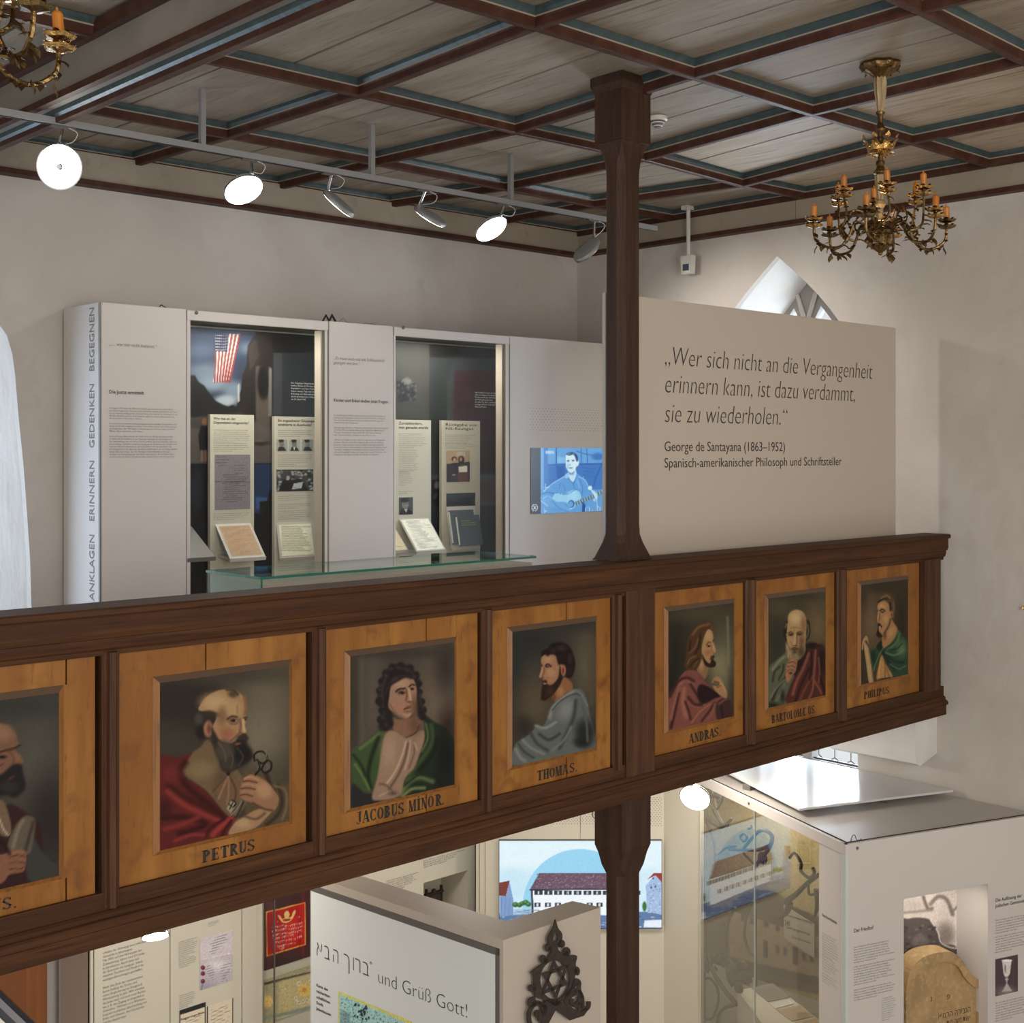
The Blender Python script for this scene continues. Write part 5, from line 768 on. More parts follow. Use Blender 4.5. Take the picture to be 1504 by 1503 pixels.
# slim text boards
def tline(n, w_=1.): return n
TX = 'In Göppingen wurden die Männer und Frauen der Verwaltung befragt, die an der Deportation beteiligt waren. Niemand wollte etwas gewusst haben. Die Akten wurden geschlossen und blieben viele Jahre im Archiv. Erst spät begann die Stadt, sich mit der eigenen Geschichte zu befassen und die Namen der Opfer zu nennen.'.split()
def fill(n, chars, seed=0, last=.6):
    r = random.Random(seed); out = []; i = r.randrange(len(TX))
    for k in range(n):
        s_ = ''; lim = chars * (last if k == n - 1 else 1) * (1 - .12 * r.random())
        while len(s_) < lim: s_ += ' ' + TX[i % len(TX)]; i += 1
        out.append(s_.strip())
    return out
DI = -.30
def board(ul, ur, vt, lab, head, hv, blocks):
    a0, a1 = fd.az(ul, 650, DI)[0], fd.az(ur, 650, DI)[0]; z1 = fd.az(ul, vt, DI)[1]
    o = MB().fbox(fd, a0, a1, -1.28, z1, DI - .03, DI).build('text_board', CREAMP); tag(o, lab, 'text board', 'slim cream text boards in the showcases')
    wr(fd, head, ul + 5, hv, ur - (8 if ul < 400 else 4), 3.8, 6, off=.012, d=DI + .001).build('heading', INK, o)
    for v, n, sd, w_ in blocks: wr(fd, fill(n, 52, sd), ul + 5, v, ur - w_, 1.7, 2.9, res=0, d=DI + .001).build('body_text', INKG, o)
    return o
ob = board(308.5, 373, 608.5, 'slim cream text board behind the beige document stand, first showcase', ['Wer hat an der', 'Deportation mitgewirkt?'], 616.5, [(632.5, 7, 1, 6), (652, 5, 2, 7), (756, 4, 3, 6)])
def pic(par, fr, u0, v0, u1, v1, T, bg, sh, name, nx=40, d=DI + .002, gain=1.35, m=PRINT, noise=.05):
    a0, z1 = fr.az(u0, v0, d); a1, _ = fr.az(u1, v0, d); z0 = fr.az(u0, v1, d)[1]; return picture(name, fr, a0, a1, z0, z1, d, nx, T, bg, sh, m, par, gain, noise)
T = (275, 455, 3.581); rr = random.Random(9)
def scrib(u0, u1, v0, v1, n, col, wd, r=rr, sl=0.): return [('l', col, 1.2, [(u0 + (u1 - u0) * a, y + sl * (u1 - u0) * a), (u0 + (u1 - u0) * b, y + sl * (u1 - u0) * b)], wd) for y in np.linspace(v0, v1, n) for a, b in [(lambda q: (q * .2, .55 + .45 * r.random()))(r.random())]]
pic(ob, fd, 315.5, 668, 367.5, 749.5, T, (118, 112, 118), scrib(150, 225, 775, 820, 4, (84, 80, 88), 3) + scrib(235, 325, 820, 860, 4, (86, 82, 90), 3) + scrib(180, 325, 870, 1010, 14, (80, 76, 86), 3.5) + [('l', (70, 66, 76), 1.5, [(146, 905), (333, 908)], 3)], 'document_print', 56)
ob = board(403, 467, 611.5, 'slim cream text board with three head photographs, first showcase', ['Ein angesehener Göppinger', 'selektierte in Auschwitz?'], 619.5, [(633, 4, 4, 8), (669, 6, 5, 8), (686, 1, 6, 14), (730, 3, 7, 10), (742, 3, 8, 10), (752, 5, 9, 10)])
for k, (x, bg_) in enumerate(((468, (150, 150, 144)), (535, (158, 158, 152)), (604, (138, 138, 132)))):
    hd = [('e', (120, 118, 112), 3, x + 28, 706, 14, 20), ('p', (40, 40, 42), 3, [(x + 6, 745), (x + 14, 722), (x + 40, 722), (x + 54, 745)]), ('e', (40, 38, 38), 3, x + 26, 690, 14, 9), ('e', (96, 92, 88), 2, x + 30, 712, 6, 3)]
    if k == 1: hd += [('p', (200, 200, 196), 1.5, [(x + 22, 722), (x + 34, 722), (x + 28, 744)]), ('e', (50, 48, 46), 1, x + 22, 703, 3, 2), ('e', (50, 48, 46), 1, x + 34, 703, 3, 2)]
    pic(ob, fd, 275 + x / 3.581, 645.5, 275 + (x + 58) / 3.581, 662.5, T, bg_, hd, 'photo_print', 26)
sh = [('e', (rr.choice((30, 60, 120, 150)),) * 3, 2, 470 + rr.random() * 195, 845 + rr.random() * 112, 8, 6) for k in range(110)] + [('p', (24, 24, 26), 3, [(500, 900), (600, 890), (640, 955), (480, 955)]), ('p', (170, 170, 170), 2, [(560, 915), (610, 905), (600, 940), (550, 945)]), ('e', (150, 148, 142), 2, 530, 885, 9, 12)]
pic(ob, fd, 406, 690, 460, 722.5, T, (58, 58, 58), sh, 'photo_print', 52)
T = (575, 475, 4.061)
ob = board(580.5, 633, 616.5, 'slim cream text board with a small portrait photograph, second showcase', ['Zurückfordern,', 'was geraubt wurde'], 623.5, [(638, 8, 11, 6), (662, 12, 12, 18), (693, 8, 13, 26), (723, 2, 14, 26)])
pic(ob, fd, 586, 731, 606.5, 756.5, T, (70, 72, 74), [('e', (120, 118, 114), 4, 82, 1080, 20, 26), ('e', (40, 40, 40), 4, 80, 1056, 24, 14), ('p', (34, 36, 42), 3, [(46, 1143), (56, 1112), (70, 1106), (100, 1106), (124, 1125), (128, 1143)]), ('p', (170, 170, 168), 2, [(74, 1108), (96, 1106), (88, 1130)]), ('e', (60, 56, 54), 2, 75, 1078, 4, 2), ('e', (60, 56, 54), 2, 92, 1078, 4, 2)], 'photo_print', 34)
ob = board(649, 705, 617.5, 'slim cream text board with a colour photograph, second showcase', ['Rückgabe von', 'NS-Raubgut'], 625.5, [(639.5, 5, 15, 7), (653, 3, 16, 7)])
pic(ob, fd, 655.5, 662, 690, 708.5, T, (170, 146, 118), [('p', (44, 44, 56), 3, [(328, 840), (470, 825), (470, 950), (328, 950)]), ('p', (190, 176, 156), 2, [(388, 765), (440, 765), (440, 795), (388, 795)]), ('p', (40, 30, 42), 3, [(360, 835), (395, 830), (405, 900), (360, 905)]), ('e', (44, 30, 26), 3, 374, 810, 16, 15), ('e', (196, 156, 130), 2, 376, 815, 9, 11), ('p', (92, 62, 58), 3, [(395, 860), (415, 840), (450, 850), (460, 950), (395, 950)]), ('e', (40, 24, 20), 4, 416, 815, 18, 24), ('e', (180, 130, 104), 2, 414, 812, 8, 12), ('p', (226, 220, 204), 1.5, [(400, 856), (450, 850), (452, 888), (402, 890)]), ('e', (190, 150, 126), 2, 372, 904, 12, 4)], 'photo_print', 40)
pic(ob, fd, 655.5, 725, 698, 745, T, (44, 50, 62), [('p', (30, 34, 44), 6, [(330, 1060), (500, 1060), (500, 1100), (330, 1100)])], 'photo_print', 20)
# sloped stands carrying documents
def stand(TL, TR, BR, BL, lab, mtop=PAPERW, shapes=None, T=None, bg=None, d=DI + .002, marg=.07, g=None, lipm=WHITE):
    a, b = fd.w(*TL, d), fd.w(*TR, d); c, e = at(0, b[0], *BR), at(0, a[0], *BL)
    zz = (c[2] + e[2]) / 2; zt_ = (a[2] + b[2]) / 2; yy = (c[1] + e[1]) / 2; a = np.array([a[0], a[1], zt_]); b = np.array([b[0], b[1], zt_]); c = np.array([b[0], yy, zz]); e = np.array([a[0], yy, zz])
    nrm = np.cross(b - a, e - a); nrm /= np.linalg.norm(nrm); nrm = nrm if nrm @ (-a) > 0 else -nrm
    dn = -nrm * .008; mb = MB(); mb.hexa([e + dn, c + dn, b + dn, a + dn, e, c, b, a]); mb.hexa([e + dn + (0, -.004, -.014), c + dn + (0, -.004, -.014), c + dn, e + dn, e + (0, -.006, .004), c + (0, -.006, .004), c, e])
    mb.hexa([np.array([a[0] + .02, a[1], zz]), np.array([b[0] - .02, b[1], zz]), np.array([b[0] - .02, b[1] + .0, zz + .02]), np.array([a[0] + .02, a[1], zz + .02]), e + dn + (.02, .03, 0), c + dn + (-.02, .03, 0), c + dn + (-.02, .03, .01), e + dn + (.02, .03, .01)])
    o = mb.build('document_stand', lipm); tag(o, lab, 'document stand', 'sloped document stands in the showcases')
    if shapes is not None:
        up = nrm * .0015; m_ = marg
        W = lambda s_, t_: (e * (1 - s_) + c * s_) * (1 - t_) + (a * (1 - s_) + b * s_) * t_ + up
        Wm = lambda s_, t_: W(m_ + (1 - 2 * m_) * s_, m_ + (1 - 2 * m_) * t_)
        picture('document', fd, 0, 1, 0, 1.1, 0, 40, T, bg, shapes, PRINT, o, 1.35, .03, W=Wm)
    return a, b, c, e, nrm, o
T = (275, 455, 3.581)
stand((316, 770), (368, 768.5), (390.5, 818), (338, 822), 'sloped white stand with a beige typed document, first showcase', shapes=[('l', (150, 116, 88), 1.2, [(185 + (y - 1140) * .33, y), (185 + (y - 1140) * .33 + 80 + 60 * rr.random(), y - 2)], 2.4) for y in range(1145, 1295, 8)], T=T, bg=(160, 134, 108))
stand((405.5, 767), (459, 767), (466, 817.5), (410.5, 820.5), 'sloped white stand with a handwritten sheet, first showcase', shapes=[('l', (150, 148, 128), 2, [(497, y), (497 + 100 + 52 * rr.random(), y + 2)], 4) for y in range(1140, 1275, 9)], T=T, bg=(214, 212, 190), marg=.06)
stand((240, 775), (281, 773), (318, 818), (274, 822), 'sloped grey stand cut off by the left edge of the first showcase', lipm=GREY)
T = (575, 475, 4.061)
stand((586, 762), (629, 760.7), (655, 807), (612, 812), 'sloped white stand with a handwritten letter, second showcase', shapes=[('l', (150, 150, 150), 1.6, [(80 + (y - 1180) * .5 + 12 * rr.random(), y), (80 + (y - 1180) * .5 + 70 + 70 * rr.random(), y - 2)], 2.4) for y in range(1180, 1345, 8)], T=T, bg=(222, 220, 206), marg=.04)
stand((548, 780), (582, 779), (600, 808), (566, 811), 'sloped stand with a beige sheet cut by the edge of the second showcase', shapes=[('l', (150, 130, 100), 2, [(30, 1330), (60, 1332)], 3)], T=T, bg=(200, 188, 160), marg=.04)
a, b, c, e, nrm, o = stand((656, 744), (697, 743.5), (708.5, 801), (661, 809), 'sloped white stand carrying two dark cloth-bound books, second showcase')
for k, (s0, s1, t0, t1, h0) in enumerate(((.02, .86, .1, .9, .0), (.18, .98, .04, .76, .022))):
    W = lambda s_, t_, h: (e * (1 - s_) + c * s_) * (1 - t_) + (a * (1 - s_) + b * s_) * t_ + nrm * h
    bk = MB().hexa([W(s0, t0, h0 + .002), W(s1, t0, h0 + .002), W(s1, t1, h0 + .002), W(s0, t1, h0 + .002), W(s0, t0, h0 + .022), W(s1, t0, h0 + .022), W(s1, t1, h0 + .022), W(s0, t1, h0 + .022)]).build('book', BOOKC)
    tag(bk, ['dark blue-grey cloth book lying under the other on the white stand', 'dark blue-grey cloth book lying on top on the white stand'][k], 'book', 'books on the stand')
    mb = MB(); mb.hexa([W(s0 - .012, t0 + .03, h0 + .005), W(s0, t0 + .03, h0 + .005), W(s0, t1 - .03, h0 + .005), W(s0 - .012, t1 - .03, h0 + .005), W(s0 - .012, t0 + .03, h0 + .019), W(s0, t0 + .03, h0 + .019), W(s0, t1 - .03, h0 + .019), W(s0 - .012, t1 - .03, h0 + .019)]); mb.build('page_block', PAPERW, bk)
    if k == 1:
        mb = MB()
        for t_ in (.62, .57, .52): mb.hexa([W(.3, t_, .0445), W(.8 if t_ != .62 else .6, t_, .0445), W(.8 if t_ != .62 else .6, t_ + .014, .0445), W(.3, t_ + .014, .0445)] + [W(.3, t_, .0448), W(.8 if t_ != .62 else .6, t_, .0448), W(.8 if t_ != .62 else .6, t_ + .014, .0448), W(.3, t_ + .014, .0448)])
        mb.build('cover_lettering', mat('faded_gold', (.35, .28, .14), .5), bk)
# cables and clutter on top of the exhibit wall
mb = MB(); q = fd.p(fx(486), ZTOP, -.10); mb.tube([q + (0, 0, 0), q + (.03, 0, .05), q + (.06, 0, .008)], .008, 6); mb.tube([q + (.05, 0, .0), q + (.08, 0, .055), q + (.11, 0, .01)], .009, 6); tag(mb.build('cable_coil', mat('black_plastic', (.02, .02, .02), .5)), 'black cable coil lying on top of the exhibit wall', 'cable')
mb = MB()
P = [fd.p(fx(u), ZTOP + .004 + z, -.06) for u, z in ((505, 0), (512, .03), (518, .005), (540, .0), (545, .01), (560, .004))]; mb.tube(crom(P, 5, False), .0025, 4); tag(mb.build('loose_wire', mat('wire_grey', (.3, .3, .3), .5)), 'thin loose wire lying along the top of the exhibit wall', 'wire')
mb = MB(); q = fd.p(fx(240), ZTOP, -.05); mb.tube(crom([q, q + (.01, 0, .02), q + (.03, 0, .012), q + (.05, 0, .0)], 4, False), .003, 4); tag(mb.build('wire_loop', mat('black_plastic', (.02, .02, .02), .5)), 'small dark wire loop above the first text panel', 'wire')
# table showcase behind the rail
YT = 4.92; ft = Fr((0, YT), (1, 0)); ta0 = at(1, YT, 383.4, 848)[0]; tz = at(1, YT, 383.4, 848)[2] + .0; ta1 = at(1, YT, 787, 823)[0]; td = .47
tc = thing('table_showcase', ((ta0 + ta1) / 2, YT + td / 2, ZG), 'low glass-topped table showcase standing just behind the balustrade', 'showcase')
MB().box((ta0 + .015, YT + .015, ZG), (ta1 - .015, YT + td - .015, tz - .035)).build('base', QUOTE, tc)
MB().box((ta0, YT, tz - .010), (ta1, YT + td, tz)).build('glass_top', CASEG, tc)
mb = MB()
for z0 in (tz - .011,):
    mb.box((ta0 - .002, YT - .003, z0), (ta1, YT, tz)); mb.box((ta0 - .003, YT, z0), (ta0, YT + td, tz)); mb.box((ta0, YT + td, z0), (ta1, YT + td + .003, tz)); mb.box((ta1, YT, z0), (ta1 + .003, YT + td, tz))
mb.box((ta0 - .002, YT - .003, tz - .20), (ta0 + .006, YT, tz - .01)); mb.build('glass_edge', GEDGE, tc)
MB().box((ta0 + .001, YT + .0, tz - .20), (ta0 + .006, YT + td, tz - .012)).build('glass_side', CASEG, tc)
# quotation panel
YQ = 4.52; fq = Fr((0, YQ), (1, 0)); qa0, qz = fq.az(890, 428); qa1, qz1 = fq.az(1315.5, 483)
qo = MB().fbox(fq, qa0, qa1, ZG, (qz + qz1) / 2, -.022, 0).build('quotation_panel', QUOTE); tag(qo, 'large beige panel with a printed quotation on remembering the past', 'panel')
MB().fbox(fq, qa0 - .004, qa0, ZG, (qz + qz1) / 2, -.022, 0).build('edge_profile', WHITE, qo)
for s_, u0, v0, u1, cap in (('„Wer sich nicht an die Vergangenheit', 975, 536, 1281.5, 28), ('erinnern kann, ist dazu verdammt,', 975, 577, 1255.5, 28.5), ('sie zu wiederholen.“', 975, 620.5, 1157, 28.5)):
    wr(fq, s_, u0, v0, u1, cap, shear=.17, off=-.018, res=3).build('quotation', INK, qo)
wr(fq, 'George de Santayana (1863–1952)', 975.5, 663, 1153, 14.5, off=-.004, res=3).build('author_line', INK, qo)
wr(fq, 'Spanisch-amerikanischer Philosoph und Schriftsteller', 975.5, 687, 1236, 14, off=-.004, res=3).build('author_line', INK, qo)

# ============================================================ LAMP TRACK AND SPOTS
YTR = 6.0; tr = thing('lamp_track', (4.4, YTR, 1.54), 'long grey lamp track hanging on rods below the ceiling', 'lamp track')
zt_ = 1.55; MB().box((1.5, YTR - .02, zt_), (7.0, YTR + .02, zt_ + .032)).build('rail', LGREY, tr)
MB().box((1.5, YTR - .008, zt_ - .003), (7.0, YTR + .008, zt_)).build('slot', DARK, tr)
for u, v in ((297, 140), (546, 195), (750, 230)):
    x = at(1, YTR, u, v)[0]; MB().box((x - .014, YTR - .014, zt_ + .03), (x + .014, YTR + .014, ZC + .002)).build('rod', LGREY, tr)
def cam2w(r, u, f): return R3 * r + U3 * u + F3 * f
def spot(cen, nrm, top, lab, lit=True, R=.107, power=0, group='round disc spotlights on the lamp track', ad=True):
    c = np.array(cen, float); n = cam2w(*nrm); n /= np.linalg.norm(n); a = np.cross(n, U3); a /= np.linalg.norm(a); b = np.cross(n, a)
    root = thing('disc_spotlight', c, lab, 'spotlight', group)
    def disc(prof, m, name):
        rings = [[c + n * h + r * (math.cos(q) * a + math.sin(q) * b) for q in np.arange(32) * math.pi / 16] for r, h in prof]
        mb = MB(); mb.loft(rings); return mb.build(name, m, root, smooth=False)
    disc([(R * .5, -.020), (R * .93, -.014), (R, -.006), (R, .004)], LGREY, 'housing'); disc([(R, .003), (R + .003, .004), (R + .003, .009), (R * .97, .010)], CHROME, 'rim')
    disc([(R * .965, .0095), (R * .965, .0115)], LAMP, 'lamp_face')
    disc([(.017, .0118), (.012, .017)], CHROME if 'leftmost' in lab else LAMP, 'centre_knob')
    t = np.array(top, float); k = b if b[2] > 0 else -b; h = c + k * R * .98 - n * .008
    mb = MB(); mb.tube([h, (h + t) / 2 + (0, 0, .0), t - (0, 0, .0)], .008, 8); mb.ball(h, .013, 8); mb.build('arm', CHROME, root)
    if ad: MB().box((t[0] - .06, t[1] - .012, t[2] - .006), (t[0] + .06, t[1] + .012, t[2] + .003)).build('track_adapter', DGREY, root)
    sd = -a if (a @ R3) > 0 else a
    mb = MB(); mb.tube(crom([t + R3 * .03 - (0, 0, .004), t + R3 * .07 - (0, 0, .03), t + R3 * .05 - (0, 0, .07), h + R3 * .015 - n * .01], 6, False), .0022, 4); mb.build('wire', PLASTICW, root)
    if power:
        l = bpy.data.lights.new('spot_light', 'SPOT'); l.energy = power; l.color = (1, .95, .88); l.spot_size = 1.9; l.spot_blend = .7; l.shadow_soft_size = .1
        o = bpy.data.objects.new('spot_light', l); COL.objects.link(o); o.location = tuple(c + n * .03); o.rotation_euler = Vector(n).to_track_quat('-Z', 'Y').to_euler()
    return root
def spx(u, v, tu, dy=0.): return at(1, YTR, u, v), np.array([at(1, YTR, tu, 300)[0], YTR, zt_ - .004])
c, t = spx(88, 245, 92); spot(c, (0, -.16, -.98), t, 'round spotlight facing the viewer, leftmost on the track', power=14)
c, t = spx(357, 277.5, 370); spot(c, (.42, -.80, -.42), t, 'second lit disc spotlight from the left, tilted down', power=12)
c, t = spx(498, 299, 487); spot(c, (-.66, -.72, .2), t, 'disc spotlight seen nearly edge-on, third from the left', power=12)
c, t = spx(632, 318, 624.5); spot(c, (-.52, -.80, .28), t, 'grey-backed disc spotlight tilted down left, fourth on the track', power=12)
c, t = spx(720.5, 335.5, 740); spot(c, (.46, -.79, -.38), t, 'fifth spotlight, lit small ellipse left of the post', power=10)
c, t = spx(862, 367, 873); spot(c, (.6, -.62, .45), t, 'grey-backed disc spotlight beside the post, rightmost on the track', power=90)

# smoke detector and thermostat sensor
P = zp(966, 172, ZC); mb = MB(); mb.lathe([(.055, 0), (.055, -.018), (.046, -.024)], (P[0], P[1], ZC), 24); sm = mb.build('smoke_detector', PLASTICW); tag(sm, 'round white smoke detector on the ceiling right of the post', 'smoke detector')
for k in range(5): r = .044 - k * .006; mb = MB(); mb.lathe([(r, 0), (r, -.004), (r - .003, -.006)], (P[0], P[1], ZC - .024 - k * .008), 20); mb.build('grille_ring', PLASTICW if k % 2 else DGREY, sm)
P = zp(1011, 326, 1.75); zt2 = ZR
th = thing('room_sensor', (P[0], P[1], 1.2), 'white room sensor box hanging on a conduit from the ceiling', 'sensor')
tq = P @ np.array([CA, SA]); q0 = (HZ - 378) / FPX * tq
zb2 = (HZ - 403) / FPX * tq; zc2 = (HZ - 376) / FPX * tq
mb = MB(); mb.tube([(P[0], P[1], zc2), (P[0], P[1], ZC - .03)], .016, 10); mb.build('conduit', PLASTICW, th); mb = MB(); mb.box((P[0] - .05, P[1] - .03, ZC - .03), (P[0] + .03, P[1] + .03, ZC)); mb.build('ceiling_bracket', PLASTICW, th)
mb = MB(); mb.hexa([P3_ for P3_ in [(P[0] - .03, P[1] - .045, zb2), (P[0] - .03, P[1] + .045, zb2), (P[0] + .02, P[1] + .045, zb2), (P[0] + .02, P[1] - .045, zb2), (P[0] - .03, P[1] - .055, zc2), (P[0] - .03, P[1] + .055, zc2), (P[0] + .02, P[1] + .055, zc2), (P[0] + .02, P[1] - .055, zc2)]]); mb.build('sensor_case', PLASTICW, th)
zz = (zb2 + zc2) / 2; MB().box((P[0] - .034, P[1] - .028, zz - .045), (P[0] - .0295, P[1] + .028, zz + .005)).build('display_window', mat('display_dark', (.05, .07, .1), .3), th)

# ============================================================ CHANDELIERS
def chandelier():
    r = thing('candle_chandelier', (0, 0, 0), 'x', 'chandelier', 'brass candle chandeliers')
    mb = MB(); mb.lathe([(.02, 1.87), (.088, 1.868), (.094, 1.855), (.086, 1.84), (.078, 1.83), (.05, 1.815), (.03, 1.80), (.022, 1.79)], (0, 0, 0), 36, 0, 9, .07)
    for k in range(9):
        q = 2 * math.pi * k / 9; mb.leaf((.055 * math.cos(q), .055 * math.sin(q), 1.845), (math.cos(q), math.sin(q), -.6), U3, .05, .018)
    mb.build('ceiling_rose', BRASS, r)
    mb = MB(); mb.lathe([(.026, 1.80), (.029, 1.77), (.026, 1.72), (.017, 1.66), (.015, 1.63)], (0, 0, 0), 24, 0, 8, .10); mb.lathe([(.014, 1.335), (.026, 1.325), (.024, 1.28), (.014, 1.22), (.012, 1.21)], (0, 0, 0), 24, 0, 8, .10); mb.lathe([(.012, 1.21), (.022, 1.20), (.024, 1.185), (.014, 1.165), (.012, 1.12)], (0, 0, 0), 16); mb.build('stem_baluster', OPAL, r)
    mb = MB(); mb.lathe([(.015, 1.635), (.022, 1.63), (.020, 1.62), (.013, 1.61), (.013, 1.58), (.02, 1.56), (.024, 1.55), (.02, 1.54), (.012, 1.53), (.012, 1.40), (.020, 1.395), (.022, 1.38), (.016, 1.37), (.022, 1.355), (.032, 1.345), (.032, 1.335), (.016, 1.33)], (0, 0, 0), 20); mb.build('stem', BRASS, r)
    mb = MB(); mb.lathe([(.012, 1.42), (.03, 1.425), (.055, 1.445), (.062, 1.465), (.05, 1.47), (.02, 1.46)], (0, 0, 0), 30, 0, 6, .08)
    for k in range(8):
        q = 2 * math.pi * k / 8 + .2; d = np.array([math.cos(q), math.sin(q), 0]); mb.leaf(d * .05 + U3 * 1.455, d + U3 * .9, U3, .055, .02); mb.leaf(d * .075 + U3 * 1.49, d * .4 + U3, d, .035, .015); mb.leaf(d * .04 + U3 * 1.44, d * .8 - U3 * .4, U3, .04, .02)
        mb.ball(d * .055 + U3 * 1.465, .012, 6)
    mb.build('leaf_crown', GILT, r)
    mb = MB(); mb.lathe([(.01, .955), (.02, .962), (.05, .985), (.062, 1.015), (.060, 1.035), (.042, 1.045), (.05, 1.06), (.072, 1.075), (.070, 1.095), (.04, 1.105), (.02, 1.11)], (0, 0, 0), 36, 0, 12, .07); mb.ball((0, 0, .952), .012, 8)
    for k in range(10):
        q = 2 * math.pi * k / 10; d = np.array([math.cos(q), math.sin(q), 0]); mb.leaf(d * .055 + U3 * 1.07, d - U3 * .8, U3, .05, .018); mb.leaf(d * .04 + U3 * 1.0, d * .6 - U3 * .6, U3, .035, .016)
    mb.build('bowl', BRASS, r)
    rr = random.Random(5)
    for k in range(6):
        q = math.radians(80 + 60 * k); d = np.array([math.cos(q), math.sin(q), 0]); s = np.array([-d[1], d[0], 0]); mb = MB()
        P = crom([d * .05 + U3 * 1.075, d * .12 + U3 * 1.10, d * .15 + U3 * 1.04, d * .19 + U3 * .985, d * .26 + U3 * .975 + s * .02, d * .315 + U3 * 1.01, d * .325 + U3 * 1.07], 5, False); mb.tube(P, .007, 6)
        P2 = crom([d * .16 + U3 * 1.03, d * .20 + s * .05 + U3 * 1.06, d * .19 + s * .08 + U3 * 1.12, d * .20 + s * .07 + U3 * 1.20], 5, False); mb.tube(P2, .006, 6)
        P3 = crom([d * .07 + U3 * 1.09, d * .09 + U3 * 1.15, d * .14 + U3 * 1.15, d * .16 + U3 * 1.10, d * .14 + U3 * 1.07], 5, False); mb.tube(P3, .0045, 6)
        for PP in (P, P2, P3):
            for i in range(2, len(PP) - 1, 2):
                e = s * rr.choice((-1, 1)) + d * (rr.random() - .5) - U3 * (rr.random() * 1.1); mb.leaf(PP[i], e, U3, .036 + .018 * rr.random(), .014)
        for L_ in (.31, .25): mb.leaf(d * L_ + U3 * .985, d * .3 - U3 + s * .2, d, .045, .017)
        arm = mb.build('arm', BRASS, r)
        for j, (c, h) in enumerate(((d * .325 + U3 * 1.07, 1.07), (d * .20 + s * .07 + U3 * 1.20, 1.20))):
            for n_, z in enumerate((0, .030)):
                mb = MB(); mb.lathe([(.010, z), (.034, z + .006), (.041, z + .016), (.037, z + .017), (.012, z + .010)], c, 20, 0, 5, .14)
                for m_ in range(7): a_ = m_ * .9; e = np.array([math.cos(a_), math.sin(a_), .35]); mb.leaf(c + e * .022 + U3 * (z + .006), e, U3, .026, .011)
                mb.build('drip_pan', GILT if (j == 1 or k % 2) else BRASS, arm)
            mb = MB(); mb.lathe([(.008, .0), (.008, .04), (.013, .05), (.013, .052)], c, 12); mb.build('socket', BRASS, arm)
            mb = MB(); tl = (rr.random() - .5) * .008; mb.loft([[c + (r_ * math.cos(a_) + tl * (z - .05) / .05, r_ * math.sin(a_), z) for a_ in np.arange(12) * math.pi / 6] for r_, z in ((.0148, .05), (.0148, .102), (.011, .108), (.004, .108), (.0032, .118), (.0005, .122))]); mb.build('candle', WAX, arm)
    return r
ch = chandelier(); C1 = zp(1293, 95, 1.86); ch.location = (C1[0], C1[1], 0); ch['label'] = 'brass candle chandelier hanging in full view at the right'
c2_ = copy_tree(ch); c2_.location = (1.17, 3.40, .0); c2_['label'] = 'brass chandelier cut off by the upper left corner of the picture'; c2_.rotation_euler = (0, 0, math.radians(-24))
def glow(o, z, e):
    l = bpy.data.lights.new('chandelier_glow', 'POINT'); l.energy = e; l.color = (1, .62, .25); l.shadow_soft_size = .03; p = bpy.data.objects.new('chandelier_glow', l); COL.objects.link(p); p.location = (o.location[0] + .0, o.location[1], o.location[2] + z)
glow(ch, 1.16, 1.0); glow(c2_, 1.16, 1.0)
# ============================================================ LOWER EXHIBITION
YL = 7.12; fl = Fr((0, YL), (1, 0)); ZLT = -1.72
def lx(u, d=0.): return fl.az(u, 1400, d)[0]
le = thing('lower_exhibit_wall', (lx(420), 7.3, ZF), 'cream exhibit wall with text panels and showcases standing under the gallery', 'display')
def lbox(u0, u1, z0, z1, d0, d1, name, m, par=le): return MB().fbox(fl, lx(u0), lx(u1), z0, z1, d0, d1).build(name, m, par)
lbox(132.5, 740, ZF, ZLT, -.42, -.40, 'back_board', WHITE)
MB().fbox(fl, lx(132.5), lx(132.5) + .02, ZF, ZLT, -.40, -.012).build('end_panel', QUOTE, le)
lbox(132.5, 136.5, ZF, ZLT, -.03, .002, 'corner_profile', CREAMP)
pa = lbox(138.5, 249, ZF, ZLT, -.03, 0, 'text_panel', CREAMP); pb = lbox(250.5, 354.5, ZF, ZLT, -.03, 0, 'text_panel', CREAMP); lbox(356, 377, ZF, ZLT, -.03, 0, 'pillar_board', CREAMP); lbox(378, 386, ZF, ZLT, -.03, -.008, 'pillar_board', CREAMP)
pc_z0, pc_z1 = fl.az(622, 1296)[1], fl.az(622, 1296)[1]
na0, na1 = lx(622), lx(687); nz1 = (fl.az(622, 1296)[1] + fl.az(686, 1280)[1]) / 2; nz0 = nz1 - .34
P = [fl.p(a, z) for a, z in ((lx(520), ZF), (lx(697.5), ZF), (lx(697.5), ZLT), (lx(520), ZLT))]; H = [fl.p(a, z) for a, z in ((na0, nz0), (na0, nz1), (na1, nz1), (na1, nz0))]
mb = MB(); mb.prism(P, fl.n * -.03, 0, [H]); pc = mb.build('text_panel', CREAMP, le)
mb = MB(); mb.fbox(fl, na0, na1, nz0, nz1, -.32, -.30); mb.fbox(fl, na0 - .01, na0, nz0, nz1, -.30, -.03); mb.fbox(fl, na1, na1 + .01, nz0, nz1, -.30, -.03); mb.fbox(fl, na0, na1, nz1, nz1 + .01, -.30, -.03); mb.fbox(fl, na0, na1, nz0 - .01, nz0, -.30, -.03); mb.build('niche', CREAMP, pc)
q = fl.p((na0 + na1) / 2 + .02, 0, -.16)
mb = MB(); zb_ = nz0
for s in (-.07, .07): mb.box((q[0] + s - .006, q[1] - .01, zb_), (q[0] + s + .006, q[1] + .01, zb_ + .22))
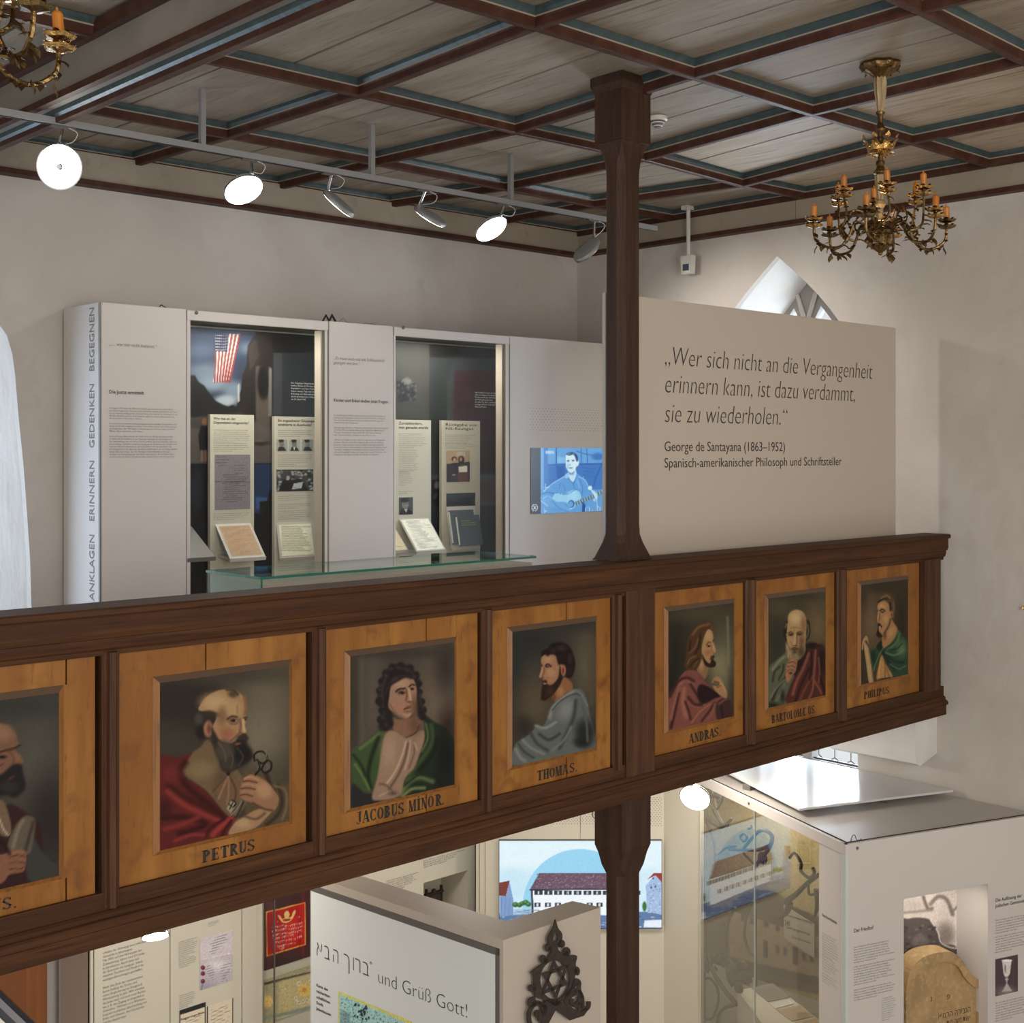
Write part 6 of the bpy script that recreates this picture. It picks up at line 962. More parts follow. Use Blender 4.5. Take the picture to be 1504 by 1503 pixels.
mb.box((q[0] - .085, q[1] - .012, zb_ + .17), (q[0] + .085, q[1] + .012, zb_ + .185)); mb.box((q[0] - .05, q[1] - .02, zb_ + .05), (q[0] + .05, q[1] + .02, zb_ + .17)); mb.box((q[0] - .08, q[1] - .04, zb_), (q[0] + .08, q[1] + .04, zb_ + .02)); mb.ball((q[0], q[1], zb_ + .19), .02)
tag(mb.build('small_press', IRON), 'small dark metal press standing in the wall niche', 'press')
B3 = ['erlaubte die Gründung einer jüdischen', 'Gemeinde in Jebenhausen.', 'Um 1850, auf dem Höhepunkt der', 'Zuwanderung, lebten rund 530 Juden', 'in Jebenhausen. Rasch hatte sich', 'die Gemeinde mit Synagoge, Schule,', 'rituellem Tauchbad und Friedhof die', 'wichtigen Einrichtungen geschaffen.', '', 'Nach dem Ende der reichsunmittel-', 'baren Stellung des Dorfes und', 'seiner Eingliederung ins Königreich', 'Württemberg im Jahr 1805 erhielten', 'die Juden nach und nach mehr Rechte,', 'wie z. B. den Zugang zu bürgerlichen', 'Gewerben. 1864 kam es in Württem-', 'berg zur rechtlichen Gleichstellung von', 'Juden und Christen. Aus Schutzjuden', 'wurden Staatsbürger.']
wr(fl, B3, 151, 1402, 215.5, 3.6, 5.72, res=0).build('body_text', INKG, pa)
wr(fl, fill(9, 34, 31), 262, 1385.5, 290, 1.7, 2.9, res=0).build('body_text', INKG, pb); wr(fl, fill(5, 34, 32), 262.5, 1411.5, 288, 1.7, 2.9, res=0).build('body_text', INKG, pb); wr(fl, fill(7, 34, 33), 263, 1464, 287, 1.7, 3.1, res=0).build('body_text', INKG, pb)
wr(fl, fill(3, 26, 34), 305.5, 1357, 322, 1.5, 2.4, res=0).build('body_text', INKG, pb)
T = (240, 1320, 6.539); rr = random.Random(21); dk = (96, 90, 110)
sh = [('p', (186, 178, 182), 2, [(350, 380), (664, 295), (664, 525), (350, 590)]), ('p', (170, 162, 168), 30, [(350, 600), (664, 540), (664, 820), (352, 900)]), ('e', (200, 194, 194), 50, 520, 640, 100, 50), ('e', (142, 136, 150), 50, 420, 850, 90, 40)] + scrib(440, 640, 390, 540, 7, dk, 4, rr, -.27) + scrib(400, 520, 660, 800, 7, dk, 4, rr, -.25) + scrib(540, 660, 650, 830, 8, dk, 4, rr, -.25)
for y in (665, 722, 795): sh += [('e', (96, 34, 48), 3, 379, y, 21, 22), ('e', (140, 80, 92), 3, 374, y - 5, 7, 7)]
sh.append(('l', (60, 56, 60), 2, [(380, 810), (362, 890)], 5)); sh.append(('l', (212, 206, 206), 2, [(350, 592), (664, 524)], 4))
pic(pb, fl, 293.5, 1379.5, 342, 1455, T, (176, 168, 174), sh, 'document_print', 60, .0025, 1.3)
for u0, v0, u1, s_ in ((263.5, 1490, 302, 3), (304, 1484, 342.5, 4)):
    fr_ = [('p', (40, 38, 36), 2, [(150, 1090), (700, 940), (700, 1900), (150, 1900)])]
    x0, x1 = ((157, 402) if s_ == 3 else (424, 668)); y0 = 1115 if s_ == 3 else 1020
    sh = [('p', (198, 186, 164), 1.5, [(x0 + 5, y0 + 2), (x1 - 5, y0 - 72), (x1 - 5, 2400), (x0 + 5, 2400)])] + scrib(x0 + 20, x1 - 16, y0 + 60, y0 + 260, 12, (120, 112, 98), 3, rr, -.28)
    pic(pb, fl, u0, v0 - (u1 - u0) * .14, u1, 1560, T, (40, 38, 36), sh, 'document_print', 40, .0025, 1.3, noise=.02)
wr(fl, 'Regierungs-Blatt', 265.5, 1499.5, 300.5, 2.6, d=.004, off=.02).build('heading', INK, pb)
wr(fl, fill(6, 30, 35), 567, 1296, 615, 2.2, 3.1, res=0).build('body_text', INKG, pc); wr(fl, fill(4, 30, 36), 622, 1266, 682, 2.2, 3.1, res=0).build('body_text', INKG, pc)
# showcase with textiles (left of the stand)
T = (240, 1320, 6.539)
ms = MB().fbox(fl, lx(387), lx(519), ZF, ZLT, -.08, -.06).build('showcase_back', CREAMP, le)
sh = [('e', (92, 56, 60), 80, 1000, 300, 60, 300), ('e', (52, 26, 28), 60, 1200, 620, 200, 60), ('p', (226, 150, 66), 2, [(984, 128), (1364, 34), (1368, 445), (990, 560)]), ('p', (172, 26, 28), 2, [(995, 140), (1354, 48), (1358, 438), (1002, 545)]), ('e', (120, 30, 34), 30, 1030, 350, 30, 160), ('e', (200, 36, 32), 40, 1240, 300, 70, 120), ('e', (196, 40, 36), 20, 1340, 250, 10, 150)]
sh += [('l', (130, 16, 22), 4, [(x, 160), (x + 10, 520)], 5) for x in (1040, 1095, 1150, 1300)]
sh += [poly((230, 186, 116), 3, (1096, 160), (1122, 168), (1140, 196), (1165, 185), (1158, 150), (1186, 118), (1212, 146), (1205, 180), (1232, 170), (1240, 136), (1262, 112), (1270, 130), (1250, 180), (1222, 216), (1180, 234), (1145, 230), (1118, 200)), poly((150, 50, 36), 2, (1145, 205), (1180, 196), (1225, 196), (1205, 215), (1160, 220))]
for y, x0, x1 in ((232, 1066, 1092), (185, 1282, 1302), (285, 1036, 1150), (272, 1165, 1330), (320, 1040, 1180), (300, 1200, 1330), (360, 1045, 1160), (342, 1170, 1325), (395, 1048, 1250), (375, 1280, 1325), (430, 1060, 1270), (465, 1095, 1270), (490, 1110, 1160)):
    x = x0
    while x < x1: sh += [('l', (214, 204, 190), 2, [(x, y - (x - x0) * .2 - 8), (x + 9, y - (x - x0) * .2 - 9)], 4), ('l', (214, 204, 190), 2, [(x + 9, y - (x - x0) * .2 - 9), (x + 8, y - (x - x0) * .2 + 6)], 4)]; x += 16 + 4 * rr.random()
pic(ms, fl, 388, 1300, 470, 1426.5, T, (66, 34, 36), sh, 'textile_print', 90, -.055, 1.35, noise=.05)
sh = [('p', (70, 64, 56), 3, [(960, 810), (1500, 680), (1500, 700), (960, 835)]), ('p', (186, 172, 132), 20, [(1100, 800), (1500, 700), (1500, 1060), (1100, 1160)]), ('e', (216, 180, 110), 14, 1000, 990, 52, 60), ('e', (222, 184, 106), 6, 1352, 880, 60, 62), ('e', (190, 140, 70), 5, 1352, 880, 22, 24), ('p', (128, 140, 132), 6, [(970, 1140), (1500, 1010), (1500, 1050), (970, 1170)])]
for k in range(16): a_ = k * math.pi / 8; sh.append(('l', (200, 156, 84), 2, [(1352 + 26 * math.cos(a_), 880 + 26 * math.sin(a_)), (1352 + 56 * math.cos(a_), 880 + 58 * math.sin(a_))], 4))
for x in (1140, 1165, 1195, 1222): sh.append(line((206, 166, 96), 5, 3, (x, 1090), (x - 4, 960), (x + (x - 1180) * .6, 850)))
for x, y in ((1270, 960), (1300, 1000), (1340, 990), (1380, 980), (1410, 800), (1300, 820), (1420, 960)): sh += [('e', (214, 204, 176), 3, x, y, 16, 22), ('e', (150, 140, 110), 2, x, y, 8, 12)]
pic(ms, fl, 388, 1440, 470, 1506, T, (158, 150, 118), sh, 'textile_print', 80, -.055, 1.35, noise=.06)
MB().fbox(fl, lx(387), lx(403.6), ZF, ZLT, -.012, -.006).build('glass_pane', GLASS, le); MB().fbox(fl, lx(404.4), lx(519), ZF, ZLT, -.012, -.006).build('glass_pane', GLASS, le)
lbox(403.3, 404.7, ZF, ZLT, -.014, -.004, 'glass_joint', DGREY)
# ------------------------------------------------------------ corner screen wall
ux = 852; base = ray(ux, HZ) * 9.25; fs = Fr((base[0], base[1]), (SA, -CA))
sw = thing('screen_wall', (base[0], base[1], ZF), 'cream corner wall with a large lit screen, behind the post', 'display')
def sx_(u, d=0.): return fs.az(u, 1300, d)[0]
s1 = MB().fbox(fs, sx_(733 - 20), sx_(852) - .001, ZF, ZLT, -.06, 0).build('wall_board', CREAMP, sw); s2 = MB().fbox(fs, sx_(852) + .002, sx_(1003), ZF, ZLT, -.06, 0).build('wall_board', CREAMP, sw)
for u0, u1, d in ((699, 704, -.02), (704.5, 712.5, -.01), (1003.5, 1012, -.012), (1012.5, 1031, -.02)): MB().fbox(fs, sx_(u0), sx_(u1), ZF, ZLT, -.06, d).build('edge_strip', CREAMP, sw)
dots(fs, 800, 1172, 884, 1212, s1, 4.4, d=.001); dots(fs, 956, 1172, 971.5, 1213, s2, 4.4, d=.001)
for u, v in ((873, 1190), (1000, 1168)):
    mb = MB(); P = [fs.w(u - 2.5, v - 4, .006), fs.w(u - 2.5, v + 8, .006), fs.w(u + .5, v + 12, .006), fs.w(u + 3, v + 8, .006), fs.w(u + 3, v - 6, .006)]; mb.tube(crom(P, 4, False), .003, 5); tag(mb.build('wire_hook', DGREY), ['small bent wire hook left of the lower post', 'small bent wire hook right of the lower post'][u > 900], 'hook')
ax0, az1 = fs.az(733.5, 1235.5, .03); ax1, _ = fs.az(971.5, 1235.5, .03); az0 = fs.az(971.5, 1364, .03)[1]
T = (720, 1190, 5.57)
sh = [('p', (222, 240, 247), 60, [(60, 240), (1500, 240), (1500, 480), (60, 480)]), ('e', (196, 226, 240), 60, 180, 620, 120, 120), ('e', (150, 208, 236), 4, 735, 790, 470, 470), ('e', (176, 220, 240), 100, 735, 800, 300, 200),
    ('p', (92, 120, 160), 5, [(60, 850), (1500, 830), (1500, 1000), (60, 1000)]), ('p', (176, 200, 218), 8, [(180, 810), (340, 805), (380, 850), (180, 860)]),
    ('p', (104, 80, 96), 2, [(402, 515), (1130, 515), (1200, 645), (322, 655)]), ('p', (40, 40, 56), 2, [(322, 650), (1200, 640), (1200, 652), (322, 662)]), ('p', (236, 243, 247), 2, [(345, 660), (1190, 650), (1190, 870), (345, 840)]), ('p', (50, 56, 74), 2, [(333, 655), (348, 655), (356, 840), (337, 842)])]
rr = random.Random(2)
for k in range(420): x = 340 + rr.random() * 800; y = 522 + rr.random() * 120; sh.append(('e', rr.choice(((112, 66, 70), (140, 112, 124), (78, 70, 88), (158, 146, 166))), 2, x + (650 - y) * .35, y, 5, 3))
for k, x in enumerate(range(362, 1180, 80)):
    sh += [('p', (48, 54, 66), 1.5, [(x, 662), (x + 66, 660), (x + 66, 696), (x, 697)]), ('p', (205, 214, 222), 1.5, [(x + 26, 664), (x + 40, 664), (x + 40, 690), (x + 26, 690)]), ('l', (120, 126, 140), 1, [(x + 33, 664), (x + 33, 692)], 2)]
for x in (362, 448, 530, 616, 700, 790, 870, 950, 1040): sh += [('p', (52, 60, 74), 1.5, [(x, 760), (x + 48, 758), (x + 48, 794), (x, 796)]), ('p', (206, 214, 220), 1.5, [(x + 16, 764), (x + 32, 764), (x + 32, 790), (x + 16, 790)])]
sh += [('p', (128, 156, 200), 2, [(78, 700), (130, 705), (158, 590), (190, 740), (186, 862), (78, 872)]), ('p', (118, 58, 48), 2, [(60, 598), (160, 578), (128, 705), (60, 700)])] + [('l', (98, 126, 176), 2, [(x, 720), (x + 2, 860)], 3) for x in range(92, 185, 14)]
for x, y, r in ((205, 775, 24), (240, 778, 22), (262, 765, 20), (290, 758, 24), (312, 772, 22)): sh += [('e', (48, 92, 52), 6, x, y, r, r * .9), ('e', (98, 146, 84), 4, x - 4, y - 6, r * .5, r * .4)]
sh += [('p', (160, 184, 218), 2, [(1272, 620), (1345, 535), (1402, 590), (1420, 862), (1285, 832)]), ('p', (150, 54, 50), 2, [(1288, 568), (1338, 516), (1450, 516), (1450, 600), (1402, 590), (1350, 536)]), ('e', (56, 108, 56), 5, 1262, 790, 18, 40)]
for k in range(60): x = 1285 + rr.random() * 110; y = 600 + rr.random() * 240; sh.append(('e', (200, 214, 236) if k % 2 else (120, 146, 192), 3, x, y, 6, 4))
for x, y in ((1332, 560), (1316, 636), (1350, 628)): sh.append(('e', (40, 50, 70), 1.5, x, y, 6, 9))
for k in range(150): x = 80 + rr.random() * 1320; y = 870 + rr.random() * 100; l = 10 + rr.random() * 30; sh.append(('l', rr.choice(((50, 70, 100), (200, 214, 228), (140, 164, 196))), 2, [(x, y), (x + l, y + 6 * rr.random())], 4))
for k in range(50): x = 190 + rr.random() * 200; y = 815 + rr.random() * 50; sh.append(('l', (110, 140, 176), 2, [(x, y), (x + 22, y)], 3))
sh += [('p', (226, 236, 246), 5, [(1262, 905), (1405, 898), (1405, 962), (1255, 960)]), ('p', (20, 30, 48), 1.5, [(60, 970), (1500, 966), (1500, 1000), (60, 1000)])]
mn = MB().fbox(fs, ax0 - .004, ax1 + .004, az0 - .004, az1 + .004, .0, .028).build('screen', DGREY, sw)
picture('screen_image', fs, ax0, ax1, az0, az1, .030, 230, T, (205, 230, 242), sh, SCREEN, mn, 1.02, .015)

# ------------------------------------------------------------ V-shaped stand with the greeting
ZS = -2.24; Cn = at(2, ZS, 739, 1381.5); d1 = np.array([-.093, .9957]); d2 = np.array([1., -.015])
f1 = Fr(Cn[:2], d1); f2 = Fr(Cn[:2], d2)       # left face (runs to the back), right face
L1, L2, TH = 1.36, f2.az(882, 1330)[0], .17
i1 = -f1.n[:2] * TH; i2 = -f2.n[:2] * .155; Cc = Cn[:2]
inner = Cc + i1 + i2; plan = [Cc, Cc + d2 * L2, Cc + d2 * (L2 - .04) + i2, inner, Cc + d1 * L1 + i1, Cc + d1 * L1]
st = thing('greeting_stand', (Cc[0], Cc[1], ZF), 'angled cream exhibition stand with a Hebrew and German greeting, in the lower middle', 'exhibit stand')
mb = MB(); n = len(plan); mb.add([(*p, ZF) for p in plan] + [(*p, ZS) for p in plan], [tuple(range(n))[::-1]] + [(i, (i + 1) % n, n + (i + 1) % n, n + i) for i in range(n)] + [(n, n + 1, n + 2, n + 3), (n, n + 3, n + 4, n + 5)]); mb.build('body', QUOTE, st)
nmat = DGREY; mb = MB(); mb.fbox(f1, .022, L1, ZS - .075, ZS - .045, 0, .006); mb.fbox(f1, .022, .042, ZF, ZS - .045, 0, .006); mb.build('face_frame', DGREY, st)
gp = MB().fbox(f1, .046, L1 - .0, ZF + .1, ZS - .078, .0, .004).build('greeting_panel', COOLW, st)
DQ = .0055
# both parts of the greeting are set right to left along the face's own axis
fg = Fr(f1.p(0, 0)[:2], -d1); 
mb = MB()
for c_, ua, ub in (('א', 464, 472.5), ('ב', 475.5, 484), ('ה', 487.5, 496.5), ('ך', 504, 513), ('ו', 517, 519.5), ('ר', 521, 529), ('ב', 532, 541.5)): wr(fg, c_, ua, 1403 + (ua - 463.5) * .413, ub, 23, d=DQ, off=-.018, mb=mb)
mb.build('greeting', INK, gp)
wr(fg, '*', 542.5, 1419, 546.5, 7, d=DQ).build('greeting', INK, gp)
wr(fg, 'und Grüß Gott!', 554, 1443, 686, 19.5, d=DQ, off=-.02, res=3).build('greeting', INK, gp)
wr(fg, ['Karte des', 'reichsritter-', 'schaftlichen', 'Dorfs', 'Jebenhausen'], 464.5, 1449, 486, 4.2, 8.6, d=DQ, off=.02).build('caption', INK, gp)
T = (440, 1370, 5.013); rr = random.Random(8)
sh = [('p', (150, 188, 186), 3, [(292, 452), (820, 680), (820, 900), (292, 900)]), ('p', (120, 150, 150), 10, [(300, 560), (370, 600), (370, 900), (300, 900)])]
for k in range(260): x = 300 + rr.random() * 420; y = 450 + (x - 285) * .46 + rr.random() * 230; sh.append(('e', (50, 66, 72), 2, x, y, 3.5, 3))
for k in range(28): x = 390 + rr.random() * 130; y = 510 + (x - 390) * .3 + rr.random() * 110; sh.append(('e', (30, 40, 46), 2, x, y, 7, 9))
for k in range(4): sh.append(line((90, 120, 124), 4, 3, (300, 600 + k * 60), (400, 620 + k * 60), (520, 690 + k * 60)))
a_, b_ = fg.az(496.5, 1456, DQ), fg.az(605, 1500, DQ); picture('village_map', fg, a_[0], b_[0], -2.98, a_[1], DQ, 110, T, (196, 190, 96), sh, PRINT, gp, 1.3, .05)
# iron ornament in front of the right face
fo = Fr(f2.p(0, 0, .035)[:2], d2); T = (760, 1330, 8.686)
def oc(*pts, sm=True):
    P = [(T[0] + x / T[2], T[1] + y / T[2]) for x, y in pts]; P = crom(P, 3) if sm else P
    return [fo.w(u, v) for u, v in P]
def circ(cx, cy, rx, ry, n=14): return oc(*[(cx + rx * math.cos(2 * math.pi * k / n), cy + ry * math.sin(2 * math.pi * k / n)) for k in range(n)], sm=False)
orn = thing('iron_ornament', fo.p(.27, ZS - .62), 'dark wrought iron ornament with a six-pointed star, on the stand face', 'ornament')
off = -fo.n * .006
mb = MB()
mb.prism(oc((485, 180), (520, 290), (565, 350), (575, 410), (560, 470), (525, 520), (520, 560), (560, 605), (600, 620), (680, 638), (762, 646), (745, 740), (752, 810), (745, 860), (725, 960), (700, 1060), (640, 1160), (560, 1230), (490, 1290), (400, 1240), (320, 1200), (230, 1170), (215, 1060), (210, 930), (195, 880), (178, 855), (300, 760), (380, 690), (430, 610), (445, 560), (425, 520), (395, 480), (390, 420), (410, 370), (455, 290)), off, 0,
    [oc((485, 345), (508, 410), (505, 450), (480, 462), (460, 445), (462, 405)), [p for p in circ(480, 955, 188, 248, 30)], oc((700, 686), (722, 684), (712, 716), sm=False), oc((228, 856), (258, 852), (238, 886), sm=False)]); mb.build('plate', IRON, orn)
# ring and star
mb = MB(); S1 = [(468, 690), (650, 1010), (300, 1150)]; S2 = [(495, 1215), (318, 872), (655, 752)]
for S_ in (S1, S2):
    ctr = np.mean(S_, 0); inn = [tuple(np.array(p) + (ctr - np.array(p)) * .33) for p in S_]; mb.prism(oc(*S_, sm=False), off * .8, 0, [oc(*inn, sm=False)])
mb.build('star', IRON, orn)
mb = MB()
for cx, cy, rx, ry in ((395, 548, 38, 52), (565, 492, 44, 54), (634, 592, 45, 56), (335, 690, 42, 56), (765, 842, 34, 56), (190, 1062, 42, 50)): mb.prism(circ(cx, cy, rx, ry), off)
for a, b in (((395, 548), (440, 560)), ((634, 592), (600, 640)), ((335, 690), (390, 720)), ((190, 1062), (240, 1060)), ((765, 842), (730, 850)), ((565, 492), (520, 520))):
    a, b = np.array(a), np.array(b); d = (b - a) / np.linalg.norm(b - a); s = np.array([-d[1], d[0]]) * 24; mb.prism(oc(a + s, b + s, b - s, a - s, sm=False), off)
mb.build('scroll_knob', IRON, orn)
def band(pts, w_, m=3):
    P = crom(pts, m, False); n = len(P); ww = w_ if hasattr(w_, '__len__') else [w_] * 2; R = []; Lf = []
    for i in range(n):
        t = P[min(i + 1, n - 1)] - P[max(i - 1, 0)]; t = t / np.linalg.norm(t); s = np.array([-t[1], t[0]]); k = (ww[0] + (ww[1] - ww[0]) * i / (n - 1)) / 2; R.append(P[i] + s * k); Lf.append(P[i] - s * k)
    V = []
    for i in range(n): V += [R[i], Lf[i]]
    V3 = [fo.w(T[0] + x / T[2], T[1] + y / T[2]) for x, y in V]; V3b = [p + off for p in V3]; N = len(V3); F = []
    for i in range(n - 1): a, b, c, d = 2 * i, 2 * i + 1, 2 * i + 3, 2 * i + 2; F += [(a, b, c, d), (d + N, c + N, b + N, a + N), (a, d, d + N, a + N), (b, b + N, c + N, c)]
    F += [(0, N, N + 1, 1), (2 * n - 2, 2 * n - 1, N + 2 * n - 1, N + 2 * n - 2)]
    mb = MB(); mb.add(V3 + V3b, F); return mb.build('scroll', IRON, orn)
mb = MB(); mb.prism(oc((490, 1200), (640, 1270), (790, 1365), (880, 1300), (905, 1330), (850, 1410), (670, 1470), (490, 1335), (405, 1500), (380, 1560), (280, 1560), (330, 1400), (300, 1300), (380, 1200), sm=False), off); mb.build('gable_bar', IRON, orn)
band([(640, 1270), (620, 1180), (680, 1090), (740, 1080), (800, 1130), (790, 1230), (730, 1280), (690, 1250), (700, 1190)], (50, 50)); band([(700, 1060), (740, 960), (790, 980), (790, 1080), (830, 1180), (830, 1280), (870, 1330), (910, 1290), (912, 1230)], (46, 50))
band([(720, 1050), (745, 1010), (730, 990)], (30, 20)); band([(800, 1240), (800, 1360)], (50, 60))
band([(230, 1190), (170, 1210), (170, 1290), (250, 1240), (330, 1260)], (50, 44)); band([(330, 1400), (360, 1320), (300, 1260), (220, 1270), (160, 1350), (150, 1440), (170, 1520), (240, 1580)], (44, 60)); band([(290, 1480), (290, 1400), (270, 1360), (240, 1390), (260, 1430)], (56, 40)); band([(640, 1180), (700, 1140), (760, 1110)], (60, 60))

# ------------------------------------------------------------ glass cabinet at the lower right
ZK = -2.24; P0 = at(2, ZK, 1242, 1241)[:2]; Pm = at(2, ZK, 1045, 1147.5)[:2]; Pr = at(2, ZK, 1504, 1200)[:2]
k1 = Fr(P0, Pm - P0); k2 = Fr(P0, Pr - P0); dA, dB = k1.dx[:2], k2.dx[:2]
LA = k1.az(1028.5, 1350)[0]; E1 = P0 + dA * LA; LB = (XW - .01 - P0[0]) / dB[0]; E2 = P0 + dB * LB
plan = [P0, E2, np.array([XW - .01, 6.30]), np.array([E1[0] + .1, 6.30]), E1]
cab = thing('glass_cabinet', (P0[0] + .8, P0[1] + .8, ZF), 'tall glass-fronted exhibit cabinet with a grey top in the lower right corner', 'cabinet')
def slab(z0, z1, inset, name, m):
    c = np.mean(plan, 0); P = [p + (c - p) / np.linalg.norm(c - p) * inset for p in plan]; n = len(P); mb = MB(); mb.prism([(*p, z0) for p in P], (0, 0, z1 - z0)); return mb.build(name, m, cab)
TOPM = mat('cabinet_top_metal', (.50, .46, .42), .42, metal=.0, nz=[(2, one, (.45, .42, .38), .4, .7)])
slab(ZK - .03, ZK - .008, .03, 'top_plate', TOPM)
for fr, L_ in ((k1, LA), (k2, LB)): MB().fbox(fr, 0 if fr is k2 else -.0, L_, ZK - .062, ZK, -.022, .0).build('header_rail', WHITE, cab); MB().fbox(fr, .022, L_, ZK - .006, ZK + .002, -.034, -.022).build('gasket', DARK, cab)
lk = MB(); 
for fr, a, z in ((k2, k2.az(1259, 1243)[0], ZK - .03), (k1, k1.az(1100, 1171)[0], ZK - .03)):
    c = fr.p(a, z, .0); mb = MB(); mb.loft([[c + fr.n * h + r * (math.cos(q) * fr.dx + math.sin(q) * U3) for q in np.arange(10) * math.pi / 5] for r, h in ((.009, 0), (.009, .004), (.004, .005))]); mb.build('lock', DGREY, cab)
mb = MB(); q = np.array([*P0, ZK]) + k2.dx * .09 - k2.n * .03; mb.tube(crom([q - k2.dx * .03, q - k2.dx * .02 + U3 * .03, q + U3 * .035, q + k2.dx * .015 + U3 * .005, q + k2.dx * .05 + U3 * .008], 5, False), .0025, 5); tag(mb.build('loose_wire', DGREY), 'short loose wire sticking up at the near corner of the cabinet top', 'wire')
# lid plate lying loose on top
pq = [at(2, ZK + .035, *p)[:2] for p in ((1174, 1189.5), (1400, 1162), (1165, 1112), (1040, 1121))]
mb = MB(); mb.prism([(*p, ZK + .028) for p in pq], (0, 0, .014)); tag(mb.build('cover_plate', mat('cover_white', (.62, .62, .61), .16, spec=.7)), 'loose white plate lying on the cabinet top under the window', 'plate')
mb = MB()
for u, v in ((1182, 1180), (1300, 1168), (1100, 1150)): q = at(2, ZK + .0, u, v + 8); mb.box((q[0] - .03, q[1] - .03, ZK - .008), (q[0] + .03, q[1] + .03, ZK + .028))
tag(mb.build('spacer_block', DGREY), 'dark spacer blocks under the loose cover plate', 'spacer', kind='stuff')
ZKB = ZK - .062
aT = k1.az(1201.5, 1350)[0]
# left face: glass panes, joint, text strip, corner glass
aj = k1.az(1107, 1350)[0]
MB().fbox(k1, aj + .003, LA, ZF, ZKB, -.012, -.004).build('glass_pane', CABG, cab); MB().fbox(k1, aT, aj - .003, ZF, ZKB, -.012, -.004).build('glass_pane', CABG, cab)
MB().fbox(k1, aj - .003, aj + .003, ZF, ZKB, -.013, -.003).build('glass_joint', PALEG, cab)
tp = MB().fbox(k1, .05, aT, ZF, ZKB, -.03, -.006).build('text_strip', WHITE, cab); MB().fbox(k1, 0, .05, ZF, ZKB, -.02, -.002).build('glass_edge', PALEG, cab)
fk = Fr(P0, -dA)
wr(fk, 'Vom Erwerbsleben', 1207, 1345.5, 1229, 4.4, d=-.004, off=.01).build('heading', INK, tp)
wr(fk, fill(9, 34, 41), 1207, 1370.5, 1231, 1.6, 3.9, d=-.004, res=0).build('body_text', INKG, tp); wr(fk, fill(6, 34, 42), 1207, 1404, 1231, 1.6, 3.9, d=-.004, res=0).build('body_text', INKG, tp); wr(fk, fill(4, 34, 43), 1207, 1429, 1230, 1.6, 3.9, d=-.004, res=0).build('body_text', INKG, tp)
MB().fbox(k1, LA, LA + .012, ZF, ZKB, -.02, 0).build('end_profile', CREAMP, cab)
# interior: back wall with sepia print, right partition, plinth
fw = Fr((XW - .09, 0), (0, 1)); yb0 = 4.95; MB().box((XW - .085, yb0, ZF), (XW - .06, 6.28, ZKB)).build('interior_back', CREAMP, cab)
mb = MB(); q0, q1 = E1 + dB * .02, np.array([E1[0] + .07, 6.27]); mb.prism([(*q0, ZF), (*q1, ZF), (*q1, ZKB), (*q0, ZKB)], (.012, 0, 0)); mb.build('interior_side', CREAMP, cab)
MB().box((E1[0] - .0 + .05, 6.26, ZF), (XW - .03, 6.28, ZKB)).build('interior_end', CREAMP, cab)
T = (1010, 1140, 4.142)
def fac(x): return 985 + (x - 250) * .0
sh = [('p', (190, 170, 124), 30, [(0, -200), (900, -200), (900, 700), (0, 700)]), poly((112, 96, 78), 10, (60, 800), (250, 790), (300, 740), (420, 690), (560, 720), (640, 800), (800, 900), (800, 960), (600, 930), (300, 830), (80, 860)), ('p', (120, 104, 86), 8, [(60, 850), (250, 800), (800, 930), (800, 1320), (60, 1100)]),
    ('p', (96, 82, 70), 4, [(262, 800), (420, 700), (800, 860), (800, 950), (580, 930), (420, 870), (262, 830)]), ('p', (166, 144, 116), 3, [(255, 815), (420, 870), (590, 925), (800, 985), (800, 1230), (415, 1140), (250, 1100)]), ('p', (104, 90, 76), 6, [(60, 1100), (250, 1100), (420, 1140), (800, 1225), (800, 1310), (420, 1205), (60, 1110)]), ('p', (118, 102, 86), 6, [(60, 1110), (400, 1190), (800, 1280), (800, 1330), (60, 1180)])]
for x, y in ((320, 850), (375, 870), (460, 890), (530, 915), (590, 930)): sh += [('p', (120, 104, 84), 2, [(x, y - 20), (x + 34, y - 12), (x + 34, y + 38), (x, y + 30)]), ('p', (84, 72, 58), 2, [(x + 8, y - 12), (x + 26, y - 8), (x + 26, y + 30), (x + 8, y + 26)])]
for x, y in ((530, 1040), (580, 1055), (690, 1085), (740, 1095)): sh += [('p', (136, 116, 92), 2, [(x, y - 15), (x + 30, y - 8), (x + 30, y + 45), (x, y + 38)]), ('p', (96, 82, 66), 2, [(x + 7, y - 8), (x + 23, y - 4), (x + 23, y + 36), (x + 7, y + 32)])]
for x, y in ((462, 1000), (640, 1040)): sh.append(('p', (72, 60, 50), 2, [(x, y), (x + 28, y + 8), (x + 28, y + 112), (x, y + 104)]))
pw = MB().fbox(fw, 4.97, 6.25, -3.90, ZKB - .01, -.004, -.001).build('print_board', CREAMP, cab)
f_a0, f_z1 = 4.97, ZKB - .012
zzL, zzR = None, None
W = lambda s_, t_: fw.p(4.97 + 1.28 * s_, -3.865 * (1 - t_) + f_z1 * t_, .003)
picture('printed_photograph', fw, 0, 1.28, 0, 1.60, 0, 120, T, (176, 156, 112), sh, PRINT, pw, 1.0, .04, W=W)
